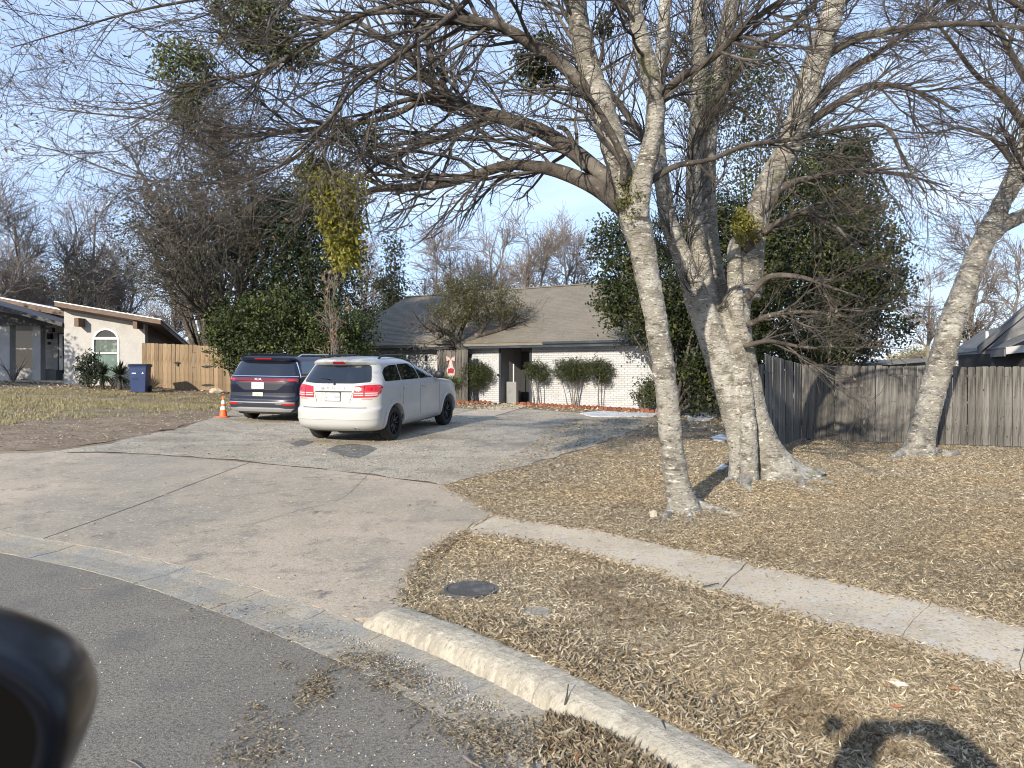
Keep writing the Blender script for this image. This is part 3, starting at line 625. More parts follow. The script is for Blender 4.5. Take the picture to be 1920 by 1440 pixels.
# bottom kick board gap line
fl = fence('cedar_fence', 'new tan cedar fence with double gate beside the blue bin', [(-15.0, 31.2), (-10.6, 30.9)], .176, .168, lambda t: 1.80, MT['cedar'])
for z in (.25, 1.0, 1.6):
    for s in (-1, 1):
        h = MB().prism([(0, -.03), (s * .05, -.045), (s * .26, -.012), (s * .26, .012), (s * .05, .045), (0, .03)], -.02, -.003, 'y').build('hinge', MT['iron'], fl); h.location = Vector((-12.25, 31.0, tz(-12.25, 31.0) + z)) - fl.location
h = MB().box(-.14, .1, -.03, -.003, -.02, .025).box(-.03, .03, -.04, -.003, -.12, .05).build('latch', MT['iron'], fl); h.location = Vector((-13.5, 31.07, tz(-13.5, 31.1) + 1.08)) - fl.location

# ------------------------------------------------------------------ stucco house on the left
def panel(pts, d, thick, mb=None):
    """outline in photo columns/rows standing at distance d, extruded away from the viewer"""
    mb = mb or MB(); q = [PX(u, v, d) for u, v in pts]
    return mb.prism([(p.x, p.z) for p in q], d, d + thick, 'y')
L = empty('stucco_house', (-18.6, 32, 1.1)); tag(L, 'cream stucco house with slanted roofs and an arched window', 'house')
def lb(mb, name, mat, parent=None, **k):
    o = mb.build(name, mat, parent or L, **k); o.data.transform(Matrix.Translation(-L.location)); return o
# front wall with an arched opening: built as strips round the opening
ac, ar, abot = (198, 641), 25.5, 706
arc = [(ac[0] + ar * math.cos(a), ac[1] - ar * math.sin(a)) for a in np.linspace(math.pi, 0, 17)]
mb = MB(); D0 = 31.6
panel([(120, 574), (172.5, 583.5), (172.5, 735), (120, 735)], D0, .25, mb)
panel([(223.5, 593), (272, 602), (272, 740), (223.5, 735)], D0, .25, mb)
for i in range(16):
    (a0, b0), (a1, b1) = arc[i], arc[i + 1]; panel([(a0, b0), (a1, b1), (a1, 574 + (a1 - 120) * .184), (a0, 574 + (a0 - 120) * .184)], D0, .25, mb)
panel([(172.5, abot), (223.5, abot), (223.5, 740), (172.5, 740)], D0, .25, mb)
wl_ = lb(mb, 'wall', MT['stucco'])
q0, q1 = PX(272, 602, D0), PX(272, 740, D0); C = Vector((-15.5, 37.4, 2.8))
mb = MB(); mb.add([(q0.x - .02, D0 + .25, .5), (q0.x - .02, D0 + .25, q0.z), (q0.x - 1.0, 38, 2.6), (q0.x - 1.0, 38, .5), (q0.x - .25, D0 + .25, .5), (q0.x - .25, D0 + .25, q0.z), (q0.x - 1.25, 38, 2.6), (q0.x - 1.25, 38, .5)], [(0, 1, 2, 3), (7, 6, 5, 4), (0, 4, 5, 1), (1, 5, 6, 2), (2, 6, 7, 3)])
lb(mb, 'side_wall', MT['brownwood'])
# window
wn_ = MB(); r0, r1 = ar, ar - 3.2
for i in range(16):
    a, b = np.linspace(math.pi, 0, 17)[i:i + 2]
    panel([(ac[0] + r0 * math.cos(a), ac[1] - r0 * math.sin(a)), (ac[0] + r0 * math.cos(b), ac[1] - r0 * math.sin(b)), (ac[0] + r1 * math.cos(b), ac[1] - r1 * math.sin(b)), (ac[0] + r1 * math.cos(a), ac[1] - r1 * math.sin(a))], D0 - .02, .1, wn_)
panel([(172.6, 641), (175.8, 641), (175.8, abot), (172.6, abot)], D0 - .02, .1, wn_); panel([(220.2, 641), (223.4, 641), (223.4, abot), (220.2, abot)], D0 - .02, .1, wn_)
panel([(175.8, 632), (220.2, 632), (220.2, 636.5), (175.8, 636.5)], D0 - .02, .1, wn_); panel([(175.8, 661), (220.2, 661), (220.2, 663.5), (175.8, 663.5)], D0 - .02, .1, wn_)
win = lb(wn_, 'window', MT['whitepaint'])
pa = [(ac[0] + 22.3 * math.cos(a), min(ac[1] - 22.3 * math.sin(a), 632)) for a in np.linspace(math.pi, 0, 17)]
lb(panel(pa, D0 + .05, .02), 'pane', MT['pane'], win); lb(panel([(175.8, 636.5), (220.2, 636.5), (220.2, 661), (175.8, 661)], D0 + .05, .02), 'pane', MT['blind'], win); lb(panel([(175.8, 663.5), (220.2, 663.5), (220.2, abot), (175.8, abot)], D0 + .04, .02), 'pane', MT['greenpane'], win)
# brackets
for u, v in ((143, 604), (253, 608)):
    lb(panel([(u - 4, v - 8), (u + 4, v - 8), (u + 4, v + 8), (u - 4, v + 8)], D0 - .5, .5), 'beam_end', MT['brownwood'])
# roof slab of the front wing
A_, B_ = PX(102, 566, D0 - .7), PX(301, 600, D0 - .7); C_ = Vector((-15.9, 38.5, 2.75)); D_ = A_ + (C_ - B_)
def slab4(name, pts, th, mat):
    mb = MB(); up = [Vector(p) for p in pts]; dn = [p - Vector((0, 0, th)) for p in up]
    mb.add(up + dn, [(0, 1, 2, 3), (7, 6, 5, 4), (0, 4, 5, 1), (1, 5, 6, 2), (2, 6, 7, 3), (3, 7, 4, 0)]); return lb(mb, name, mat)
slab4('roof', [A_, B_, C_, D_], .17, MT['brownwood'])
slab4('roof_edge', [A_ + Vector((0, -.03, .04)), B_ + Vector((.05, -.03, .04)), C_ + Vector((.05, 0, .04)), D_ + Vector((0, 0, .04))], .037, MT['whitepaint'])
# recessed wing
D1 = 34.2
lb(panel([(-120, 560), (122, 588), (122, 735), (-120, 735)], D1, .25), 'rear_wall', MT['stucco'])
A2, B2 = PX(-160, 528, D1 - .5), PX(123, 583, D1 - .5)
slab4('rear_roof', [A2, B2, B2 + Vector((1.0, 7, -.4)), A2 + Vector((1, 7, -.4))], .24, MT['brownwood']); slab4('rear_roof_edge', [A2 + Vector((0, -.03, .04)), B2 + Vector((0, -.03, .04)), B2 + Vector((1.0, 7, -.36)), A2 + Vector((1, 7, -.36))], .037, MT['whitepaint'])
# porch roof, dark, with beams and columns
Pa, Pb = PX(-160, 528, 31.5), PX(116, 605, 31.5)
slab4('porch_roof', [Pa, Pb, Pb + Vector((-.05, 2.6, .0)), Pa + Vector((-.05, 2.6, .0))], .16, MT['darkpaint'])
lb(panel([(-120, 563), (95, 601), (95, 610), (-120, 610)], 32.4, .12), 'porch_beam', MT['darkpaint'])
lb(panel([(-3, 588), (18, 590), (18, 735), (-3, 735)], 32.5, .4), 'column', MT['stucco']); lb(panel([(61, 606), (76, 606), (76, 735), (61, 735)], 32.8, .35), 'column', MT['stucco'])
lb(panel([(76, 614), (97, 614), (97, 622), (76, 622)], 32.7, .25), 'beam_end', MT['darkpaint'])
lb(panel([(108, 624), (121.5, 624), (121.5, 716), (108, 716)], D1 - .06, .06), 'door_frame', MT['darkpaint']); d_ = lb(panel([(111, 627), (121.8, 627), (121.8, 716), (111, 716)], D1 - .09, .03), 'door', MT['whitepaint']); lb(panel([(117, 630), (121, 630), (121, 700), (117, 700)], D1 - .10, .01), 'door_glass', MT['pane'], d_)
lb(panel([(112.6, 668), (114.6, 668), (114.6, 671), (112.6, 671)], D1 - .14, .04), 'handle', MT['iron'], d_)
w2 = lb(panel([(18, 620), (62, 620), (62, 623.5), (18, 623.5)], D1 - .05, .05, panel([(18, 653), (62, 653), (62, 655), (18, 655)], D1 - .05, .05)), 'window', MT['whitepaint'])
lb(panel([(18, 623.5), (62, 623.5), (62, 653), (18, 653)], D1 - .03, .02), 'pane', MT['pane'], w2); lb(panel([(18, 655), (62, 655), (62, 690), (18, 690)], D1 - .03, .02), 'pane', MT['pane'], w2)
lb(panel([(88, 625), (95, 625), (95, 636), (88, 636)], D1 - .18, .16), 'wall_lamp', MT['iron']); lb(panel([(89, 641), (94, 641), (94, 646), (89, 646)], D1 - .04, .04), 'doorbell', MT['iron'])
lb(panel([(-120, 712), (122, 714), (122, 745), (-120, 745)], 32.2, 2.0), 'porch_slab', MT['walk'])
lb(panel([(76, 692), (105, 694), (105, 714), (76, 712)], D1 - .6, .5), 'planter_box', MT['greypaint'])

# ------------------------------------------------------------------ dark roofed house behind the right fence
Rh = empty('grey_house', (11, 24, 0)); tag(Rh, 'dark grey house with low gable roof behind the right fence', 'house')
def rb(mb, name, mat, **k):
    o = mb.build(name, mat, Rh, **k); o.data.transform(Matrix.Translation(-Rh.location)); return o
def poly_slab(pts, th):
    mb = MB(); n = len(pts); up = [Vector(p) for p in pts]; dn = [p - Vector((0, 0, th)) for p in up]
    return mb.add(up + dn, [tuple(range(n)), tuple(range(2 * n - 1, n - 1, -1))] + [(i, i + n, (i + 1) % n + n, (i + 1) % n) for i in range(n)])
e0, e1 = PX(1778, 664, 29.0), PX(1884, 651, 21.5)
rb(poly_slab([e0, e1, e1 + Vector((2.6, .6, 1.0)), e0 + Vector((2.6, 2.2, 1.0))], .05), 'roof', MT['darkshingle'])
rb(poly_slab([e0 + Vector((-.02, 0, -.052)), e1 + Vector((-.02, 0, -.052)), e1 + Vector((.03, 0.01, -.052)), e0 + Vector((.03, 0, -.052))], .2), 'eave_board', MT['greypaint'])
e2 = e1 + Vector((2.2, -2.6, .42))
rb(poly_slab([e1 + Vector((0, -.05, 0)), e2, e2 + Vector((.05, .06, 0)), e1 + Vector((.05, .01, 0))], .2), 'eave_board', MT['lightgrey'])
rb(poly_slab([e1 + Vector((.06, 0, .0)), e2 + Vector((.06, 0, 0)), e2 + Vector((2.4, 2.5, .1)), e1 + Vector((2.4, 1.0, .1))], .05), 'lower_roof', MT['darkshingle'])
r0_, r1_ = PX(1832, 662, 23.5), PX(1960, 556, 23.5)
rb(MB().prism([(r0_.x, r0_.z), (r1_.x, r1_.z), (r1_.x, r1_.z + .22), (r0_.x, r0_.z + .2)], 23.4, 23.5, 'y'), 'rake_board', MT['greypaint'])
rb(MB().prism([(r0_.x + .2, r0_.z), (r1_.x, r1_.z), (r1_.x + 3, r1_.z), (r1_.x + 3, r0_.z - .3), (r0_.x + .2, r0_.z - .3)], 23.55, 23.7, 'y'), 'gable', MT['greypaint'])
up_ = [Vector((r0_.x - .05, 23.38, r0_.z + .22)), Vector((r1_.x, 23.38, r1_.z + .24)), Vector((r1_.x * 1.1, 26.5, r1_.z + .24)), Vector((r0_.x * 1.13, 26.5, r0_.z + .22))]
rb(poly_slab(up_, .06), 'upper_roof', MT['darkshingle'])
rb(MB().box(e0.x + 2.0, 24, 24.6, 31, -.2, 2.15), 'wall', MT['greypaint']); rb(MB().box(e1.x + .5, 22, 20.4, 24.6, -.2, e1.z - .15), 'wall', MT['darkpaint'])
vp = PX(1851, 633, 24.5); rb(MB().tube([vp - Vector((0, 0, .5)), vp + Vector((0, 0, .2))], .05, 10), 'vent_pipe', MT['whitepaint'])
# small far roofs
s1 = empty('far_shed', (*PX(1690, 690, 34)[:2], .2)); tag(s1, 'low dark shed roof showing just above the grey fence', 'shed')
mb = MB(); p0, p1 = PX(1640, 690, 34), PX(1735, 682, 34)
mb.prism([(p0.x - s1.location.x, -.4), (p1.x - s1.location.x, -.4), (p1.x - s1.location.x, p1.z - .1), (p0.x - s1.location.x, p0.z - .15)], 0, 3, 'y').build('wall', MT['greypaint'], s1)
MB().prism([(p0.x - s1.location.x - .2, p0.z - .12), (p1.x - s1.location.x + .2, p1.z - .1), (p1.x - s1.location.x + .2, p1.z + .05), (p0.x - s1.location.x - .2, p0.z)], -.3, 3.3, 'y').build('roof', MT['darkshingle'], s1)
s2 = empty('far_house', (*PX(380, 660, 48)[:2], .4)); tag(s2, 'brown tiled roof of a far house above the cedar fence', 'house')
q = s2.location; a_, b_, c_ = PX(352, 652, 48), PX(450, 656, 48), PX(372, 638, 48)
MB().box(a_.x - q.x, b_.x - q.x, 0, 6, -.4, a_.z - .3).build('wall', MT['stucco'], s2)
MB().prism([(a_.x - q.x - .4, a_.z - .35), (b_.x - q.x + .4, a_.z - .35), (b_.x - q.x - .8, c_.z), (c_.x - q.x, c_.z)], -.4, 6.4, 'y').build('roof', MT['brownwood'], s2)
# ------------------------------------------------------------------ cars
class Body:
    """plan outline per height: rounded rectangle whose rear, front and width change with z"""
    def __init__(s, tab, rx, fx, n=3.2):
        s.z = np.array([t[0] for t in tab]); s.xr = np.array([t[1] for t in tab]); s.xf = np.array([t[2] for t in tab]); s.w = np.array([t[3] for t in tab]); s.rx, s.fx, s.n = rx, fx, n
    def par(s, z): return np.interp(z, s.z, s.xr), np.interp(z, s.z, s.xf), np.interp(z, s.z, s.w)
    def side(s, x, z):
        xr, xf, w = s.par(z); m = .5 * (xr + xf); rx, fx, n = s.rx, min(s.fx, (xf - xr) * .45), s.n
        w = w * (1 - .012 * ((x - m) / (xf - xr)) ** 2)
        if x < xr + rx: t = min(1, (xr + rx - x) / rx); return w * (1 - t ** n) ** (1 / n)
        if x > xf - fx: t = min(1, (x - xf + fx) / fx); return w * (1 - t ** n) ** (1 / n)
        return w
    def rear(s, y, z):
        xr, xf, w = s.par(z); t = min(.9999, abs(y) / w); n = s.n; return xr + s.rx * (1 - (1 - t ** n) ** (1 / n))
    def front(s, y, z):
        xr, xf, w = s.par(z); t = min(.9999, abs(y) / w); n = s.n; fx = min(s.fx, (xf - xr) * .45); return xf - fx * (1 - (1 - t ** n) ** (1 / n))
    def ring(s, z, k=22):
        xr, xf, w = s.par(z); n = s.n; fx = min(s.fx, (xf - xr) * .45); P = []
        for a in np.linspace(0, math.pi / 2, k): y = w * .9992 * math.sin(a); P.append((s.rear(y, z), -y))
        x0, x1 = xr + s.rx, xf - fx
        for x in np.linspace(x0, x1, 12)[1:-1]: P.append((x, -s.side(x, z)))
        for a in np.linspace(math.pi / 2, 0, k): y = w * .9992 * math.sin(a); P.append((s.front(y, z), -y))
        return P + [(x, -y) for x, y in P[-2:0:-1]]
    def mesh(s, name, zs, crown=.02):
        V = []; Fs = []
        for z in zs: V += [(x, y, z) for x, y in s.ring(z)]
        m = len(V) // len(zs)
        for i in range(len(zs) - 1):
            for k in range(m): a, b = i * m + k, i * m + (k + 1) % m; Fs.append((a, b, b + m, a + m))
        # crowned roof cap and flat floor
        top = V[-m:]; cx = sum(p[0] for p in top) / m; prev = (len(zs) - 1) * m
        for q in (.75, .5, .25):
            b0 = len(V); V += [(cx + (p[0] - cx) * q, p[1] * q, p[2] + crown * (1 - q * q)) for p in top]
            for k in range(m): Fs.append((prev + k, prev + (k + 1) % m, b0 + (k + 1) % m, b0 + k))
            prev = b0
        V.append((cx, 0, top[0][2] + crown)); c = len(V) - 1
        for k in range(m): Fs.append((prev + k, prev + (k + 1) % m, c))
        Fs.append(tuple(range(m - 1, -1, -1)))
        mb = MB(); mb.add(V, Fs); return mb.mesh(name, smooth=True)
    def patch(s, poly, face, off, th=.006, grid=.06, hole=None):
        """thin curved piece lying on the body: poly in (x,z) for a side, in (y,z) for the rear"""
        xs = [p[0] for p in poly]; ys = [p[1] for p in poly]; dense = []
        for i in range(len(poly)):
            a, b = Vector(poly[i]), Vector(poly[(i + 1) % len(poly)]); n = max(1, int((b - a).length / grid)); dense += [tuple(a.lerp(b, k / n)) for k in range(n)]
        n = len(dense); pts = [Vector(p) for p in dense]
        X, Y = np.meshgrid(np.arange(min(xs) + grid / 2, max(xs), grid), np.arange(min(ys) + grid / 2, max(ys), grid)); X, Y = X.ravel(), Y.ravel()
        m = in_poly(X, Y, dense); pts += [Vector((a, b)) for a, b in zip(X[m], Y[m])]
        vs, es, fs, *_ = delaunay_2d_cdt(pts, [(i, (i + 1) % n) for i in range(n)], [tuple(range(n))], 1, 1e-5)
        def P(a, b, o):
            if face == 'rear': return (s.rear(a, b) - o, a, b)
            y = s.side(a, b); return (a, -(y + o), b) if face == 'right' else (a, y + o, b)
        V = [P(v.x, v.y, off + th) for v in vs] + [P(v.x, v.y, off - .02) for v in vs]; nn = len(vs); Fs = [tuple(f) for f in fs]; cnt = set()
        for f in Fs:
            for i in range(len(f)): cnt.add((f[i], f[(i + 1) % len(f)]))
        Fs += [(b, a, a + nn, b + nn) for a, b in list(cnt) if (b, a) not in cnt]
        mb = MB(); mb.add(V, Fs); return mb

def round_corners(poly, r, n=4):
    out = []
    for i in range(len(poly)):
        p0, p, p1 = Vector(poly[i - 1]), Vector(poly[i]), Vector(poly[(i + 1) % len(poly)]); rr = min(r, .45 * (p0 - p).length, .45 * (p1 - p).length)
        a = p + (p0 - p).normalized() * rr; b = p + (p1 - p).normalized() * rr
        for k in range(n + 1): t = k / n; out.append(tuple(a * (1 - t) ** 2 + p * 2 * t * (1 - t) + b * t * t))
    return out

def carve(me, cutters, name):
    """subtract solids from the body"""
    o = bpy.data.objects.new('tmp_body', me); COL.objects.link(o); tmp = []
    for c in cutters:
        q = bpy.data.objects.new('tmp_cut', c); COL.objects.link(q); tmp.append(q); m = o.modifiers.new('b', 'BOOLEAN'); m.operation = 'DIFFERENCE'; m.object = q; m.solver = 'EXACT'
    dg = bpy.context.evaluated_depsgraph_get(); dg.update(); out = bpy.data.meshes.new_from_object(o.evaluated_get(dg)); out.name = name
    for q in tmp + [o]: bpy.data.objects.remove(q, do_unlink=True)
    for p in out.polygons: p.use_smooth = True
    try: out.set_sharp_from_angle(angle=math.radians(35))
    except Exception: pass
    return out

def wheel(parent, loc, R, w, side, spokes, rimmat):
    M0 = Matrix.Rotation(math.pi / 2, 4, 'X')
    ty = MB().lathe([(R * .64, -w / 2 + .012), (R * .70, -w / 2), (R * .9, -w / 2 - .004), (R * .975, -w / 2 + .02), (R, -w / 2 + .055), (R, w / 2 - .055), (R * .975, w / 2 - .02), (R * .9, w / 2 + .004), (R * .70, w / 2), (R * .64, w / 2 - .012), (R * .6, 0), (R * .64, -w / 2 + .012)], 40, M0).build('wheel', MT['tyre'], parent, smooth=True)
    ty.location = loc
    s = side
    rm = MB().lathe([(R * .66, -w / 2 + .03), (R * .64, -w / 2 + .005), (R * .60, -w / 2 + .012), (R * .57, -w / 2 + .05), (R * .57, w / 2)], 36, M0 @ Matrix.Diagonal((1, 1, -s, 1)))
    rm.lathe([(0, -w / 2 + .02), (R * .13, -w / 2 + .022), (R * .16, -w / 2 + .05)], 20, M0 @ Matrix.Diagonal((1, 1, -s, 1)))
    for k in range(spokes):
        a = 2 * math.pi * k / spokes
        for da in ((-.05, .05) if spokes < 7 else (0.0,)):
            c0, c1 = Vector((math.cos(a) * R * .12, s * (w / 2 - .03), math.sin(a) * R * .12)), Vector((math.cos(a + da) * R * .6, s * (w / 2 - .015), math.sin(a + da) * R * .6))
            rm.tube([c0, c1], [.016, .011], 4)
    rm.build('rim', rimmat, ty)
    MB().lathe([(0, 0), (R * .58, 0), (R * .58, .02), (0, .02)], 28, Matrix.Translation((0, s * (w / 2 - .11), 0)) @ M0).build('brake_disc', MT['blackplastic'], ty)
    return ty

def plate(parent, y, z, x, s, top, w=.31, h=.155, frame=True, mat=None, size=.085, tilt=0.0):
    if frame: MB().box(-.012, .0, -w / 2 - .012, w / 2 + .012, -h / 2 - .012, h / 2 + .012, Matrix.Translation((x, y, z))).build('plate_frame', MT['blackplastic'], parent)
    p = MB().box(-.018, -.0125, -w / 2, w / 2, -h / 2, h / 2, Matrix.Translation((x, y, z))).build('licence_plate' if frame else 'plate', mat or MT['plate'], parent)
    Mt = Matrix.Translation((x - .0195, y, z)) @ Matrix.Rotation(-math.pi / 2, 4, 'Z') @ RX90
    text3('plate_number', s, size, Mt @ Matrix.Translation((0, -.012, 0)), MT['platetext'], p, .0012, .82)
    if top: text3('plate_heading', top, .034, Mt @ Matrix.Translation((0, .058, 0)), MT['platetext'], p, .0012)
    return p

def car_cut(xa, R, w):
    return MB().lathe([(0, -.38), (R, -.38), (R, .14), (0, .14)], 40, Matrix.Translation((xa, 0, 0)) @ Matrix.Rotation(math.pi / 2, 4, 'X'))

# --- white crossover
def white_car():
    t = empty('parked_car'); tag(t, 'white crossover parked in front on the driveway, tail towards the street', 'car')
    B = Body([(.26, .20, 4.70, .80), (.31, .09, 4.80, .86), (.38, .03, 4.86, .895), (.50, .0, 4.88, .91), (.66, .0, 4.88, .914), (.70, .02, 4.87, .915), (.735, .075, 4.86, .916), (.95, .085, 4.78, .917), (1.06, .095, 4.55, .915), (1.12, .11, 4.1, .908), (1.17, .13, 3.70, .895), (1.22, .165, 3.50, .875), (1.40, .29, 3.02, .80), (1.55, .40, 2.5, .742), (1.585, .35, 2.38, .722), (1.62, .32, 2.25, .695), (1.655, .35, 2.05, .645), (1.68, .46, 1.8, .56)], .42, .8, 3.0)
    zs = [.26, .285, .31, .345, .38, .42, .46, .5, .55, .6, .64, .66, .68, .70, .715, .735, .8, .87, .95, 1.0, 1.06, 1.09, 1.12, 1.145, 1.17, 1.195, 1.22, 1.28, 1.34, 1.40, 1.48, 1.55, 1.567, 1.585, 1.60, 1.62, 1.64, 1.655, 1.67, 1.68]
    RA, FA, WR = .97, 3.86, .352
    cut = []
    for xa in (RA, FA):
        for s in (-1, 1):
            cut.append(MB().lathe([(0, -.2), (.42, -.2), (.42, .2), (0, .2)], 40, Matrix.Translation((xa, s * .78, WR - .01)) @ Matrix.Rotation(math.pi / 2, 4, 'X')).mesh('cut'))
    me = carve(B.mesh('body', zs, .03), cut, 'body'); body = link('body', me, MT['carwhite'], t)
    # rear glass, tail lamps, lines
    rg = round_corners([(-.74, 1.225), (-.40, 1.20), (.40, 1.20), (.74, 1.225), (.70, 1.36), (.63, 1.55), (-.63, 1.55), (-.70, 1.36)], .05)
    B.patch(rg, 'rear', .0, .006).build('rear_window', MT['carglass'], t, smooth=False)
    B.patch(round_corners([(-.14, 1.575), (.14, 1.575), (.12, 1.625), (-.12, 1.625)], .01), 'rear', .0, .012, .03).build('brake_lamp', MT['redlens'], t)
    for s in (-1, 1):
        o = [(s * .43, .925), (s * .86, .935), (s * .905, 1.02), (s * .908, 1.12), (s * .88, 1.175), (s * .70, 1.175), (s * .46, 1.145)]
        l = B.patch(round_corners(o if s > 0 else o[::-1], .02), 'rear', .0, .012, .03).build('tail_lamp', MT['redlens'], t)
        for a, b in ((.965, .985), (1.003, 1.023)):
            for y0, y1 in ((.455, .635), (.665, .87)):
                q = [(s * y0, a), (s * y1, a), (s * y1, b), (s * y0, b)]; B.patch(q if s > 0 else q[::-1], 'rear', .012, .003, .03).build('lamp_strip', MT['pinklens'], l)
        q = [(s * .643, .932), (s * .656, .932), (s * .656, 1.165), (s * .643, 1.165)]; B.patch(q if s > 0 else q[::-1], 'rear', .012, .003, .03).build('lamp_seam', MT['darkred'], l)
        q = [(s * .60, .895), (s * .80, .893), (s * .80, .905), (s * .60, .907)]; B.patch(q if s > 0 else q[::-1], 'rear', .0, .004, .03).build('reflector', MT['redlens'], t)
    B.patch([(-.40, 1.035), (.40, 1.035), (.40, 1.052), (-.40, 1.052)], 'rear', .004, .01, .04).build('tailgate_handle', MT['blackplastic'], t)
    for a, b in (((-.36, .83), (-.42, 1.02)), ((.36, .83), (.42, 1.02))):
        q = [(a[0] - .004, a[1]), (a[0] + .004, a[1]), (b[0] + .004, b[1]), (b[0] - .004, b[1])]; B.patch(q, 'rear', .0, .0015, .04).build('panel_seam', MT['greyplastic'], t)
    B.patch([(-.70, .722), (.70, .722), (.70, .734), (-.70, .734)], 'rear', .0, .0015, .04).build('panel_seam', MT['greyplastic'], t)
    B.patch([(-.88, .50), (.88, .50), (.88, .525), (-.88, .525)], 'rear', .0, .012, .05).build('bumper_ridge', MT['carwhite'], t)
    plate(t, 0, .945, B.rear(0, .945) - .004, 'VCY-7988', 'TEXAS')
    for k, c in enumerate('DODGE'): text3('tailgate_letter', c, .058, Matrix.Translation((B.rear(0, 1.10) - .006, .24 - k * .12, 1.105)) @ Matrix.Rotation(-math.pi / 2, 4, 'Z') @ RX90, MT['palelet'], t, .003, 1.4)
    wx = B.rear(0, 1.1); wp = [(B.rear(-.02, 1.17) - .02, -.02, 1.175), (B.rear(-.02, 1.22) - .035, -.0, 1.225), (B.rear(.1, 1.28) - .03, .1, 1.285), (B.rear(.45, 1.30) - .02, .36, 1.30)]
    MB().tube(wp, [.02, .014, .010, .006], 6).build('rear_wiper', MT['blackplastic'], t)
    # side glass (both sides)
    for f in ('right', 'left'):
        for nm, poly in (('quarter_window', [(.60, 1.225), (1.32, 1.215), (1.34, 1.535), (1.0, 1.53), (.78, 1.49), (.62, 1.40)]), ('rear_door_window', [(1.36, 1.215), (2.22, 1.205), (2.14, 1.545), (1.38, 1.54)]), ('front_door_window', [(2.27, 1.205), (3.28, 1.195), (3.12, 1.27), (2.82, 1.40), (2.5, 1.51), (2.2, 1.545)])):
            B.patch(round_corners(poly, .04), f, .002, .005, .07).build(nm, MT['carglass'], t)
        B.patch([(1.44, .36), (3.38, .36), (3.38, .41), (1.44, .41)], f, .0, .012, .08).build('sill_trim', MT['carwhite'], t)
        for x0 in (1.33, 2.26): B.patch(round_corners([(x0 + .06, 1.045), (x0 + .26, 1.045), (x0 + .26, 1.075), (x0 + .06, 1.075)], .012), f, .0, .03, .04).build('door_handle', MT['carwhite'], t)
        for x0 in (1.36, 2.235, 3.32): B.patch([(x0 - .004, .42), (x0 + .004, .42), (x0 + .004, 1.19), (x0 - .004, 1.19)], f, .0, .0012, .06).build('door_seam', MT['greyplastic'], t)
        s = -1 if f == 'right' else 1
        for xa in (RA, FA):
            for a0, a1 in [(-.15 + k * (math.pi + .3) / 14, -.15 + (k + 1) * (math.pi + .3) / 14) for k in range(14)]: pass
            arch = []
            for k in range(19):
                a = -.12 + (math.pi + .24) * k / 18; arch.append((xa + .42 * math.cos(a), WR - .01 + .42 * math.sin(a)))
            outer = [(xa + .50 * math.cos(-.12 + (math.pi + .24) * k / 18), WR - .01 + .50 * math.sin(-.12 + (math.pi + .24) * k / 18)) for k in range(18, -1, -1)]
            pts = [p for p in arch + outer if p[1] > .24]
            B.patch(pts, f, .0, .03, .05).build('wheel_arch', MT['carwhite'], t, smooth=False)
        rl = [(.85, s * .60, 1.645), (.95, s * .60, 1.715), (1.3, s * .60, 1.73), (2.0, s * .58, 1.715), (2.25, s * .56, 1.665)]
        MB().tube(rl, [.03, .024, .022, .022, .03], 8).build('roof_rail', MT['blackplastic'], t)
        mi = MB().lathe([(0, -.09), (.07, -.085), (.105, -.03), (.105, .03), (.08, .08), (0, .09)], 14, Matrix.Translation((3.12, s * 1.0, 1.25)) @ Matrix.Diagonal((.8, 1.1, 1, 1)))
        mi.tube([(3.15, s * .86, 1.20), (3.13, s * .98, 1.22)], .03, 8).build('wing_mirror', MT['blackplastic'], t, smooth=True)
    for xa in (RA, FA):
        for s in (-1, 1): wheel(t, (xa, s * .79, WR), WR, .225, s, 9, MT['rim'])
    MB().tube([(.06, -.5, .315), (.6, -.5, .30)], .035, 10, caps=False).build('exhaust_tip', MT['chrome'], t)
    MB().box(.35, 4.5, -.70, .70, .22, .31).build('underbody', MT['blackplastic'], t)
    MB().tube([(1.25, .1, 1.69), (1.15, .1, 1.80)], .008, 6).build('roof_aerial', MT['blackplastic'], t)
    MB().box(.30, .55, -.44, .05, .20, .27).build('muffler', MT['greyplastic'], t, bevel=.03)
    return t
hd_w = math.radians(90 - 17)
wc = white_car(); h_ = Vector((math.cos(hd_w), math.sin(hd_w))); rt = Vector((h_.y, -h_.x))
rr_w = Vector((-2.49, 15.75)); o2 = rr_w - h_ * .97 - rt * .79
def seat_car(c, o2, h_, rt, xa, xb):
    pa, pb = o2 + h_ * xa, o2 + h_ * xb; za, zb = tz(*pa) + .008, tz(*pb) + .008
    zl, zr = tz(*(o2 + h_ * xa - rt * .8)), tz(*(o2 + h_ * xa + rt * .8))
    pit = -math.atan2(zb - za, xb - xa); roll = math.atan2(zl - zr, 1.6)
    c.location = (o2.x, o2.y, za - (zb - za) / (xb - xa) * xa); c.rotation_euler = (roll, pit, math.atan2(h_.y, h_.x))
seat_car(wc, o2, h_, rt, .97, 3.86)

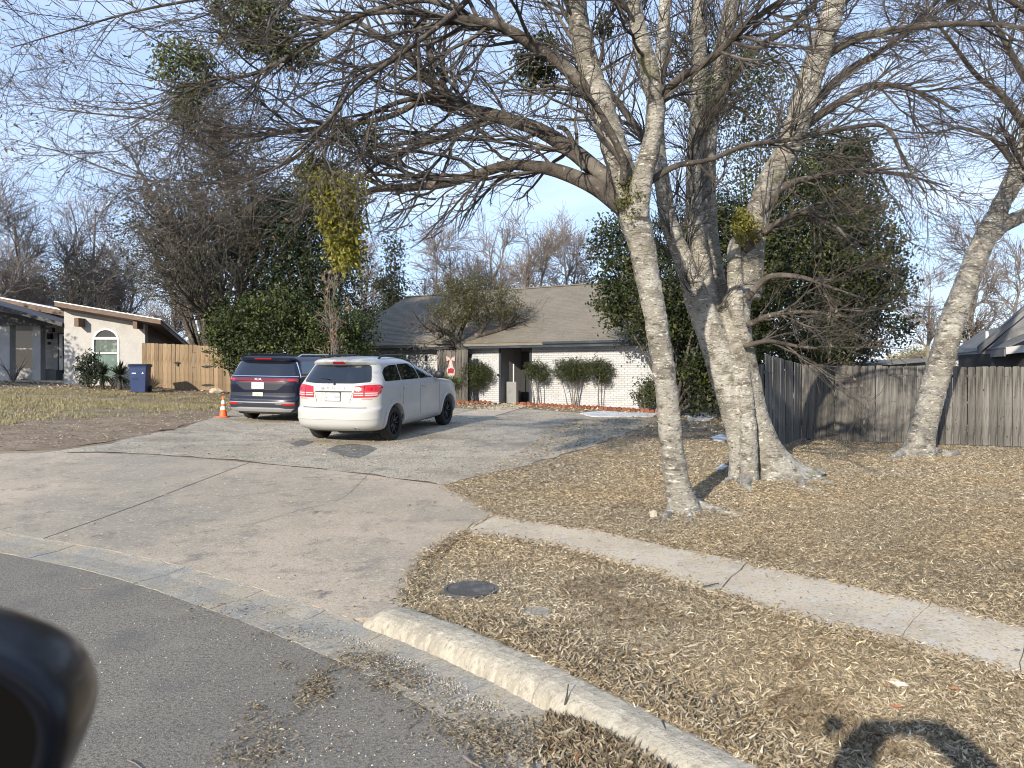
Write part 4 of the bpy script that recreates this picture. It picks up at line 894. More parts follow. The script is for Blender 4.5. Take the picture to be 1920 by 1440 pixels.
# --- dark people carrier
def navy_car():
    t = empty('parked_car'); tag(t, 'dark navy people carrier parked behind the white car beside the traffic cone', 'car')
    B = Body([(.22, .22, 4.9, .84), (.27, .09, 5.0, .92), (.33, .03, 5.06, .96), (.48, .0, 5.1, .985), (.56, .0, 5.12, .992), (.62, .03, 5.12, .995), (.68, .06, 5.1, .997), (.85, .055, 5.05, .997), (1.0, .05, 4.8, .995), (1.08, .06, 4.3, .99), (1.16, .09, 3.85, .975), (1.25, .15, 3.65, .95), (1.45, .27, 3.2, .885), (1.57, .33, 2.85, .84), (1.62, .20, 2.7, .815), (1.66, .19, 2.5, .79), (1.70, .25, 2.3, .74), (1.725, .4, 2.1, .66)], .34, .85, 3.2)
    zs = [.22, .25, .28, .3, .34, .38, .43, .48, .52, .56, .59, .62, .65, .68, .74, .8, .85, .92, 1.0, 1.04, 1.08, 1.12, 1.16, 1.2, 1.25, 1.31, 1.38, 1.45, 1.51, 1.57, 1.585, 1.60, 1.62, 1.64, 1.66, 1.68, 1.70, 1.715, 1.725]
    RA, FA, WR = 1.10, 4.19, .36; cut = []
    for xa in (RA, FA):
        for s in (-1, 1): cut.append(MB().lathe([(0, -.2), (.42, -.2), (.42, .2), (0, .2)], 40, Matrix.Translation((xa, s * .86, WR)) @ Matrix.Rotation(math.pi / 2, 4, 'X')).mesh('cut'))
    body = link('body', carve(B.mesh('body', zs, .025), cut, 'body'), MT['carnavy'], t)
    B.patch(round_corners([(-.90, 1.205), (.90, 1.205), (.81, 1.40), (.74, 1.56), (-.74, 1.56), (-.81, 1.40)], .05), 'rear', .0, .005).build('rear_window', MT['navyglass'], t)
    B.patch([(-.955, 1.178), (.955, 1.178), (.955, 1.197), (-.955, 1.197)], 'rear', .0, .014, .05).build('chrome_strip', MT['chrome'], t)
    lampo = round_corners([(-.975, 1.04), (-.6, 1.065), (.6, 1.065), (.975, 1.04), (.97, 1.15), (-.97, 1.15)], .015)
    l = B.patch(lampo, 'rear', .0, .012, .05).build('light_bar', MT['darkred'], t)
    for s in (-1, 1):
        q = [(s * .74, 1.08), (s * .95, 1.075), (s * .95, 1.11), (s * .74, 1.12)]; B.patch(q if s > 0 else q[::-1], 'rear', .012, .003, .04).build('lamp_glow', MT['redlens'], l)
    B.patch([(-.6, 1.036), (.6, 1.036), (.6, 1.048), (-.6, 1.048)], 'rear', .0, .018, .05).build('lamp_trim', MT['redlens'], l)
    B.patch([(-.58, .90), (-.46, .83), (.46, .83), (.58, .90), (.74, 1.03), (-.74, 1.03)], 'rear', .0, .010, .05).build('tailgate_panel', MT['greyplastic'], t)
    plate(t, .05, .945, B.rear(0, .945) - .012, 'FWK-4829', 'TEXAS', frame=False, w=.34, h=.165)
    B.patch([(-.93, .67), (.93, .67), (.93, .76), (-.93, .76)], 'rear', .0, .008, .05).build('bumper_step', MT['greyplastic'], t)
    sp = plate(t, .05, .72, B.rear(0, .72) - .008, 'L W F', None, w=.29, h=.095, frame=False, mat=MT['stickery'], size=.06)
    sp.name = 'bumper_sticker'
    text3('tailgate_badge', 'KIA', .085, Matrix.Translation((B.rear(0, 1.1) - .022, .05, 1.105)) @ Matrix.Rotation(-math.pi / 2, 4, 'Z') @ RX90, MT['whitepaint'], t, .003, 1.5)
    B.patch(round_corners([(-.80, .27), (.80, .27), (.92, .36), (.72, .36), (.55, .385), (-.55, .385), (-.72, .36), (-.92, .36)], .012), 'rear', .0, .018, .05).build('skid_plate', MT['silver'], t)
    B.patch([(-.93, .505), (.93, .505), (.93, .525), (-.93, .525)], 'rear', .0, .012, .05).build('chrome_strip', MT['silver'], t)
    for s in (-1, 1):
        q = [(s * .66, .452), (s * .93, .452), (s * .93, .50), (s * .62, .50)]; B.patch(q if s > 0 else q[::-1], 'rear', .0, .012, .04).build('reflector', MT['redlens'], t)
        q = [(s * .48, .462), (s * .645, .462), (s * .61, .495), (s * .46, .495)]; B.patch(q if s > 0 else q[::-1], 'rear', .0, .012, .04).build('chrome_trim', MT['chrome'], t)
    B.patch([(-.95, .255), (.95, .255), (.95, .60), (-.95, .60)], 'rear', .0, .003, .06).build('bumper', MT['greyplastic'], t)
    B.patch(round_corners([(-.24, 1.615), (.24, 1.615), (.24, 1.645), (-.24, 1.645)], .008), 'rear', .0, .012, .03).build('brake_lamp', MT['redlens'], t)
    text3('tailgate_letters', 'CARNIVAL', .035, Matrix.Translation((B.rear(.6, .575) - .012, .66, .575)) @ Matrix.Rotation(-math.pi / 2, 4, 'Z') @ RX90, MT['chrome'], t, .002, 1.2)
    for f in ('right', 'left'):
        s = -1 if f == 'right' else 1
        for nm, poly in (('quarter_window', [(.48, 1.21), (1.55, 1.21), (1.55, 1.57), (.62, 1.565), (.52, 1.4)]), ('rear_door_window', [(1.6, 1.17), (2.75, 1.16), (2.68, 1.57), (1.6, 1.57)]), ('front_door_window', [(2.8, 1.16), (3.75, 1.15), (3.2, 1.42), (2.75, 1.56)])):
            B.patch(round_corners(poly, .04), f, .002, .005, .08).build(nm, MT['navyglass'], t)
        B.patch([(.40, 1.18), (3.75, 1.18), (3.75, 1.197), (.40, 1.197)], f, .0, .012, .1).build('chrome_strip', MT['chrome'], t)
        B.patch([(.36, 1.15), (.375, 1.15), (.475, 1.55), (.46, 1.55)], f, .0, .012, .05).build('pillar_trim', MT['chrome'], t)
        MB().tube([(.7, s * .74, 1.70), (.85, s * .74, 1.745), (2.4, s * .72, 1.75), (2.6, s * .70, 1.70)], .018, 6).build('roof_rail', MT['silver'] if s < 0 else MT['blackplastic'], t)
    for xa in (RA, FA):
        for s in (-1, 1): wheel(t, (xa, s * .865, WR), WR, .235, s, 5, MT['rim'])
    MB().box(.3, 4.7, -.75, .75, .2, .28).build('underbody', MT['blackplastic'], t)
    return t
nc = navy_car(); hk = math.radians(90 - 13); h_ = Vector((math.cos(hk), math.sin(hk))); rt = Vector((h_.y, -h_.x))
rl = Vector((-7.46, 19.95)); o2 = rl + rt * .99
seat_car(nc, o2, h_, rt, 1.1, 4.19)

# traffic cone
p = G(421, 763); p = Vector((-7.84, 20.9, tz(-7.84, 20.9)))
cn = tag(empty('traffic_cone', p + Vector((0, 0, .005))), 'orange traffic cone with white bands beside the dark car', 'cone')
cn.scale = (.74, .74, .78); MB().box(-.19, .19, -.19, .19, 0, .03).build('base', MT['orange'], cn, bevel=.01)
MB().lathe([(.145, .03), (.128, .12), (.03, .72), (.022, .73), (0, .73)], 24).build('body', MT['orange'], cn, smooth=True)
for z0, z1 in ((.26, .38), (.46, .60)): r0, r1 = .128 - (z0 - .12) / .6 * .098, .128 - (z1 - .12) / .6 * .098; MB().lathe([(r0 + .001, z0), (r0 + .004, z0), (r1 + .004, z1), (r1 + .001, z1)], 24).build('band', MT['reflect'], cn)

# blue wheeled bin
def bin_():
    x, y = PX(263, 735, 29.2)[:2]; t = tag(empty('wheeled_bin', (x, y, tz(x, y)), .18), 'blue wheeled recycling bin standing in front of the cedar gate', 'bin')
    def ring(w, d, z): return [(-w / 2, -d / 2, z), (w / 2, -d / 2, z), (w / 2, d / 2, z), (-w / 2, d / 2, z)]
    mb = MB(); lv = [(.50, .56, .03), (.53, .60, .3), (.585, .68, .80), (.60, .70, .98), (.66, .78, .985), (.66, .78, 1.03)]; V = []
    for w, d, z in lv: V += ring(w, d, z)
    Fs = [(i * 4 + k, i * 4 + (k + 1) % 4, i * 4 + 4 + (k + 1) % 4, i * 4 + 4 + k) for i in range(len(lv) - 1) for k in range(4)] + [(3, 2, 1, 0), tuple(range(len(V) - 4, len(V)))]
    mb.add(V, Fs).build('body', MT['binblue'], t, bevel=.018, seg=2)
    MB().prism([(-.42, 1.032), (.42, 1.032), (.40, 1.075), (.1, 1.10), (-.3, 1.09), (-.42, 1.06)], -.34, .34, 'x', Matrix.Rotation(0, 4, 'Z')).build('lid', MT['bindark'], t, bevel=.012)
    MB().tube([(-.26, .44, 1.0), (.26, .44, 1.0)], .018, 8).build('handle', MT['bindark'], t)
    for s in (-1, 1): MB().lathe([(0, -.03), (.13, -.03), (.14, 0), (.13, .03), (0, .03)], 20, Matrix.Translation((s * .29, .27, .14)) @ Matrix.Rotation(math.pi / 2, 4, 'Y')).build('wheel', MT['tyre'], t)
    MB().box(-.20, -.06, -.353, -.342, .72, .76).build('sticker', MT['plate'], t)
    MB().prism([(.14, .72), (.22, .72), (.18, .80)], -.358, -.347).build('recycling_mark', MT['plate'], t)
    for z in (.55, .5): MB().box(-.2, .0, -.338, -.325, z - .38 + .38, z + .012).build('moulded_rib', MT['bindark'], t)
bin_()
# ------------------------------------------------------------------ branching
def nrm(a): return a / np.maximum(np.linalg.norm(a, axis=-1, keepdims=True), 1e-9)
def tubes(P, R, sides, wob=0.0):
    """many polylines (N,K,3) with radii (N,K) -> vertices, quads"""
    N, K, _ = P.shape; T = nrm(np.gradient(P, axis=1)); ref = np.where(np.abs(nrm(P[:, -1:] - P[:, :1])[..., 2:]) < .8, np.array([0, 0, 1.]), np.array([1., 0, 0]))
    U = nrm(np.cross(T, np.broadcast_to(ref, T.shape))); W = np.cross(T, U); th = np.arange(sides) * 2 * math.pi / sides
    V = P[:, :, None] + R[:, :, None, None] * (np.cos(th)[None, None, :, None] * U[:, :, None] + np.sin(th)[None, None, :, None] * W[:, :, None])
    idx = np.arange(N * K * sides).reshape(N, K, sides); a = idx[:, :-1]; b = np.roll(a, -1, 2); c = idx[:, 1:]; d = np.roll(c, -1, 2)
    return V.reshape(-1, 3), np.stack([a, b, d, c], -1).reshape(-1, 4)
def join(parts):
    V = []; Fc = []; n = 0
    for v, f in parts: V.append(v); Fc.append(f + n); n += len(v)
    return np.concatenate(V), np.concatenate(Fc)
def grow(P, R, n, lr, K=6, spread=(25, 70), trop=(0, 0, 0), rr=.6, rmax=.05, rend=.25, curl=.18, tr=(.15, 1.0), g=None, parentlen=0.0):
    g = g or rng; seg = np.linalg.norm(np.diff(P, axis=1), axis=2).sum(1); w = seg / seg.sum(); i = g.choice(len(P), n, p=w); t = g.uniform(tr[0], tr[1], n) * (P.shape[1] - 1.001)
    k = t.astype(int); f = (t - k)[:, None]; p0 = P[i, k] * (1 - f) + P[i, k + 1] * f; T = nrm(P[i, k + 1] - P[i, k]); r0 = (R[i, k] * (1 - f[:, 0]) + R[i, k + 1] * f[:, 0])
    a = np.radians(g.uniform(spread[0], spread[1], n))[:, None]; q = g.normal(size=(n, 3)); q = nrm(q - (q * T).sum(1, keepdims=True) * T)
    d = nrm(T * np.cos(a) + q * np.sin(a)); L = g.uniform(lr[0], lr[1], n) * (1 - parentlen * (t / (P.shape[1] - 1)))
    out = np.empty((n, K, 3)); out[:, 0] = p0; tv = np.asarray(trop, float)
    for s in range(1, K):
        out[:, s] = out[:, s - 1] + d * (L / (K - 1))[:, None]; d = nrm(d + g.normal(size=(n, 3)) * curl + tv)
    rs = np.minimum(r0 * rr, rmax)[:, None] * np.linspace(1, rend, K)[None]
    return out, rs
def stem(nodes, n, ws=1.0):
    """nodes (u, v, width px, distance) -> path and radii"""
    Q = np.array([(*PX(a[0], a[1], a[3]), a[2] * ws / 2 / F * a[3]) for a in nodes]); C = catmull(Q, n); return C[:, :3], np.maximum(C[:, 3], .004)
def trunk_tube(P, R, sides=22, lump=.05, flare=0.0, seed=0):
    g = np.random.default_rng(seed); K = len(P); V, Fc = tubes(P[None], R[None], sides); V = V.reshape(K, sides, 3); th = np.arange(sides) * 2 * math.pi / sides
    s = np.concatenate([[0], np.cumsum(np.linalg.norm(np.diff(P, axis=0), axis=1))]); D = np.zeros((K, sides))
    for _ in range(9):
        m = g.integers(1, 6); fz = g.uniform(.6, 5.0); D += np.sin(m * th[None] + fz * s[:, None] + g.uniform(0, 6.3) + np.sin(s[:, None] * g.uniform(.5, 2))) * g.uniform(.3, 1) / 3
    C = P[:, None]; rad = V - C; sc = 1 + lump * D
    if flare: sc = sc + flare * np.exp(-s[:, None] / .22) * (.55 + .45 * np.sin(3 * th[None] + seed) + .25 * np.sin(5 * th[None] + 2))
    W = C + rad * sc[..., None]; W = np.concatenate([np.repeat(P[:1, None], sides, 1) + (W[:1] - P[:1, None]) * .01, W, np.repeat(P[-1:, None], sides, 1) + (W[-1:] - P[-1:, None]) * .01], 0)
    idx = np.arange((K + 2) * sides).reshape(K + 2, sides); a = idx[:-1]; b = np.roll(a, -1, 1); c = idx[1:]; d = np.roll(c, -1, 1)
    return W.reshape(-1, 3), np.stack([a, b, d, c], -1).reshape(-1, 4)
def resample(P, R, K):
    t = np.linspace(0, len(P) - 1, K); i = np.minimum(t.astype(int), len(P) - 2); f = (t - i)[:, None]
    return P[i] * (1 - f) + P[i + 1] * f, R[i] * (1 - f[:, 0]) + R[i + 1] * f[:, 0]
def leaves(C, size, cols, g, fold=.25, droop=0.0, aspect=.42, cvar=.25, norm_up=0.0):
    """diamond leaves at points C; cols (n,3) or one colour"""
    n = len(C); sz = size * g.uniform(.6, 1.35, n); d = nrm(g.normal(size=(n, 3)) + np.array([0, 0, -droop])); q = nrm(np.cross(d, g.normal(size=(n, 3)))); nn = np.cross(d, q)
    L = d * sz[:, None]; Wd = q * (sz * aspect)[:, None]; up = nn * (sz * fold * g.uniform(-.4, 1, n))[:, None]
    V = np.stack([C, C + L * .45 + Wd * .5 + up * .5, C + L, C + L * .45 - Wd * .5 + up * .5], 1); I = np.arange(n)[:, None] * 4
    Fc = np.concatenate([I + np.array([0, 1, 2]), I + np.array([0, 2, 3])], 0)
    col = np.broadcast_to(np.asarray(cols, float), (n, 3)) * g.uniform(1 - cvar, 1 + cvar, (n, 1)) * g.uniform(.93, 1.07, (n, 3)); return V.reshape(-1, 3), Fc, np.repeat(col, 4, 0)
def leaf_obj(name, C, size, cols, parent, mat, g, kind='stuff', **k):
    V, Fc, col = leaves(C, size, cols, g, **k); loc = np.array(parent.location) if parent is not None else 0
    return tag(link(name, npmesh(name, V - loc, Fc, col), mat, parent), kind=kind)
def tree_obj(name, parts, parent, mat, smooth=True, kind=None):
    V, Fc = join(parts); return tag(link(name, npmesh(name, V - np.array(parent.location), Fc, smooth=smooth), mat, parent), kind=kind)
def trunk_obj(name, parts, parent, mat, voxel=.02):
    """weld overlapping stems into one skin with lumpy bark"""
    V, Fc = join(parts); o = bpy.data.objects.new('tmp_trunk', npmesh('tmp', V - np.array(parent.location), Fc)); COL.objects.link(o)
    m = o.modifiers.new('r', 'REMESH'); m.mode = 'VOXEL'; m.voxel_size = voxel
    m = o.modifiers.new('s', 'SMOOTH'); m.factor = .5; m.iterations = 5
    for sc, st in ((.16, .035), (.05, .014)):
        tx = bpy.data.textures.new('bark_lumps', 'CLOUDS'); tx.noise_scale = sc; tx.noise_depth = 2; m = o.modifiers.new('d', 'DISPLACE'); m.texture = tx; m.strength = st; m.mid_level = .5; m.texture_coords = 'LOCAL'
    dg = bpy.context.evaluated_depsgraph_get(); dg.update(); me = bpy.data.meshes.new_from_object(o.evaluated_get(dg)); me.name = name; bpy.data.objects.remove(o, do_unlink=True)
    me.materials.clear()
    for p in me.polygons: p.use_smooth = True
    return link(name, me, MT[mat], parent)
def clump_points(ells, nclump, per, cr, g, bias=.33, flat=1.0):
    """points in clumps spread through ellipsoids given as (centre, radii)"""
    vol = np.array([e[1][0] * e[1][1] * e[1][2] for e in ells]) ** .8; k = g.choice(len(ells), nclump, p=vol / vol.sum())
    d = nrm(g.normal(size=(nclump, 3))); r = g.uniform(0, 1, nclump) ** bias; c = np.array([ells[i][0] for i in k]) + d * r[:, None] * np.array([ells[i][1] for i in k])
    P = np.repeat(c, per, 0) + g.normal(size=(nclump * per, 3)) * cr * np.array([1, 1, flat]); sh = np.repeat(g.uniform(.65, 1.3, nclump), per); return P, sh, c
def ellpx(u, v, ru, rv, d, rd): return (np.array(PX(u, v, d)), np.array([ru / F * d, rd, rv / F * d]))

def twiggery(limbs, n1, n2, n3, g, l1=(.9, 2.4), l2=(.4, 1.1), l3=(.15, .5), trop=(0, 0, .02), r=(.022, .009, .0045), zmin=None, tr1=(.15, 1)):
    P = np.stack([a for a, b in limbs]); R = np.stack([b for a, b in limbs])
    P1, R1 = grow(P, R, n1, l1, 9, (20, 65), trop, .55, r[0], .3, .14, tr1, g); P2, R2 = grow(P1, R1, n2, l2, 7, (14, 48), trop, .6, r[1], .35, .12, (.1, 1), g)
    P3, R3 = grow(P2, R2, n3, l3, 5, (14, 50), (0, 0, .02), .7, r[2], .55, .12, (.1, 1), g)
    if zmin is not None:
        k1, k2, k3 = [q[:, :, 2].min(1) > zmin for q in (P1, P2, P3)]; P1, R1, P2, R2, P3, R3 = P1[k1], R1[k1], P2[k2], R2[k2], P3[k3], R3[k3]
    out = [tubes(P1, R1, 5), tubes(P2, R2, 4), tubes(P3, np.maximum(R3, r[2] * .5), 3)]
    return out, (P1, P2, P3)

# ------------------------------------------------------------------ front tree with one pale trunk
g1 = np.random.default_rng(11); D1_, K_ = 8.72, 40
b1 = G(1278, 958); T1 = tag(empty('shade_tree', (b1.x, b1.y, b1.z)), 'nearest bare tree, single pale trunk dividing high up with long arching limbs', 'tree')
def S(*n, d=8.72, d1=None, ws=.74):
    m = len(n); return stem([(a[0], a[1], a[2] * ws, d + ((d1 if d1 is not None else d) - d) * k / max(1, m - 1)) for k, a in enumerate(n)], K_)
bz = b1.y
main1 = stem([(1284, 975, 104, bz), (1279, 945, 92, bz), (1269, 900, 80, bz), (1256, 800, 75, bz), (1246, 700, 74, bz), (1232, 610, 74, bz), (1216, 530, 80, bz), (1201, 455, 92, bz), (1187, 405, 98, bz), (1180, 360, 84, bz)], 90, 0.57)
A1 = S((1186, 400, 62), (1170, 335, 62), (1150, 270, 58), (1125, 190, 54), (1100, 110, 50), (1085, 40, 47), (1075, -40, 44), (1055, -170, 38), (1030, -320, 28), d=bz, ws=.85)
B1 = S((1192, 405, 58), (1203, 340, 48), (1222, 265, 42), (1230, 195, 42), (1215, 120, 40), (1196, 50, 36), (1180, -40, 32), (1150, -180, 26), (1130, -300, 18), d=bz - .1, d1=bz - 1.0, ws=.85)
B1b = S((1230, 200, 30), (1268, 152, 22), (1330, 112, 20), (1372, 74, 18), (1420, 32, 16), (1480, -10, 14), (1560, -80, 9), d=bz - .4, d1=bz - 1.6)
C1 = S((1178, 392, 56), (1120, 352, 44), (1050, 322, 36), (1000, 312, 30), (950, 310, 26), (890, 328, 24), (830, 345, 22), (760, 352, 20), (700, 356, 16), (640, 385, 10), (600, 420, 5), d=bz, d1=bz + .9)
D1 = S((1168, 362, 52), (1110, 312, 44), (1060, 275, 40), (1000, 240, 36), (920, 216, 32), (880, 204, 29), (840, 180, 26), (800, 140, 23), (760, 100, 19), (700, 60, 14), (640, 20, 10), d=bz, d1=bz + 1.6)
D2 = S((915, 218, 22), (850, 250, 16), (780, 275, 13), (720, 300, 11), (680, 330, 8), (640, 380, 4), d=bz + .7, d1=bz + .9)
D3 = S((840, 180, 18), (760, 188, 13), (680, 222, 10), (600, 272, 8), (540, 335, 5), (490, 380, 3), d=bz + .9, d1=bz + .2)
E1 = S((1132, 205, 40), (1065, 132, 34), (1000, 85, 31), (940, 50, 27), (880, 38, 22), (810, 30, 17), (740, 22, 13), (660, 32, 10), (560, 62, 7), (470, 120, 4), d=bz, d1=bz - .6)
F1 = S((1080, -30, 22), (980, -60, 19), (900, -20, 16), (850, 25, 15), (800, 65, 14), (735, 112, 13), (668, 162, 11), (620, 220, 9), (570, 270, 7), (510, 320, 4), (450, 350, 2.5), d=bz, d1=bz - 1.2)
G1 = S((900, 40, 16), (800, 0, 14), (700, 20, 13), (620, 60, 12), (540, 108, 11), (470, 140, 10), (400, 150, 8), (330, 180, 6), (240, 205, 4), (140, 195, 2.5), d=bz, d1=bz + .8)
H1 = S((820, 165, 16), (740, 215, 14), (640, 235, 13), (560, 245, 12), (490, 252, 11), (420, 255, 9), (350, 235, 7), (270, 222, 5), (170, 212, 4), (70, 195, 2.5), (10, 140, 1.5), d=bz + .9, d1=bz + 1.9)
I1 = S((1205, 350, 20), (1265, 312, 15), (1330, 300, 12), (1400, 272, 11), (1480, 262, 11), (1560, 246, 11), (1640, 234, 11), (1672, 250, 9), (1695, 300, 7), (1735, 362, 5), d=bz - .1, d1=bz - .5)
J1 = S((1170, 345, 22), (1165, 290, 18), (1110, 190, 15), (1060, 165, 11), (1020, 160, 7), d=bz - .2, d1=bz - .8)
K1 = S((1095, 318, 16), (1075, 268, 13), (1060, 243, 12), (1045, 238, 11), d=bz, d1=bz - .1)
L1_ = S((640, 200, 10), (560, 290, 8), (470, 330, 7), (360, 345, 5), (240, 330, 4), (130, 290, 3), (20, 260, 1.5), d=bz + .9, d1=bz + 2.2)
M1 = S((980, -60, 15), (800, -70, 13), (600, -40, 11), (420, -10, 9), (260, 20, 6), (120, 60, 4), (20, 90, 2), d=bz - .6, d1=bz - 1.8)
limbs1 = [A1, B1, B1b, C1, D1, D2, D3, E1, F1, G1, H1, I1, J1, L1_, M1]
parts = [trunk_tube(*main1, 26, .05, .38, 1)]
for k, (p, r) in enumerate([A1, B1]): parts.append(trunk_tube(p, r, 18, .06, 0, 20 + k))
def root(pts, r0, g, tre):
    P = []; n = len(pts); R = []
    for k, (u, v) in enumerate(pts): q = G(u, v); P.append((q.x, q.y, q.z + r0 * (1 - k / n) * .35 - .01)); R.append(r0 * (1 - .8 * k / (n - 1)))
    C = catmull(np.hstack([np.array(P), np.array(R)[:, None]]), 24); return trunk_tube(C[:, :3], C[:, 3], 12, .12, 0, len(pts) + int(pts[0][0]))
parts += [root([(1295, 952), (1320, 957), (1352, 962), (1395, 968)], .10, g1, T1), root([(1262, 955), (1250, 968), (1242, 985)], .075, g1, T1), root([(1276, 952), (1290, 966), (1300, 985)], .07, g1, T1)]
trunk_obj('trunk', parts, T1, 'bark', .017)
tree_obj('limbs', [trunk_tube(p, r, 12, .09, 0, 40 + k) for k, (p, r) in enumerate(limbs1[2:] + [K1])], T1, MT['darkbark'])
R24 = [resample(p, r, 24) for p, r in limbs1]
tw, (P1a, P2a, P3a) = twiggery(R24[3:], 300, 1900, 6800, g1, (.5, 2.2), (.25, .95), (.12, .45), (0, -.02, -.01), (.026, .0115, .0052), zmin=3.15)
tw2, _ = twiggery(R24[:3], 70, 450, 2200, g1, (.5, 1.6), (.3, .9), (.12, .4), (0, 0, .03), (.02, .009, .0046), tr1=(.3, 1))
tree_obj('twigs', tw + tw2, T1, MT['twig'], False, 'stuff')
# mistletoe: hanging green clumps in the limbs
YG, OG, DG = (0.18, 0.17, 0.028), (0.115, 0.125, 0.03), (0.05, 0.062, 0.022)
def mistletoe(tree, ells, n, per, cr, size, col, g, droop=.8):
    P, sh, c = clump_points(ells, n, per, cr, g); o = leaf_obj('mistletoe', P, size, np.array(col)[None] * sh[:, None], tree, MT['green'], g, droop=droop, aspect=.45, cvar=.35); return o
ms = mistletoe(T1, [ellpx(640, 372, 36, 45, 8.7, .25), ellpx(640, 430, 36, 60, 8.7, .25), ellpx(648, 478, 24, 34, 8.7, .2), ellpx(610, 350, 24, 30, 8.7, .2), ellpx(668, 350, 18, 26, 8.7, .15)], 150, 40, .055, .055, YG, g1)
mistletoe(T1, [ellpx(590, 330, 40, 45, 9.5, .3)], 60, 36, .05, .05, OG, g1); mistletoe(T1, [ellpx(350, 130, 55, 60, 9.6, .45), ellpx(345, 195, 40, 30, 9.6, .3)], 110, 34, .06, .055, (0.085, .10, .03), g1)
mistletoe(T1, [ellpx(480, 40, 80, 60, 9.2, .5), ellpx(540, 90, 50, 40, 9.2, .4)], 190, 36, .06, .055, (0.075, .085, .025), g1); mistletoe(T1, [ellpx(1010, 115, 42, 52, 8.9, .25)], 70, 34, .05, .05, DG, g1)
mistletoe(T1, [ellpx(680, 265, 60, 30, 9.4, .3)], 46, 26, .05, .045, OG, g1); mistletoe(T1, [ellpx(1135, 45, 14, 25, 8.8, .1)], 14, 30, .04, .05, OG, g1); mistletoe(T1, [ellpx(1185, 370, 26, 40, 8.45, .12)], 34, 26, .035, .04, (.10, .10, .03), g1)
hp = np.concatenate([P2a[g1.choice(len(P2a), 700), -1], P3a[g1.choice(len(P3a), 900), -1]]); leaf_obj('dead_leaves', hp, .05, (.14, .10, .065), T1, MT['leaf'], g1, droop=1.2)

# ------------------------------------------------------------------ forked tree behind it
g2 = np.random.default_rng(22); b2 = G(1425, 895); dz = b2.y
T2 = tag(empty('shade_tree', tuple(b2)), 'large forked bare tree with several thick stems from one flared base', 'tree')
main2 = stem([(1458, 912, 230, dz), (1450, 885, 158, dz), (1434, 840, 108, dz), (1412, 780, 92, dz), (1394, 710, 96, dz), (1382, 640, 92, dz), (1382, 580, 82, dz), (1398, 520, 64, dz), (1402, 470, 56, dz)], 80, 0.60)
left2 = stem([(1390, 925, 84, dz - .25), (1388, 890, 66, dz - .22), (1383, 830, 60, dz - .15), (1372, 760, 74, dz - .08), (1354, 690, 90, dz), (1334, 625, 90, dz), (1312, 570, 80, dz), (1290, 510, 62, dz), (1266, 450, 56, dz), (1250, 400, 52, dz), (1240, 330, 47, dz), (1232, 240, 42, dz), (1238, 120, 38, dz), (1246, 0, 34, dz), (1240, -200, 26, dz)], 110, 0.62)
front2 = stem([(1400, 915, 66, dz - .42), (1404, 880, 50, dz - .38), (1402, 800, 46, dz - .3), (1396, 720, 40, dz - .2), (1388, 640, 36, dz - .12), (1380, 570, 44, dz - .15), (1378, 500, 42, dz - .1), (1378, 462, 38, dz - .1), (1394, 446, 26, dz - .2)], 70, 0.66)
cen2 = stem([(1352, 660, 60, dz + .1), (1335, 590, 50, dz + .1), (1320, 520, 45, dz + .2), (1306, 440, 41, dz + .2), (1301, 350, 39, dz + .3), (1305, 250, 37, dz + .3), (1310, 150, 36, dz + .3), (1310, 50, 36, dz + .3), (1316, -60, 33, dz + .3), (1310, -250, 25, dz + .3)], 80, 0.78)
cen2b = stem([(1365, 620, 46, dz + .2), (1345, 540, 40, dz + .4), (1332, 440, 36, dz + .5), (1328, 330, 34, dz + .6), (1334, 210, 33, dz + .6), (1350, 100, 30, dz + .7), (1372, 0, 28, dz + .8), (1400, -160, 20, dz + .9)], 70, 0.85)
rt2 = stem([(1398, 560, 60, dz + .1), (1408, 480, 52, dz + .1), (1418, 410, 48, dz + .1), (1440, 345, 46, dz + .1), (1474, 285, 47, dz), (1500, 220, 48, dz - .1), (1520, 150, 48, dz - .1), (1544, 72, 48, dz - .2), (1566, 0, 46, dz - .2), (1598, -110, 40, dz - .3), (1640, -280, 30, dz - .4)], 90, 0.92)
parts = [trunk_tube(*main2, 28, .06, .42, 31), trunk_tube(*left2, 24, .06, .3, 32), trunk_tube(*front2, 20, .07, .3, 33), trunk_tube(*cen2, 20, .06, 0, 34), trunk_tube(*cen2b, 18, .06, 0, 35), trunk_tube(*rt2, 22, .06, 0, 36)]
parts += [root([(1470, 885), (1500, 888), (1530, 900), (1562, 908)], .16, g2, T2), root([(1478, 892), (1500, 905), (1505, 912)], .11, g2, T2), root([(1395, 905), (1398, 915), (1412, 922)], .10, g2, T2), root([(1500, 915), (1540, 925), (1572, 942)], .05, g2, T2), root([(1375, 898), (1360, 905), (1350, 908)], .07, g2, T2)]
trunk_obj('trunk', parts, T2, 'bark', .017)
def S2(*n, d, d1=None):
    m = len(n); return stem([(a[0], a[1], a[2], d + ((d1 if d1 is not None else d) - d) * k / max(1, m - 1)) for k, a in enumerate(n)], K_)
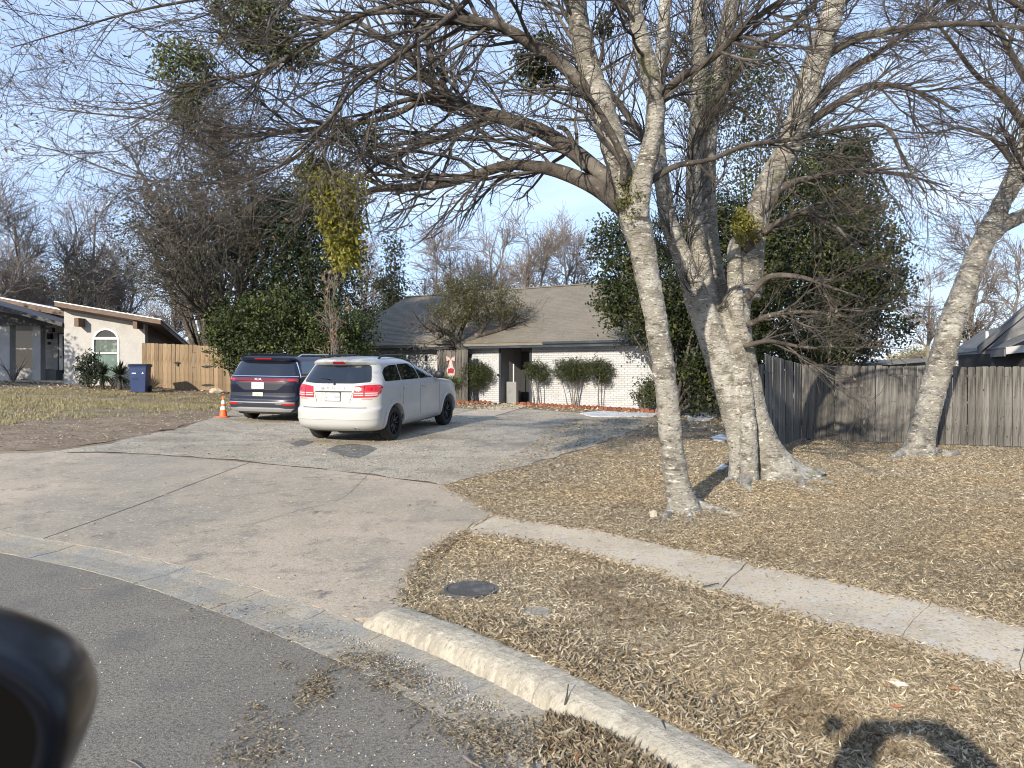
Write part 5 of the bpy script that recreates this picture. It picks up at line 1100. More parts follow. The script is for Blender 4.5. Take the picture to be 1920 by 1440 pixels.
lm2 = [S2((1535, 110, 24), (1600, 75, 16), (1680, 56, 13), (1780, 45, 11), (1900, 50, 8), (2000, 80, 4), d=dz, d1=dz - .8), S2((1490, 250, 20), (1560, 200, 15), (1640, 160, 11), (1720, 172, 7), (1800, 210, 4), d=dz, d1=dz - .3),
       S2((1500, 225, 18), (1580, 140, 14), (1660, 90, 10), (1740, 20, 8), (1800, -40, 5), d=dz, d1=dz + .8), S2((1420, 405, 22), (1470, 350, 15), (1540, 330, 11), (1610, 320, 8), (1700, 330, 5), (1780, 350, 2.5), d=dz, d1=dz + .4),
       S2((1310, 230, 20), (1360, 160, 16), (1420, 90, 13), (1500, 40, 9), (1560, -40, 6), d=dz + .3, d1=dz + 1.2), S2((1240, 330, 20), (1200, 250, 15), (1150, 180, 12), (1090, 100, 9), (1040, 20, 6), d=dz, d1=dz + 1.2),
       S2((1570, 10, 26), (1640, -60, 20), (1740, -120, 15), (1880, -140, 10), d=dz - .2, d1=dz - .8), S2((1395, 470, 18), (1440, 430, 13), (1500, 400, 10), (1560, 420, 7), (1600, 460, 4), d=dz - .1, d1=dz - .9),
       S2((1400, 560, 14), (1440, 520, 11), (1500, 520, 9), (1560, 540, 6), (1620, 560, 3.5), d=dz - .3, d1=dz - 1.0), S2((1400, 610, 12), (1450, 590, 10), (1520, 585, 7), (1590, 595, 4), d=dz - .3, d1=dz - .8), S2((1395, 650, 10), (1440, 640, 8), (1500, 650, 6), (1560, 655, 3), d=dz - .3, d1=dz - .7)]
tree_obj('limbs', [trunk_tube(p, r, 12, .09, 0, 70 + k) for k, (p, r) in enumerate(lm2)], T2, MT['darkbark'])
R2 = [resample(p, r, 24) for p, r in lm2]; RS = [resample(p, r, 24) for p, r in (cen2, cen2b, rt2, left2)]
tw, (Pa, Pb, Pc) = twiggery(R2, 170, 1150, 4600, g2, (.4, 1.5), (.25, .8), (.10, .4), (0, 0, -.01), (.016, .009, .005)); tw2, (Pd, Pe, Pf) = twiggery(RS, 110, 850, 4200, g2, (.5, 1.6), (.25, .9), (.12, .4), (0, 0, .02), (.018, .008, .0042), tr1=(.35, 1))
tree_obj('twigs', tw + tw2, T2, MT['twig'], False, 'stuff')
mistletoe(T2, [ellpx(1398, 425, 26, 38, dz - .4, .15)], 50, 30, .035, .045, (.15, .14, .025), g2); mistletoe(T2, [ellpx(1330, 170, 40, 60, dz, .3), ellpx(1420, 130, 50, 50, dz + .4, .3)], 60, 22, .07, .05, DG, g2)
hp = np.concatenate([Pb[g2.choice(len(Pb), 500), -1], Pc[g2.choice(len(Pc), 900), -1]]); leaf_obj('dead_leaves', hp, .055, (.15, .115, .075), T2, MT['leaf'], g2, droop=1.2)

# ------------------------------------------------------------------ leaning tree at the right
g3 = np.random.default_rng(33); b3 = G(1722, 855); d3 = b3.y
T3 = tag(empty('shade_tree', tuple(b3)), 'pale trunk leaning to the right in front of the grey fence', 'tree')
main3 = stem([(1718, 870, 116, d3), (1722, 845, 88, d3), (1732, 800, 76, d3), (1748, 740, 73, d3), (1764, 680, 72, d3), (1782, 615, 72, d3), (1806, 548, 70, d3), (1834, 475, 66, d3), (1858, 425, 58, d3), (1885, 370, 50, d3), (1922, 318, 46, d3), (1962, 258, 42, d3), (2010, 170, 38, d3), (2060, 60, 32, d3), (2100, -120, 24, d3)], 110, 0.62)
br3 = stem([(1846, 450, 46, d3), (1885, 420, 37, d3), (1930, 398, 33, d3), (1990, 365, 29, d3), (2070, 300, 24, d3), (2150, 200, 16, d3)], 50, 0.75); br3b = stem([(1880, 380, 40, d3), (1905, 310, 32, d3), (1925, 240, 28, d3), (1940, 160, 24, d3), (1930, 60, 18, d3), (1915, -60, 12, d3)], 50, 0.75)
trunk_obj('trunk', [trunk_tube(*main3, 26, .05, .35, 51), trunk_tube(*br3, 16, .06, 0, 52), trunk_tube(*br3b, 16, .06, 0, 53), root([(1700, 852), (1680, 858), (1662, 862)], .12, g3, T3), root([(1745, 850), (1775, 856), (1800, 852), (1835, 855)], .12, g3, T3)], T3, 'bark', .022)
lm3 = [stem([(1925, 240, 16, d3), (1880, 180, 12, d3 - .3), (1830, 140, 9, d3 - .6), (1770, 60, 6, d3 - 1), (1720, 10, 3, d3 - 1)], K_), stem([(1930, 160, 14, d3), (1890, 90, 10, d3), (1860, 20, 7, d3), (1840, -60, 4, d3)], K_), stem([(1905, 310, 14, d3), (1860, 260, 9, d3), (1800, 240, 6, d3 + .3), (1760, 250, 3, d3 + .5)], K_), stem([(1962, 258, 20, d3), (1940, 330, 10, d3 - 1), (1900, 280, 8, d3 - 1.5), (1870, 220, 4, d3 - 2)], K_),
       stem([(2010, 170, 20, d3), (1960, 60, 14, d3 - .5), (1890, 0, 9, d3 - 1), (1800, -30, 5, d3 - 1)], K_)]
R3 = [resample(p, r, 24) for p, r in lm3 + [br3b]]; tree_obj('limbs', [trunk_tube(p, r, 10, .09, 0, 90 + k) for k, (p, r) in enumerate(lm3)], T3, MT['darkbark'])
tw, _ = twiggery(R3, 110, 800, 3600, g3, (.5, 1.8), (.3, .9), (.12, .45), (0, 0, .01), (.016, .008, .0048)); tree_obj('twigs', tw, T3, MT['twig'], False, 'stuff')

# ------------------------------------------------------------------ generic trees
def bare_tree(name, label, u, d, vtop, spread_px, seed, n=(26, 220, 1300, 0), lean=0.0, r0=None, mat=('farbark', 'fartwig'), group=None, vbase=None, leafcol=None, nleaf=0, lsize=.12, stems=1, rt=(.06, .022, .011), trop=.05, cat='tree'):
    g = np.random.default_rng(seed); x = (u - 960) / F * d; z0 = tz(x, d) if d < 41 else .45; zt = CZ - (vtop - HZ) / F * d; hgt = zt - z0; sp = spread_px / F * d; r0 = r0 or hgt * .022
    t = tag(empty(name, (x, d, z0)), label, cat, group); st = []
    for k in range(stems):
        a = g.uniform(0, 6.28); off = sp * .25 * (stems > 1); n_ = 7; zz = np.linspace(0, 1, n_)
        P = np.stack([x + lean * hgt * zz ** 1.3 + off * math.cos(a) * zz + g.normal(0, .018 * hgt, n_) * zz, d + off * math.sin(a) * zz + g.normal(0, .018 * hgt, n_) * zz, z0 - .1 + hgt * .93 * zz], 1); R = r0 / math.sqrt(stems) * (1 - .86 * zz); C = catmull(np.hstack([P, R[:, None]]), 24); st.append((C[:, :3], C[:, 3]))
    P = np.stack([a for a, b in st]); R = np.stack([b for a, b in st]); L = (sp * .55, sp * 1.1)
    P1, R1 = grow(P, R, n[0] * stems, L, 10, (25, 60), (0, 0, trop), .6, r0 * .45, .25, .13, (.25, .95), g, .5); P2, R2_ = grow(P1, R1, n[1] * stems, (sp * .22, sp * .5), 7, (20, 60), (0, 0, trop * .6), .6, rt[0], .3, .15, (.15, 1), g); P3, R3_ = grow(P2, R2_, n[2] * stems, (sp * .1, sp * .26), 5, (18, 60), (0, 0, .02), .6, rt[1], .4, .17, (.1, 1), g)
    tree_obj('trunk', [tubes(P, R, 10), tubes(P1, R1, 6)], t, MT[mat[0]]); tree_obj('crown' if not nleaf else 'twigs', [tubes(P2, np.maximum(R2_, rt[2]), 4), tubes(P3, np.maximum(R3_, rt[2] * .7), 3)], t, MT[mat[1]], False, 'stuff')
    if nleaf:
        i = g.choice(len(P3), nleaf); k = g.integers(1, P3.shape[1], nleaf); c = P3[i, k] + g.normal(size=(nleaf, 3)) * sp * .03; sh = g.uniform(.7, 1.3, len(P3))[i]; leaf_obj('crown', c, lsize, np.array(leafcol)[None] * sh[:, None], t, MT['green'], g, cvar=.3, aspect=.5)
    return t
def evergreen(name, label, base_u, d, ells, ncl, per, cr, lsize, col, seed, trunk_w=.18, col2=None, group=None, cat='tree', nbr=36, flat=.7):
    g = np.random.default_rng(seed); x = (base_u - 960) / F * d; z0 = tz(x, d) if d < 41 else .45; t = tag(empty(name, (x, d, z0)), label, cat, group)
    P, sh, c = clump_points(ells, ncl, per, cr, g, .4, flat); cols = np.array(col)[None] * sh[:, None]
    if col2 is not None: m = np.repeat(g.uniform(0, 1, ncl) < .25, per); cols[m] = np.array(col2)[None] * sh[m][:, None]
    ok = P[:, 2] > z0 + .05; leaf_obj('crown', P[ok], lsize, cols[ok], t, MT['green'], g, cvar=.35, aspect=.55)
    zt = max(e[0][2] for e in ells); br = []
    nb = min(len(c), nbr); ci = c[g.choice(len(c), nb, replace=False)]; Pp = np.zeros((nb, 7, 3)); ss = np.linspace(0, 1, 7)[None, :, None]; st = np.array([x, d, z0])[None] + np.stack([g.normal(0, trunk_w * .4, nb), g.normal(0, trunk_w * .4, nb), np.zeros(nb)], 1); mid = st * .5 + ci * .5; mid[:, 2] = st[:, 2] + (ci[:, 2] - st[:, 2]) * .62
    Pp = (1 - ss) ** 2 * st[:, None] + 2 * ss * (1 - ss) * mid[:, None] + ss ** 2 * ci[:, None]; Rr = np.linspace(1, .12, 7)[None] * np.full((nb, 1), trunk_w * .35)
    tree_obj('trunk', [tubes(Pp, Rr, 6)], t, MT['darkbark'])
    return t

GR, GR2, OL = (0.024, 0.033, 0.011), (0.060, 0.064, 0.016), (0.05, 0.053, 0.02)
# dark evergreens to the right of the house
evergreen('evergreen_tree', 'dark evergreen tree overhanging the right end of the brick house', 1265, 24.0, [ellpx(1170, 480, 62, 85, 24.6, 1.1), ellpx(1230, 560, 90, 90, 24.2, 1.5), ellpx(1300, 620, 90, 100, 24, 1.5), ellpx(1150, 575, 40, 45, 24.6, .8), ellpx(1310, 450, 90, 90, 24.5, 1.5), ellpx(1330, 720, 60, 60, 23.4, 1.0)], 620, 60, .2, .115, GR, 101, .22, GR2)
evergreen('evergreen_tree', 'tall dense evergreen tree rising behind the corner of the grey fence', 1520, 22.5, [ellpx(1540, 330, 90, 90, 23, 1.6), ellpx(1500, 420, 110, 100, 22.8, 1.8), ellpx(1580, 480, 110, 90, 22.6, 1.8), ellpx(1600, 590, 100, 90, 22.6, 1.8), ellpx(1480, 560, 110, 110, 22.3, 1.7), ellpx(1500, 660, 130, 50, 22.3, 1.5), ellpx(1440, 480, 60, 80, 22, 1.2), ellpx(1590, 400, 70, 70, 23, 1.2), ellpx(1400, 560, 70, 120, 23.6, 1.3), ellpx(1385, 420, 70, 90, 23.8, 1.2), ellpx(1590, 300, 60, 50, 23, 1.0), ellpx(1625, 520, 80, 70, 23, 1.2)], 1500, 60, .2, .105, GR, 102, .3, GR2)
evergreen('evergreen_tree', 'thin leafy treetop showing between the stems of the forked tree', 1400, 25.5, [ellpx(1400, 200, 110, 110, 25.5, 1.5), ellpx(1330, 130, 80, 80, 25.5, 1.3), ellpx(1450, 310, 90, 80, 25.5, 1.4)], 330, 34, .26, .11, OL, 103, .2, GR, nbr=10)
evergreen('evergreen_tree', 'full unseen evergreen added beyond the left edge to shade the porch', -420, 25.0, [(np.array([-23.6, 25.0, 4.6]), np.array([2.3, 2.3, 2.4])), (np.array([-24.6, 25.5, 6.0]), np.array([2.2, 2.2, 1.8]))], 420, 46, .3, .16, GR, 110, .3)  # tree out of view, added to throw shade on the porch
# small live oak in front of the brick house
gO = np.random.default_rng(44); ox = HM @ Vector((-1.86, -.66, 0)); od = ox.y
SO = tag(empty('small_oak', (ox.x, ox.y, tz(ox.x, ox.y))), 'small crooked oak with olive foliage in front of the house roof', 'tree')
so = [stem([(869, 775, 15, od), (868, 720, 13, od), (867, 672, 12, od), (862, 654, 12, od), (848, 632, 10, od - .2), (832, 620, 10, od - .5), (812, 618, 6, od - .6)], 40), stem([(868, 668, 12, od), (880, 645, 12, od), (900, 622, 10, od), (915, 600, 8, od), (935, 580, 5, od)], 40), stem([(858, 640, 9, od), (868, 612, 8, od), (880, 585, 10, od), (878, 560, 6, od)], 40), stem([(895, 628, 12, od), (925, 622, 9, od), (950, 612, 6, od), (975, 590, 4, od)], 40)]
tree_obj('trunk', [trunk_tube(p, r, 12, .12, 0, 120 + k) for k, (p, r) in enumerate(so)], SO, MT['darkbark'])
PO = np.stack([resample(p, r, 24)[0] for p, r in so]); RO = np.stack([resample(p, r, 24)[1] for p, r in so]); Q1, q1 = grow(PO, RO, 60, (.5, 1.5), 8, (25, 75), (0, 0, .08), .5, .035, .3, .2, (.45, 1), gO); Q2, q2 = grow(Q1, q1, 420, (.25, .7), 6, (25, 70), (0, 0, .02), .6, .014, .4, .2, (.2, 1), gO)
tree_obj('twigs', [tubes(Q1, q1, 5), tubes(Q2, np.maximum(q2, .006), 3)], SO, MT['twig'], False, 'stuff')
P, sh, c = clump_points([ellpx(885, 565, 92, 45, od, 1.3), ellpx(835, 585, 42, 28, od - .3, .7), ellpx(940, 570, 45, 35, od, .8), ellpx(880, 535, 60, 25, od, .9), ellpx(828, 625, 22, 10, od - .5, .3), ellpx(860, 600, 60, 25, od - .3, .7), ellpx(955, 588, 40, 22, od, .6)], 420, 40, .12, gO, .5); leaf_obj('crown', P, .075, np.array((.066, .064, .024))[None] * sh[:, None], SO, MT['green'], gO, cvar=.4)

# left hand group
bare_tree('leaning_oak', 'dark trunked oak leaning left with a thin grey green crown above the cedar fence', 455, 27.5, 235, 200, 201, (30, 420, 2600), -.42, .19, ('darkbark', 'twig'), None, None, (.045, .05, .022), 6500, .10, 1, (.03, .014, .008), .05)
bare_tree('leaning_oak', 'many stemmed scrub oak behind the dark car, twigs tangled with the shade trees', 490, 29, 185, 185, 202, (20, 260, 1500), -.12, .22, ('darkbark', 'twig'), None, None, (.04, .046, .02), 6000, .10, 3, (.03, .014, .008), .06)
evergreen('evergreen_tree', 'tall dark evergreen behind the dark car next to the roof edge', 600, 28.5, [ellpx(590, 470, 90, 110, 29, 1.8), ellpx(620, 580, 80, 90, 28.5, 1.6), ellpx(540, 540, 90, 90, 28.5, 1.6), ellpx(610, 360, 60, 70, 29.5, 1.4), ellpx(520, 430, 80, 80, 29.5, 1.5)], 720, 50, .24, .115, (.022, .030, .011), 203, .28, GR)
evergreen('evergreen_tree', 'loose grey green oak crown behind the leaning trunk', 400, 32, [ellpx(350, 400, 110, 80, 32, 2), ellpx(450, 360, 120, 80, 32, 2), ellpx(290, 440, 80, 60, 32, 1.6), ellpx(420, 460, 120, 70, 32, 1.8), ellpx(560, 400, 90, 90, 32, 1.6)], 300, 24, .36, .12, (.05, .053, .027), 204, .26, (.04, .046, .018))
evergreen('leafy_bush', 'big glossy green bush beside and behind the dark car', 500, 26.0, [ellpx(450, 610, 60, 55, 26, 1.2), ellpx(520, 600, 70, 60, 26.3, 1.3), ellpx(590, 620, 70, 60, 26.3, 1.3), ellpx(650, 625, 50, 60, 26.5, 1.2), ellpx(420, 640, 32, 45, 25.8, .8), ellpx(490, 665, 90, 40, 25.8, 1.0), ellpx(610, 665, 80, 35, 26, .9)], 620, 64, .17, .10, (.032, .045, .013), 205, .12, (.065, .078, .02), cat='bush')
evergreen('conifer_tree', 'narrow dark conifer standing beyond the left roof slope', 738, 46, [ellpx(738, 480, 18, 50, 46, .6), ellpx(735, 540, 30, 45, 46, .9), ellpx(735, 600, 44, 50, 46, 1.2), ellpx(712, 620, 30, 40, 44, 1)], 240, 40, .28, .16, (.03, .036, .018), 206, .2)
bare_tree('sapling', 'slender sapling with a few orange leaves behind the dark car', 628, 24.2, 500, 55, 207, (12, 40, 90), .0, .035, ('farbark', 'fartwig'), None, None, (.34, .17, .06), 150, .10, 3, (.012, .008, .006), .14)
# far bare trees
FG = 'bare trees beyond the houses'
for j, (u, d, vt, sp, lab) in enumerate([(60, 52, 380, 95, 'bare tree far behind the stucco house, leftmost of its row'), (150, 54, 350, 100, 'bare tree far behind the stucco house, near its arched window'), (-30, 48, 330, 110, 'bare tree at the left edge beyond the porch'), (235, 58, 440, 70, 'low bare tree beyond the right end of the stucco house roof'),
        (335, 50, 430, 62, 'bare grey tree standing above the cedar fence'), (830, 50, 440, 80, 'bare tree rising behind the house roof left of the small oak'), (915, 54, 400, 85, 'bare tree rising behind the middle of the house roof'), (1000, 48, 415, 85, 'bare tree behind the roof ridge right of the small oak'), (1065, 52, 420, 70, 'bare tree behind the roof ridge beside the near trunk'),
        (1830, 38, 420, 90, 'bare tree behind the grey house roof right of the leaning trunk'), (1740, 56, 520, 60, 'low bare tree beyond the fence left of the leaning trunk'), (1905, 44, 470, 90, 'bare tree at the right edge behind the grey gable'), (690, 55, 430, 60, 'bare tree beyond the conifer and the left roof slope')]):
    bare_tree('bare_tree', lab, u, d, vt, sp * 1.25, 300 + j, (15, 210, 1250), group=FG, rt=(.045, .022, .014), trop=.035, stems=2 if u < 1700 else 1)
for j, (u, d, v, ru, rv, col, lab) in enumerate([(175, 60, 520, 50, 50, (.05, .055, .03), 'dark evergreen far behind the arched window wall'), (60, 62, 540, 90, 45, (.085, .08, .05), 'brownish far treetops above the porch roof'), (1720, 70, 672, 60, 18, (.26, .24, .11), 'pale sunlit hedge far beyond the grey fence'), (1900, 66, 640, 60, 30, (.10, .10, .06), 'dull green far tree behind the grey house')]):
    evergreen('far_tree', lab, u, d, [ellpx(u, v, ru, rv, d, 2.0), ellpx(u + ru * .5, v + rv * .5, ru * .7, rv * .7, d, 1.6), ellpx(u - ru * .4, v + rv * .6, ru * .7, rv * .6, d, 1.6)], 150, 40, .4, .24, col, 400 + j, .2)

# ------------------------------------------------------------------ shrubs along the house
def topiary(hx, hy, htop, rad, nst, seed, label, col=(.034, .043, .013), hbot=.75, per=44, ncl=95, group='clipped shrubs along the brick wall', ls=.06):
    g = np.random.default_rng(seed); w = HM @ Vector((hx, hy, 0)); z0 = tz(w.x, w.y); t = tag(empty('clipped_shrub', (w.x, w.y, z0)), label, 'shrub', group); zc = z0 + (htop + hbot) / 2; rv = (htop - hbot) / 2
    P, sh, c = clump_points([(np.array([w.x, w.y, zc]), np.array([rad, rad * .8, rv]))], ncl, per, .075, g, .45); leaf_obj('crown', P, ls, np.array(col)[None] * sh[:, None], t, MT['green'], g, cvar=.35)
    br = []
    for k in range(nst):
        a = g.uniform(0, 6.28); e = np.array([w.x + rad * .6 * math.cos(a), w.y + rad * .5 * math.sin(a), zc + g.uniform(-.2, .3) * rv]); s0 = np.array([w.x + .12 * math.cos(a) * (nst > 1), w.y + .1 * math.sin(a) * (nst > 1), z0 - .02]); C = catmull(np.stack([s0, s0 * .6 + e * .4 + g.normal(0, .03, 3), e]), 8); br.append((C, np.linspace(.024, .01, 8)))
    tree_obj('stems', [tubes(np.stack([a for a, b in br]), np.stack([b for a, b in br]), 6)], t, MT['farbark']); return t
topiary(2.05, -.45, 1.62, .52, 4, 501, 'clipped shrub on slim stems just right of the entry', hbot=.8); topiary(3.45, -.45, 1.75, .72, 5, 502, 'widest clipped shrub in the middle of the right brick wall', ncl=170, hbot=.85); topiary(4.55, -.45, 1.78, .50, 2, 503, 'clipped shrub on one thin stem nearest the pale trunk', hbot=.85)
topiary(-.75, -.45, 1.62, .72, 3, 504, 'round clipped shrub left of the front entry', ncl=190, hbot=.6); topiary(-1.9, -1.35, 1.05, 1.0, 5, 505, 'low bright green spreading shrub beside the hood of the white car', (.05, .078, .013), .55, 50, 220, ls=.05); topiary(-4.9, -1.1, 2.05, .95, 4, 506, 'broad shrub showing above the roof of the white car', (.06, .075, .022), 1.0, 40, 140)
topiary(6.35, -.5, 1.15, .5, 6, 507, 'upright leafy shrub at the right end of the wall behind the near trunk', (.055, .065, .028), .1, 22, 60, ls=.1)
# yuccas and plants at the stucco house
def blades(P0, n, L, w, g, col, up=(.1, 1.2), parent=None, name='blades', mat='green'):
    a = g.uniform(0, 6.28, n); el = g.uniform(up[0], up[1], n); d = np.stack([np.cos(a) * np.cos(el), np.sin(a) * np.cos(el), np.sin(el)], 1); q = nrm(np.cross(d, np.array([0, 0, 1.]))); Ls = L * g.uniform(.7, 1.15, n)[:, None]; P0 = np.broadcast_to(P0, (n, 3)); m = P0 + d * Ls * .5 + np.array([0, 0, .02]); e = P0 + d * Ls - np.array([0, 0, 1]) * Ls * .12
    V = np.stack([P0 - q * w * .35, P0 + q * w * .35, m + q * w * .5, m - q * w * .5, e], 1).reshape(-1, 3); I = np.arange(n)[:, None] * 5; Fc = np.concatenate([I + np.array([0, 1, 2]), I + np.array([0, 2, 3]), I + np.array([3, 2, 4])]); c = np.repeat(np.array(col)[None] * g.uniform(.6, 1.4, (n, 1)), 5, 0); return V, Fc, c
gy_ = np.random.default_rng(61)
for j, (u, lab) in enumerate(((192, 'spiky dark yucca under the arched window, left one'), (224, 'spiky dark yucca between the arched window and the blue bin'))):
    x, y = PX(u, 700, 29.9)[:2]; z = tz(x, y); t = tag(empty('yucca_plant', (x, y, z)), lab, 'plant', 'yuccas under the window')
    tree_obj('stem', [tubes(np.array([[[x, y, z - .1], [x, y, z + .3], [x, y, z + .62]]]), np.array([[.09, .08, .06]]), 8)], t, MT['darkbark'])
    V, Fc, c = blades(np.array([x, y, z + .55]), 150, .72, .05, gy_, (.03, .042, .024), (-.9, 1.4)); tag(link('blades', npmesh('blades', V - np.array(t.location), Fc, c), MT['green'], t), kind='stuff')
x, y = PX(166, 700, 30.2)[:2]; z = tz(x, y); t = tag(empty('leafy_plant', (x, y, z)), 'dark drooping leafy plant at the left of the two yuccas', 'plant')
P, sh, c = clump_points([(np.array([x, y, z + .75]), np.array([.42, .4, .62]))], 60, 18, .1, gy_); leaf_obj('crown', P, .20, (.026, .036, .02), t, MT['green'], gy_, droop=.8, aspect=.22); tree_obj('stems', [tubes(np.array([[[x, y, z - .05], [x + a, y, z + .5], [x + 2 * a, y, z + 1.0]] for a in (-.15, 0, .12)]), np.full((3, 3), .02), 6)], t, MT['darkbark'])
x, y = PX(25, 712, 31.2)[:2]; z = tz(x, y); t = tag(empty('dry_plant', (x, y, z)), 'pale dry leafless plant beside the porch column', 'plant'); Pb_ = np.array([[[x, y, z - .02], [x + .25 * math.cos(a), y + .2 * math.sin(a), z + .5], [x + .55 * math.cos(a), y + .4 * math.sin(a), z + h]] for a, h in zip(gy_.uniform(0, 6.28, 16), gy_.uniform(.5, 1.15, 16))]); tree_obj('stems', [tubes(Pb_, np.tile(np.array([[.02, .014, .006]]), (16, 1)), 5)], t, MT['fartwig'])
# ------------------------------------------------------------------ litter on the ground
gl = np.random.default_rng(77)
APA, APB = apronA, apronB
LIDS = [(G(883, 1109), .215), (G(1007, 1151), .10)]
def clear_mask(x, y, walk=True):
    m = np.zeros(len(x), bool); c = (y < 9.5) & (x < 4.5); m[c] = sdist(x[c], y[c]) > .60; m[~c] = True
    m &= ~in_poly(x, y, apronA) & ~in_poly(x, y, apronB)
    if walk: m &= ~in_poly(x, y, WALKPOLY)
    for p, r in LIDS: m &= (x - p.x) ** 2 + (y - p.y) ** 2 > r * r
    return m
_NT = np.random.default_rng(5).uniform(-.75, .75, (257, 257))
def noise2(x, y, s, o=0.0):
    X = x * s + o * 7.31; Y = y * s - o * 3.77; out = np.zeros(len(X)); amp = 1.0
    for k in range(2):
        i = np.floor(X).astype(int); j = np.floor(Y).astype(int); u = X - i; v = Y - j; u = u * u * (3 - 2 * u); v = v * v * (3 - 2 * v)
        h = lambda a, b: _NT[a % 257, b % 257]
        out += amp * ((h(i, j) * (1 - u) + h(i + 1, j) * u) * (1 - v) + (h(i, j + 1) * (1 - u) + h(i + 1, j + 1) * u) * v); X, Y, amp = X * 2.1 + 5, Y * 2.1 + 9, amp * .5
    return out
def flat_leaves(x, y, z, L, W, cols, lift, tilt=.35, curl=.35):
    """dry leaves lying about: folded, tilted and curled four-face strips"""
    n = len(x); a = gl.uniform(0, 2 * math.pi, n); d = np.stack([np.cos(a), np.sin(a), gl.normal(0, tilt, n)], 1); d = nrm(d); up = nrm(np.stack([gl.normal(0, tilt, n), gl.normal(0, tilt, n), np.ones(n)], 1)); q = nrm(np.cross(up, d)); up = np.cross(d, q)
    c = np.stack([x, y, z + lift], 1); Lh = (L / 2)[:, None]; Wh = (W / 2)[:, None]; cu = (L * curl * gl.uniform(-.5, 1, n))[:, None]; fo = (W * gl.uniform(0, .7, n))[:, None]
    V = np.stack([c - d * Lh + up * cu, c - d * Lh * .2 + q * Wh + up * fo, c - d * Lh * .2 - q * Wh + up * fo, c - up * .002, c + d * Lh * .45 + q * Wh * .7 + up * (fo * .7 + cu * .3), c + d * Lh * .45 - q * Wh * .7 + up * (fo * .7 + cu * .3), c + d * Lh + up * cu], 1)
    I = np.arange(n)[:, None] * 7; T = [(0, 3, 1), (0, 2, 3), (1, 3, 4), (2, 5, 3), (3, 6, 4), (3, 5, 6)]; Fc = np.concatenate([I + np.array(t) for t in T]); return V.reshape(-1, 3), Fc, np.repeat(cols, 7, 0)
def blades_np(x, y, z, L, w, cols, el):
    n = len(x); a = gl.uniform(0, 6.28, n); d = np.stack([np.cos(a) * np.cos(el), np.sin(a) * np.cos(el), np.sin(el)], 1); q = np.stack([-np.sin(a), np.cos(a), np.zeros(n)], 1); c = np.stack([x, y, z], 1); L = L[:, None]; w = w[:, None]
    V = np.stack([c - q * w, c + q * w, c + d * L + q * w * .2 - np.array([0, 0, .25]) * L * np.cos(el)[:, None] * .4], 1); I = np.arange(n)[:, None] * 3; return V.reshape(-1, 3), I + np.array([[0, 1, 2]]), np.repeat(cols, 3, 0)
PAL = np.array([(.42, .345, .235), (.35, .28, .185), (.27, .21, .135), (.48, .41, .29), (.20, .152, .10), (.39, .33, .235), (.32, .265, .185), (.55, .485, .36), (.15, .118, .08)])
def pal(n, w=None, var=.18):
    c = PAL[gl.choice(len(PAL), n, p=w)]; return c * gl.uniform(1 - var, 1 + var, (n, 1))
LAWN = Gs([(838, 912), (900, 893), (975, 878), (1060, 855), (1130, 832), (1210, 800), (1300, 792), (1400, 800)]) + [(4.9, 15.2), (6.85, 18.5), (15.5, 15.8), (15.5, 1.5), (3.0, .9), (1.2, 2.6), (.2, 3.6), (-1.3, 5.3), (-1.5, 7)]
LAWN[0] = tuple(G(825, 912)[:2])
def sample(n, y0, y1, poly, walk=True, pw=1.0):
    """points of a lawn, nearer ones more often"""
    u = gl.uniform(0, 1, n * 4); y = (y0 ** (1 - pw) + u * (y1 ** (1 - pw) - y0 ** (1 - pw))) ** (1 / (1 - pw)) if pw != 1 else y0 * (y1 / y0) ** u
    x = gl.uniform(-.62, .72, n * 4) * np.maximum(y, 3.0) * 1.02; m = in_poly(x, y, poly); x, y = x[m][:int(n * 1.5)], y[m][:int(n * 1.5)]; m = clear_mask(x, y, walk); return x[m][:n], y[m][:n]
# narrow curled leaves over the whole lawn
def small_leaves(x, y, z, L, W, cols, tilt=.3):
    n = len(x); a = gl.uniform(0, 2 * math.pi, n); d = nrm(np.stack([np.cos(a), np.sin(a), gl.normal(0, tilt, n)], 1)); up = nrm(np.stack([gl.normal(0, tilt, n), gl.normal(0, tilt, n), np.ones(n)], 1)); q = nrm(np.cross(up, d)); up = np.cross(d, q); c = np.stack([x, y, z], 1)
    V = np.stack([c - d * (L / 2)[:, None], c + q * (W / 2)[:, None] + up * (W * .4)[:, None], c + d * (L / 2)[:, None], c - q * (W / 2)[:, None] + up * (W * .4)[:, None]], 1); I = np.arange(n)[:, None] * 4; return V.reshape(-1, 3), np.concatenate([I + np.array([0, 1, 2]), I + np.array([0, 2, 3])]), np.repeat(cols, 4, 0)
def lawn_tone(x, y):
    t = noise2(x, y, .35, 20.); w = noise2(x, y, .8, 27.); return (1 + .16 * np.clip(t, -1, 1))[:, None] * (1 + .07 * np.clip(w, -1, 1)[:, None] * np.array([1, .3, -1]))
x, y = sample(66000, 2.6, 9.5, LAWN, pw=1.5); dens = noise2(x, y, .9, 3.0) + .6 * noise2(x, y, 2.6, 8.0); keep = gl.uniform(0, 1, len(x)) < np.clip(.80 + dens * .55, .2, 1); x, y = x[keep], y[keep]
n = len(x); L = gl.uniform(.022, .066, n) * gl.choice([.8, 1.0, 1.25], n, p=[.62, .30, .08]); W = L * gl.uniform(.09, .22, n); c = pal(n, var=.3) * lawn_tone(x, y); dk = noise2(x, y, 1.4, 55.) > .45; c[dk] *= np.array([.62, .58, .55])
V, Fc, cc = flat_leaves(x, y, terrain(x, y), L, W, c, gl.uniform(.004, .026, n), .4); tag(link('fallen_leaves', npmesh('fallen_leaves', V, Fc, cc), MT['leaf']), 'narrow curled tan leaves carpeting the verge and near lawn', 'leaves', kind='stuff')
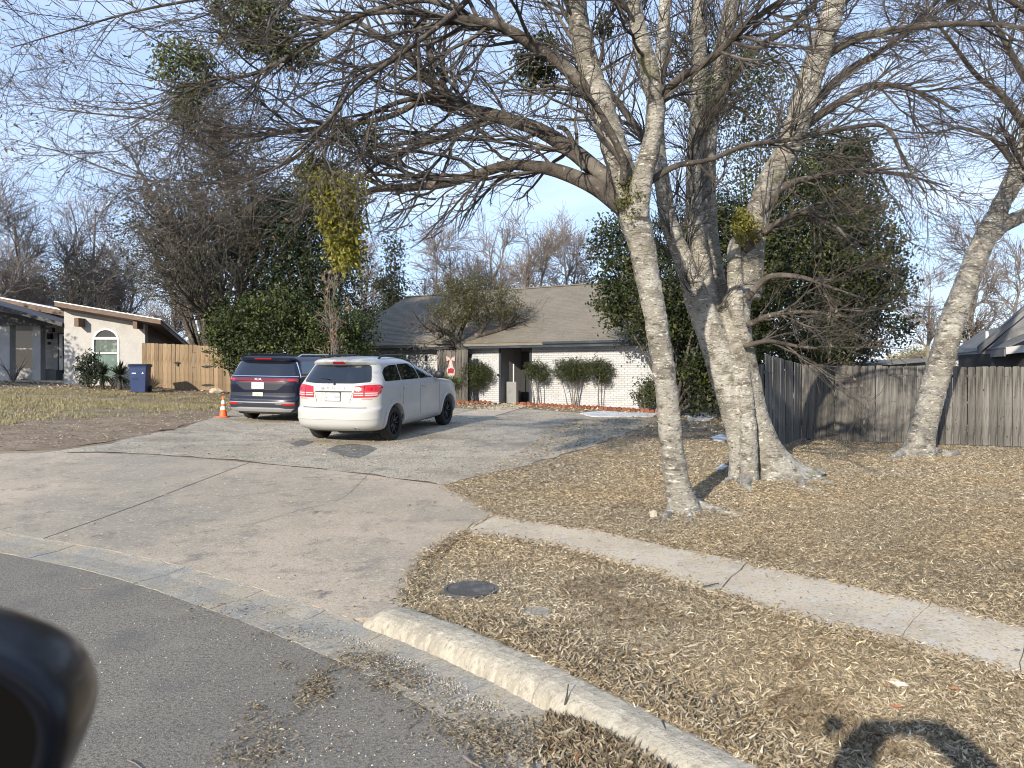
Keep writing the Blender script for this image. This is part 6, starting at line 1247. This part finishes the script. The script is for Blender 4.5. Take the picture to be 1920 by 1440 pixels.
x, y = sample(150000, 6.5, 19, LAWN, pw=1.3); dens = noise2(x, y, .55, 3.0) + .5 * noise2(x, y, 1.7, 8.0); keep = gl.uniform(0, 1, len(x)) < np.clip(.74 + dens * .7, .15, 1); x, y = x[keep], y[keep]
n = len(x); sc = np.clip(y / 10, .8, 1.3); L = gl.uniform(.025, .065, n) * sc; V, Fc, cc = small_leaves(x, y, terrain(x, y) + gl.uniform(.003, .022, n), L, L * gl.uniform(.14, .32, n), pal(n, var=.25) * lawn_tone(x, y)); tag(link('fallen_leaves', npmesh('fallen_leaves', V, Fc, cc), MT['leaf']), 'fine tan leaf litter round the shade trees up to the fence', 'leaves', kind='stuff')
# dead grass between them
x, y = sample(300000, 2.6, 19, LAWN, pw=1.3); n = len(x); gn = noise2(x, y, .4, 31.0) + .6 * noise2(x, y, 1.3, 12.0); sc = np.clip(y / 6, 1.0, 2.2); straw = np.array([(.49, .40, .255), (.43, .345, .21), (.56, .47, .315), (.35, .275, .165), (.34, .285, .16)]); pw_ = gl.uniform(0, 1, n) + gn * .12
c = straw[np.clip((pw_ * 5).astype(int), 0, 4)] * gl.uniform(.7, 1.2, (n, 1)) * lawn_tone(x, y); V, Fc, cc = blades_np(x, y, terrain(x, y) + .002, gl.uniform(.025, .065, n) * np.clip(sc, 1, 1.4), gl.uniform(.0011, .0022, n) * sc, c, gl.uniform(.02, .6, n)); tag(link('dead_grass', npmesh('dead_grass', V, Fc, cc), MT['grasstint']), 'straw coloured winter grass of the right lawn', 'grass', kind='stuff')
# thicker drift along the inner side of the kerb and in the gutter
ks = gl.uniform(KERB0 + 6, KERB0 + 60, 9000); ii = ks.astype(int); off = .64 + np.abs(gl.normal(0, .16, len(ks))); p = RE[ii] + (RE[ii + 1] - RE[ii]) * (ks - ii)[:, None] + RN[ii] * off[:, None]; n = len(p); L = gl.uniform(.03, .08, n); V, Fc, cc = flat_leaves(p[:, 0], p[:, 1], terrain(p[:, 0], p[:, 1]), L, L * gl.uniform(.09, .2, n), pal(n) * .8, gl.uniform(.01, .05, n), .5); tag(link('leaf_drift', npmesh('leaf_drift', V, Fc, cc), MT['leaf']), 'drift of brown leaves heaped along the back of the kerb', 'leaves', kind='stuff')
k20 = [k for k in range(KERB0, 235) if RE[k][1] > .6]; kmid = min(k20, key=lambda k: abs((RE[k][0] + RN[k][0] * .3) - .10)); n = 5200
ks = np.clip(gl.normal(kmid + 7, 4.0, n), kmid + .6, kmid + 20); ii = ks.astype(int); wdt = np.clip((ks - kmid) / 5, .15, 1); off = .40 - np.abs(gl.normal(0, .13, n)) * wdt; p = RE[ii] + (RE[ii + 1] - RE[ii]) * (ks - ii)[:, None] + RN[ii] * off[:, None]
hh = .02 + .085 * wdt * np.clip(1 - (.40 - off) / .34, 0, 1) * gl.uniform(0, 1, n); L = gl.uniform(.04, .095, n); c = pal(n, var=.25) * .58; red = gl.uniform(0, 1, n) < .03; c[red] = np.array([.16, .075, .042]); V, Fc, cc = flat_leaves(p[:, 0], p[:, 1], hh, L, L * gl.uniform(.10, .24, n), c, np.zeros(n), .7); tag(link('gutter_leaves', npmesh('gutter_leaves', V, Fc, cc), MT['leaf']), 'dark heap of dry leaves filling the gutter against the kerb', 'leaves', kind='stuff')
# fine litter and gravel in the gutter and on the street
def scatter_street(cent, n, spread, cols, Lr, zoff=.012, asp=(.12, .3)):
    P = []
    for (u, v, su, sv, k) in cent:
        uu = gl.normal(u, su, int(n * k)); vv = gl.normal(v, sv, int(n * k)); h = CZ; d = CZ * F / (vv - HZ); P.append(np.stack([(uu - 960) / F * d, d], 1))
    P = np.concatenate(P); s = sdist(P[:, 0], P[:, 1]); P = P[s < .36]; z = np.where(sdist(P[:, 0], P[:, 1]) > 0, .018, .004) + gl.uniform(0, zoff, len(P)); L = gl.uniform(*Lr, len(P)); return flat_leaves(P[:, 0], P[:, 1], z, L, L * gl.uniform(*asp, len(P)), pal(len(P)) * cols, np.zeros(len(P)), .3)
V, Fc, cc = scatter_street([(597, 1290, 18, 16, 1.0), (560, 1320, 10, 8, .15), (505, 1385, 40, 26, .45), (470, 1420, 35, 14, .4), (480, 1330, 10, 10, .12), (535, 1250, 12, 8, .08), (700, 1400, 120, 40, .2)], 420, 1, .62, (.015, .04)); tag(link('street_litter', npmesh('street_litter', V, Fc, cc), MT['leaf']), 'small clumps of dry leaf bits on the asphalt', 'litter', kind='stuff')
V, Fc, cc = scatter_street([(680, 1245, 34, 10, 1.0), (735, 1280, 36, 14, 1.0), (900, 1380, 40, 18, 1.3), (960, 1410, 40, 18, 1.2), (820, 1335, 40, 20, .5), (1010, 1370, 20, 16, .5), (560, 1190, 40, 8, .25), (450, 1150, 60, 10, .25)], 420, 1, .6, (.012, .04)); tag(link('gutter_litter', npmesh('gutter_litter', V, Fc, cc), MT['leaf']), 'line of leaf crumbs along the street edge of the gutter', 'litter', kind='stuff')
def gravel(name, label, cent, n, r, cols):
    ico = [(0, 0, 1), (.9, 0, -.2), (-.45, .78, -.2), (-.45, -.78, -.2)]; P = []
    for (u, v, su, sv, k) in cent:
        uu = gl.normal(u, su, int(n * k)); vv = gl.normal(v, sv, int(n * k)); d = CZ * F / (vv - HZ); P.append(np.stack([(uu - 960) / F * d, d], 1))
    P = np.concatenate(P); s = sdist(P[:, 0], P[:, 1]); P = P[(s < .385)]; m = len(P); z = np.where(sdist(P[:, 0], P[:, 1]) > 0, .016, .003); rr = gl.uniform(*r, m); tet = np.array(ico); a = gl.uniform(0, 6.28, m); ca, sa = np.cos(a), np.sin(a); q = tet[None] * rr[:, None, None] * gl.uniform(.6, 1.3, (m, 4, 1)); V = np.stack([q[..., 0] * ca[:, None] - q[..., 1] * sa[:, None] + P[:, :1], q[..., 0] * sa[:, None] + q[..., 1] * ca[:, None] + P[:, 1:], q[..., 2] * .8 + z[:, None]], 2).reshape(-1, 3)
    I = np.arange(m)[:, None] * 4; Fc = np.concatenate([I + np.array(t) for t in ((0, 1, 2), (0, 2, 3), (0, 3, 1), (1, 3, 2))]); c = np.repeat(np.array(cols)[gl.choice(len(cols), m)] * gl.uniform(.7, 1.2, (m, 1)), 4, 0); return tag(link(name, npmesh(name, V, Fc, c), MT['leaf']), label, 'gravel', kind='stuff')
gravel('gravel', 'pale gravel washed into the gutter along the kerb', [(770, 1245, 50, 12, 1), (850, 1285, 50, 12, 1.2), (930, 1325, 40, 10, .8), (1000, 1400, 40, 22, .5), (700, 1205, 40, 8, .4)], 700, (.003, .010), [(.33, .30, .25), (.26, .235, .195), (.40, .37, .31), (.2, .18, .145)])
gravel('street_grit', 'tiny pale stones scattered over the asphalt', [(500, 1250, 300, 110, 1), (300, 1200, 250, 80, 1), (700, 1380, 160, 50, .6)], 260, (.003, .007), [(.55, .52, .46), (.4, .37, .32)])
# leaves and twigs blown onto the drive, apron and sidewalk
def litter_on(name, label, poly, n, off, L0, scale=1.0, ymax=30):
    xs = [p[0] for p in poly]; ys = [p[1] for p in poly]; x = gl.uniform(min(xs), max(xs), n * 3); y = gl.uniform(max(1, min(ys)), min(ymax, max(ys)), n * 3); m = in_poly(x, y, poly); x, y = x[m][:n], y[m][:n]; k = len(x); L = gl.uniform(*L0, k) * scale; V, Fc, cc = flat_leaves(x, y, terrain(x, y) + off, L, L * gl.uniform(.14, .4, k), pal(k), gl.uniform(.004, .012, k), .2); tag(link(name, npmesh(name, V, Fc, cc), MT['leaf']), label, 'leaves', kind='stuff')
litter_on('loose_leaves', 'few loose leaves blown over the right apron slab', apronB, 160, .014, (.02, .05)); litter_on('loose_leaves', 'few loose leaves blown over the left apron slab', apronA, 90, .014, (.02, .05)); litter_on('loose_leaves', 'scattered leaves and crumbs on the sidewalk slabs', WALKPOLY, 420, .032, (.015, .045))
litter_on('loose_leaves', 'brown leaf litter at the worn right edge of the drive', Gs([(838, 912), (975, 876), (1130, 830), (1235, 787), (1190, 778), (1060, 790), (1000, 830), (930, 870)]), 3800, .01, (.03, .08)); litter_on('loose_leaves', 'leaf crumbs on the old asphalt drive round the cars', DRIVE, 6000, .01, (.02, .06))
# edges of the walk softened by grass and leaves
ed_pts = []
for a, b in zip(wt[:-1], wt[1:]): ed_pts += [(Vector(a).lerp(Vector(b), t)) for t in gl.uniform(0, 1, 380)]
for a, b in zip(wb[:-1], wb[1:]): ed_pts += [(Vector(a).lerp(Vector(b), t)) for t in gl.uniform(0, 1, 380)]
for a, b in ((wb[0], G(800, 1042)[:2]), (G(800, 1042)[:2], G(777, 1088)[:2]), (G(777, 1088)[:2], G(765, 1135)[:2]), (G(925, 963)[:2], G(880, 935)[:2]), (G(880, 935)[:2], G(835, 912)[:2])): ed_pts += [(Vector(a).lerp(Vector(b), t)) for t in gl.uniform(0, 1, 320)]
e = np.array([(p.x, p.y) for p in ed_pts]) + gl.normal(0, .06, (len(ed_pts), 2)); n = len(e); L = gl.uniform(.025, .065, n); V, Fc, cc = flat_leaves(e[:, 0], e[:, 1], terrain(e[:, 0], e[:, 1]), L, L * gl.uniform(.1, .24, n), pal(n) * .85, gl.uniform(.02, .035, n), .35); tag(link('edge_litter', npmesh('edge_litter', V, Fc, cc), MT['leaf']), 'leaves caught along the edges of sidewalk and apron', 'leaves', kind='stuff')
# left lawn: short olive winter grass
LL = Gs([(-260, 815), (0, 800), (90, 790), (200, 783), (330, 776), (425, 770), (435, 752), (400, 740), (300, 738), (200, 735), (0, 728), (-260, 725)]); xs = [p[0] for p in LL]; ys = [p[1] for p in LL]
n0 = 170000; x = gl.uniform(max(min(xs), -24), max(xs), n0); y = gl.uniform(min(ys), max(ys), n0); m = in_poly(x, y, LL); x, y = x[m], y[m]; gn = noise2(x, y, .5, 40.) + .6 * noise2(x, y, 1.6, 45.); k = gl.uniform(0, 1, len(x)) < np.clip(.62 + gn * 1.1, .05, 1); x, y, gn = x[k], y[k], gn[k]; n = len(x); pg = np.array([(.33, .285, .15), (.29, .265, .125), (.40, .34, .205), (.24, .235, .105), (.30, .235, .14)]); c = pg[np.clip((gl.uniform(0, 1, n) * 5 + gn).astype(int), 0, 4)] * gl.uniform(.75, 1.2, (n, 1))
V, Fc, cc = blades_np(x, y, terrain(x, y) + .002, gl.uniform(.05, .11, n), gl.uniform(.006, .012, n), c, gl.uniform(.15, 1.2, n)); tag(link('lawn_grass', npmesh('lawn_grass', V, Fc, cc), MT['grasstint']), 'olive winter grass of the left lawn', 'grass', kind='stuff')
for nm, lab, poly, nn in (('loose_leaves', 'pale crumbs and stones on the dirt track', DIRT, 1500), ):
    litter_on(nm, lab, poly, nn, .02, (.03, .08))
# thin grass far lawns behind
x = gl.uniform(-40, 26, 60000); y = gl.uniform(19, 48, 60000); m = ~in_poly(x, y, DRIVE) & ~in_poly(x, y, LL) & ~in_poly(x, y, DIRT); x, y = x[m], y[m]; n = len(x); c = pal(n); L = gl.uniform(.08, .16, n); V, Fc, cc = flat_leaves(x, y, terrain(x, y), L, L * gl.uniform(.2, .4, n), c, gl.uniform(.01, .03, n)); hx = np.array([(HM.inverted() @ Vector((a, b, 0)))[:] for a, b in zip(x[:1], y[:1])])
tag(link('far_litter', npmesh('far_litter', V, Fc, cc), MT['leaf']), 'leaf litter on the far yards round the houses', 'leaves', kind='stuff')

# single things lying about
def stick(name, label, pts, r, cat='twig', mat='twig', group=None):
    q = Vector(pts[0]); o = MB().tube([Vector(p) - q for p in pts], [r * (1 - .5 * k / (len(pts) - 1)) for k in range(len(pts))], 6).build(name, MT[mat]); o.location = q; return tag(o, label, cat, group)
def kp(u, v, z): d = (CZ - z) * F / (v - HZ); return Vector(((u - 960) / F * d, d, z))
stick('fallen_twig', 'upright dark stick leaning on the kerb above the leaf heap', [kp(1056, 1345, .03), kp(1062, 1310, .13), kp(1066, 1282, .19)], .009)
stick('fallen_twig', 'thin bent twig draped over the kerb edge', [kp(1242, 1352, .15), kp(1252, 1378, .145), kp(1265, 1392, .12), kp(1272, 1420, .04)], .006)
stick('fallen_twig', 'forked pale stick lying on the asphalt at the bottom edge', [kp(870, 1418, .012), kp(885, 1430, .014), kp(905, 1440, .012)], .008, mat='fartwig')
stick('fallen_twig', 'short twig lying across the sidewalk', [kp(1318, 1100, .17), kp(1335, 1096, .18), kp(1348, 1093, .172)], .006)
stick('fallen_twig', 'curled pale straw on the asphalt near the mirror', [kp(240, 1425, .006), kp(255, 1432, .008), kp(270, 1445, .006)], .004, mat='fartwig')
stick('fallen_twig', 'straight pale straw on the asphalt below the gutter', [kp(152, 1104, .006), kp(182, 1104, .006)], .005, mat='fartwig')
def rock(name, label, p, s, mat, seed):
    bm = bmesh.new(); bmesh.ops.create_icosphere(bm, subdivisions=2, radius=1)
    for v in bm.verts: v.co *= 1 + .35 * mnoise.noise(v.co * 1.6 + Vector((seed, 0, 0))); v.co.x *= s[0]; v.co.y *= s[1]; v.co.z *= s[2]
    me = bpy.data.meshes.new(name); bm.to_mesh(me); bm.free(); o = link(name, me, MT[mat]); o.location = p; return tag(o, label, 'stone')
p = G(1225, 970); rock('stone', 'pale stone lying left of the nearest trunk base', p + Vector((0, 0, .03)), (.05, .06, .05), 'walk', 3)
p = G(405, 737); rock('stone', 'pale rock at the foot of the cedar gate', p + Vector((0, 0, .08)), (.28, .2, .13), 'walk', 8)
def oak_leaf(u, v, s, col, label, az):
    q = G(u, v); pts = [(-.5, 0), (-.3, .16), (-.16, .1), (-.02, .28), (.1, .14), (.26, .22), (.34, .08), (.5, 0), (.34, -.08), (.26, -.22), (.1, -.14), (-.02, -.28), (-.16, -.1), (-.3, -.16)]
    V = [(a * s, b * s, .01 + .12 * s * (abs(b) * 2 + a * a)) for a, b in pts] + [(0, 0, .005)]; mb = MB(); n = len(pts); mb.add(V, [(i, (i + 1) % n, n) for i in range(n)]); o = mb.build('large_leaf', material('large_leaf', col, [(tuple(c * .7 for c in col), 30, .45, .65)], .7)); o.location = q + Vector((0, 0, .025)); o.rotation_euler = (.2, .1, az); tag(o, label, 'leaf')
oak_leaf(1685, 1296, .10, (.62, .55, .43), 'large pale lobed leaf on the verge near the round shadow', -.3); oak_leaf(1012, 1080, .09, (.50, .42, .30), 'pale curled leaf beside the ribbed meter lid', .8); oak_leaf(1660, 1298, .06, (.42, .20, .10), 'small orange leaf next to the large pale leaf', 1.2); oak_leaf(1788, 1304, .06, (.40, .17, .08), 'orange leaf on the verge right of the large pale leaf', .3); oak_leaf(1680, 1338, .07, (.30, .13, .06), 'rust leaf at the top of the round shadow', .1); oak_leaf(590, 1115, .07, (.40, .31, .19), 'brown curled leaf on the apron above the gutter', .5); oak_leaf(1075, 1075, .07, (.45, .37, .26), 'tan leaf between ribbed lid and sidewalk', 2.0)

# ------------------------------------------------------------------ door mirror of the viewer's own car
def door_mirror():
    t = tag(empty('door_mirror', (-.161, .21, 1.646)), 'glossy black door mirror of the viewer\'s own car in the near corner', 'mirror')
    def outline(s, n=44):
        P = []
        for k in range(n):
            a = 2 * math.pi * k / n; ca, sa = math.cos(a), math.sin(a); e = 2.7; P.append((.0357 * s * math.copysign(abs(ca) ** (2 / e), ca), .0315 * s * math.copysign(abs(sa) ** (2 / e), sa)))
        return P
    V = []; lv = [(.96, -.004), (1.0, 0), (1.0, .007), (.985, .018), (.92, .032), (.78, .044), (.5, .053), (.2, .056)]; n = 44
    for s, dd in lv: V += [(a, dd, b) for a, b in outline(s)]
    V += [(a, -.002, b) for a, b in outline(.80)]; m = len(lv)
    Fs = [(i * n + k, i * n + (k + 1) % n, (i + 1) * n + (k + 1) % n, (i + 1) * n + k) for i in range(m - 1) for k in range(n)] + [tuple(range((m - 1) * n, m * n))] + [(k, (k + 1) % n, m * n + (k + 1) % n, m * n + k) for k in range(n)]
    mb = MB(); mb.add(V, Fs); mb.build('housing', MT['mirrorshell'], t, smooth=True)
    MB().add([(a, .0005, b) for a, b in outline(.81)], [tuple(range(n))]).build('mirror_face', MT['mirrorback'], t)
    MB().prism([(-.018, -.018), (.01, -.018), (.0, -.065), (-.03, -.065)], .007, .03, 'y').build('bracket', MT['mirrorshell'], t, bevel=.005)
    t.rotation_euler = (0, math.radians(24), math.radians(10)); return t
mir = door_mirror()

# ------------------------------------------------------------------ photographer standing behind the viewpoint, arms raised with the phone
def photographer():
    t = tag(empty('person', (0, -.42, 0)), 'person in dark clothes behind the viewpoint, arms raised, shadow on the verge', 'person')
    J = {'pelvis': (0, 0, .92), 'waist': (0, .0, 1.08), 'chest': (0, -.01, 1.28), 'neck': (0, 0, 1.44), 'head': (0, .02, 1.53), 'crown': (0, .01, 1.63)}
    E = [('pelvis', 'waist'), ('waist', 'chest'), ('chest', 'neck'), ('neck', 'head'), ('head', 'crown')]; Rr = {'pelvis': .15, 'waist': .14, 'chest': .15, 'neck': .06, 'head': .095, 'crown': .075}
    for s, n in ((-1, 'a'), (1, 'b')):
        J.update({'hip' + n: (s * .10, 0, .88), 'knee' + n: (s * .11, .02, .48), 'ankle' + n: (s * .11, -.02, .09), 'toe' + n: (s * .13, .14, .04), 'shoulder' + n: (s * .18, -.01, 1.38), 'elbow' + n: (s * .32, .20, 1.54), 'wrist' + n: (s * .20, .32, 1.71), 'palm' + n: (s * .09, .36, 1.79)})
        Rr.update({'hip' + n: .10, 'knee' + n: .065, 'ankle' + n: .045, 'toe' + n: .035, 'shoulder' + n: .09, 'elbow' + n: .105, 'wrist' + n: .078, 'palm' + n: .06})
        E += [('pelvis', 'hip' + n), ('hip' + n, 'knee' + n), ('knee' + n, 'ankle' + n), ('ankle' + n, 'toe' + n), ('chest', 'shoulder' + n), ('shoulder' + n, 'elbow' + n), ('elbow' + n, 'wrist' + n), ('wrist' + n, 'palm' + n)]
        for f in range(4):
            z = 1.715 + f * .022; J['f%d%s' % (f, n)] = (s * .07, .395, z); J['g%d%s' % (f, n)] = (s * .045, .375, z); Rr['f%d%s' % (f, n)] = .009; Rr['g%d%s' % (f, n)] = .008; E += [('palm' + n, 'f%d%s' % (f, n)), ('f%d%s' % (f, n), 'g%d%s' % (f, n))]
    names = list(J); me = bpy.data.meshes.new('body'); me.from_pydata([J[k] for k in names], [(names.index(a), names.index(b)) for a, b in E], []); o = bpy.data.objects.new('tmp_person', me); COL.objects.link(o)
    o.modifiers.new('k', 'SKIN'); o.modifiers.new('s', 'SUBSURF').levels = 1
    if not me.skin_vertices: me.attributes.new('skin', 'FLOAT', 'POINT')
    lay = me.skin_vertices[0].data if me.skin_vertices else []
    for k, v in zip(names, lay): v.radius = (Rr[k], Rr[k])
    if len(lay): lay[0].use_root = True
    dg = bpy.context.evaluated_depsgraph_get(); dg.update(); out = bpy.data.meshes.new_from_object(o.evaluated_get(dg)); bpy.data.objects.remove(o, do_unlink=True); out.materials.clear(); out.materials.append(MT['clothdark'])
    for p in out.polygons: p.use_smooth = True
    link('body', out, None, t)
    ph = MB().box(-.075, .075, -.045, -.037, 1.715, 1.787).build('phone', MT['blackplastic'], None, bevel=.003); tag(ph, 'black phone held up in both hands at the viewpoint', 'phone')
photographer()
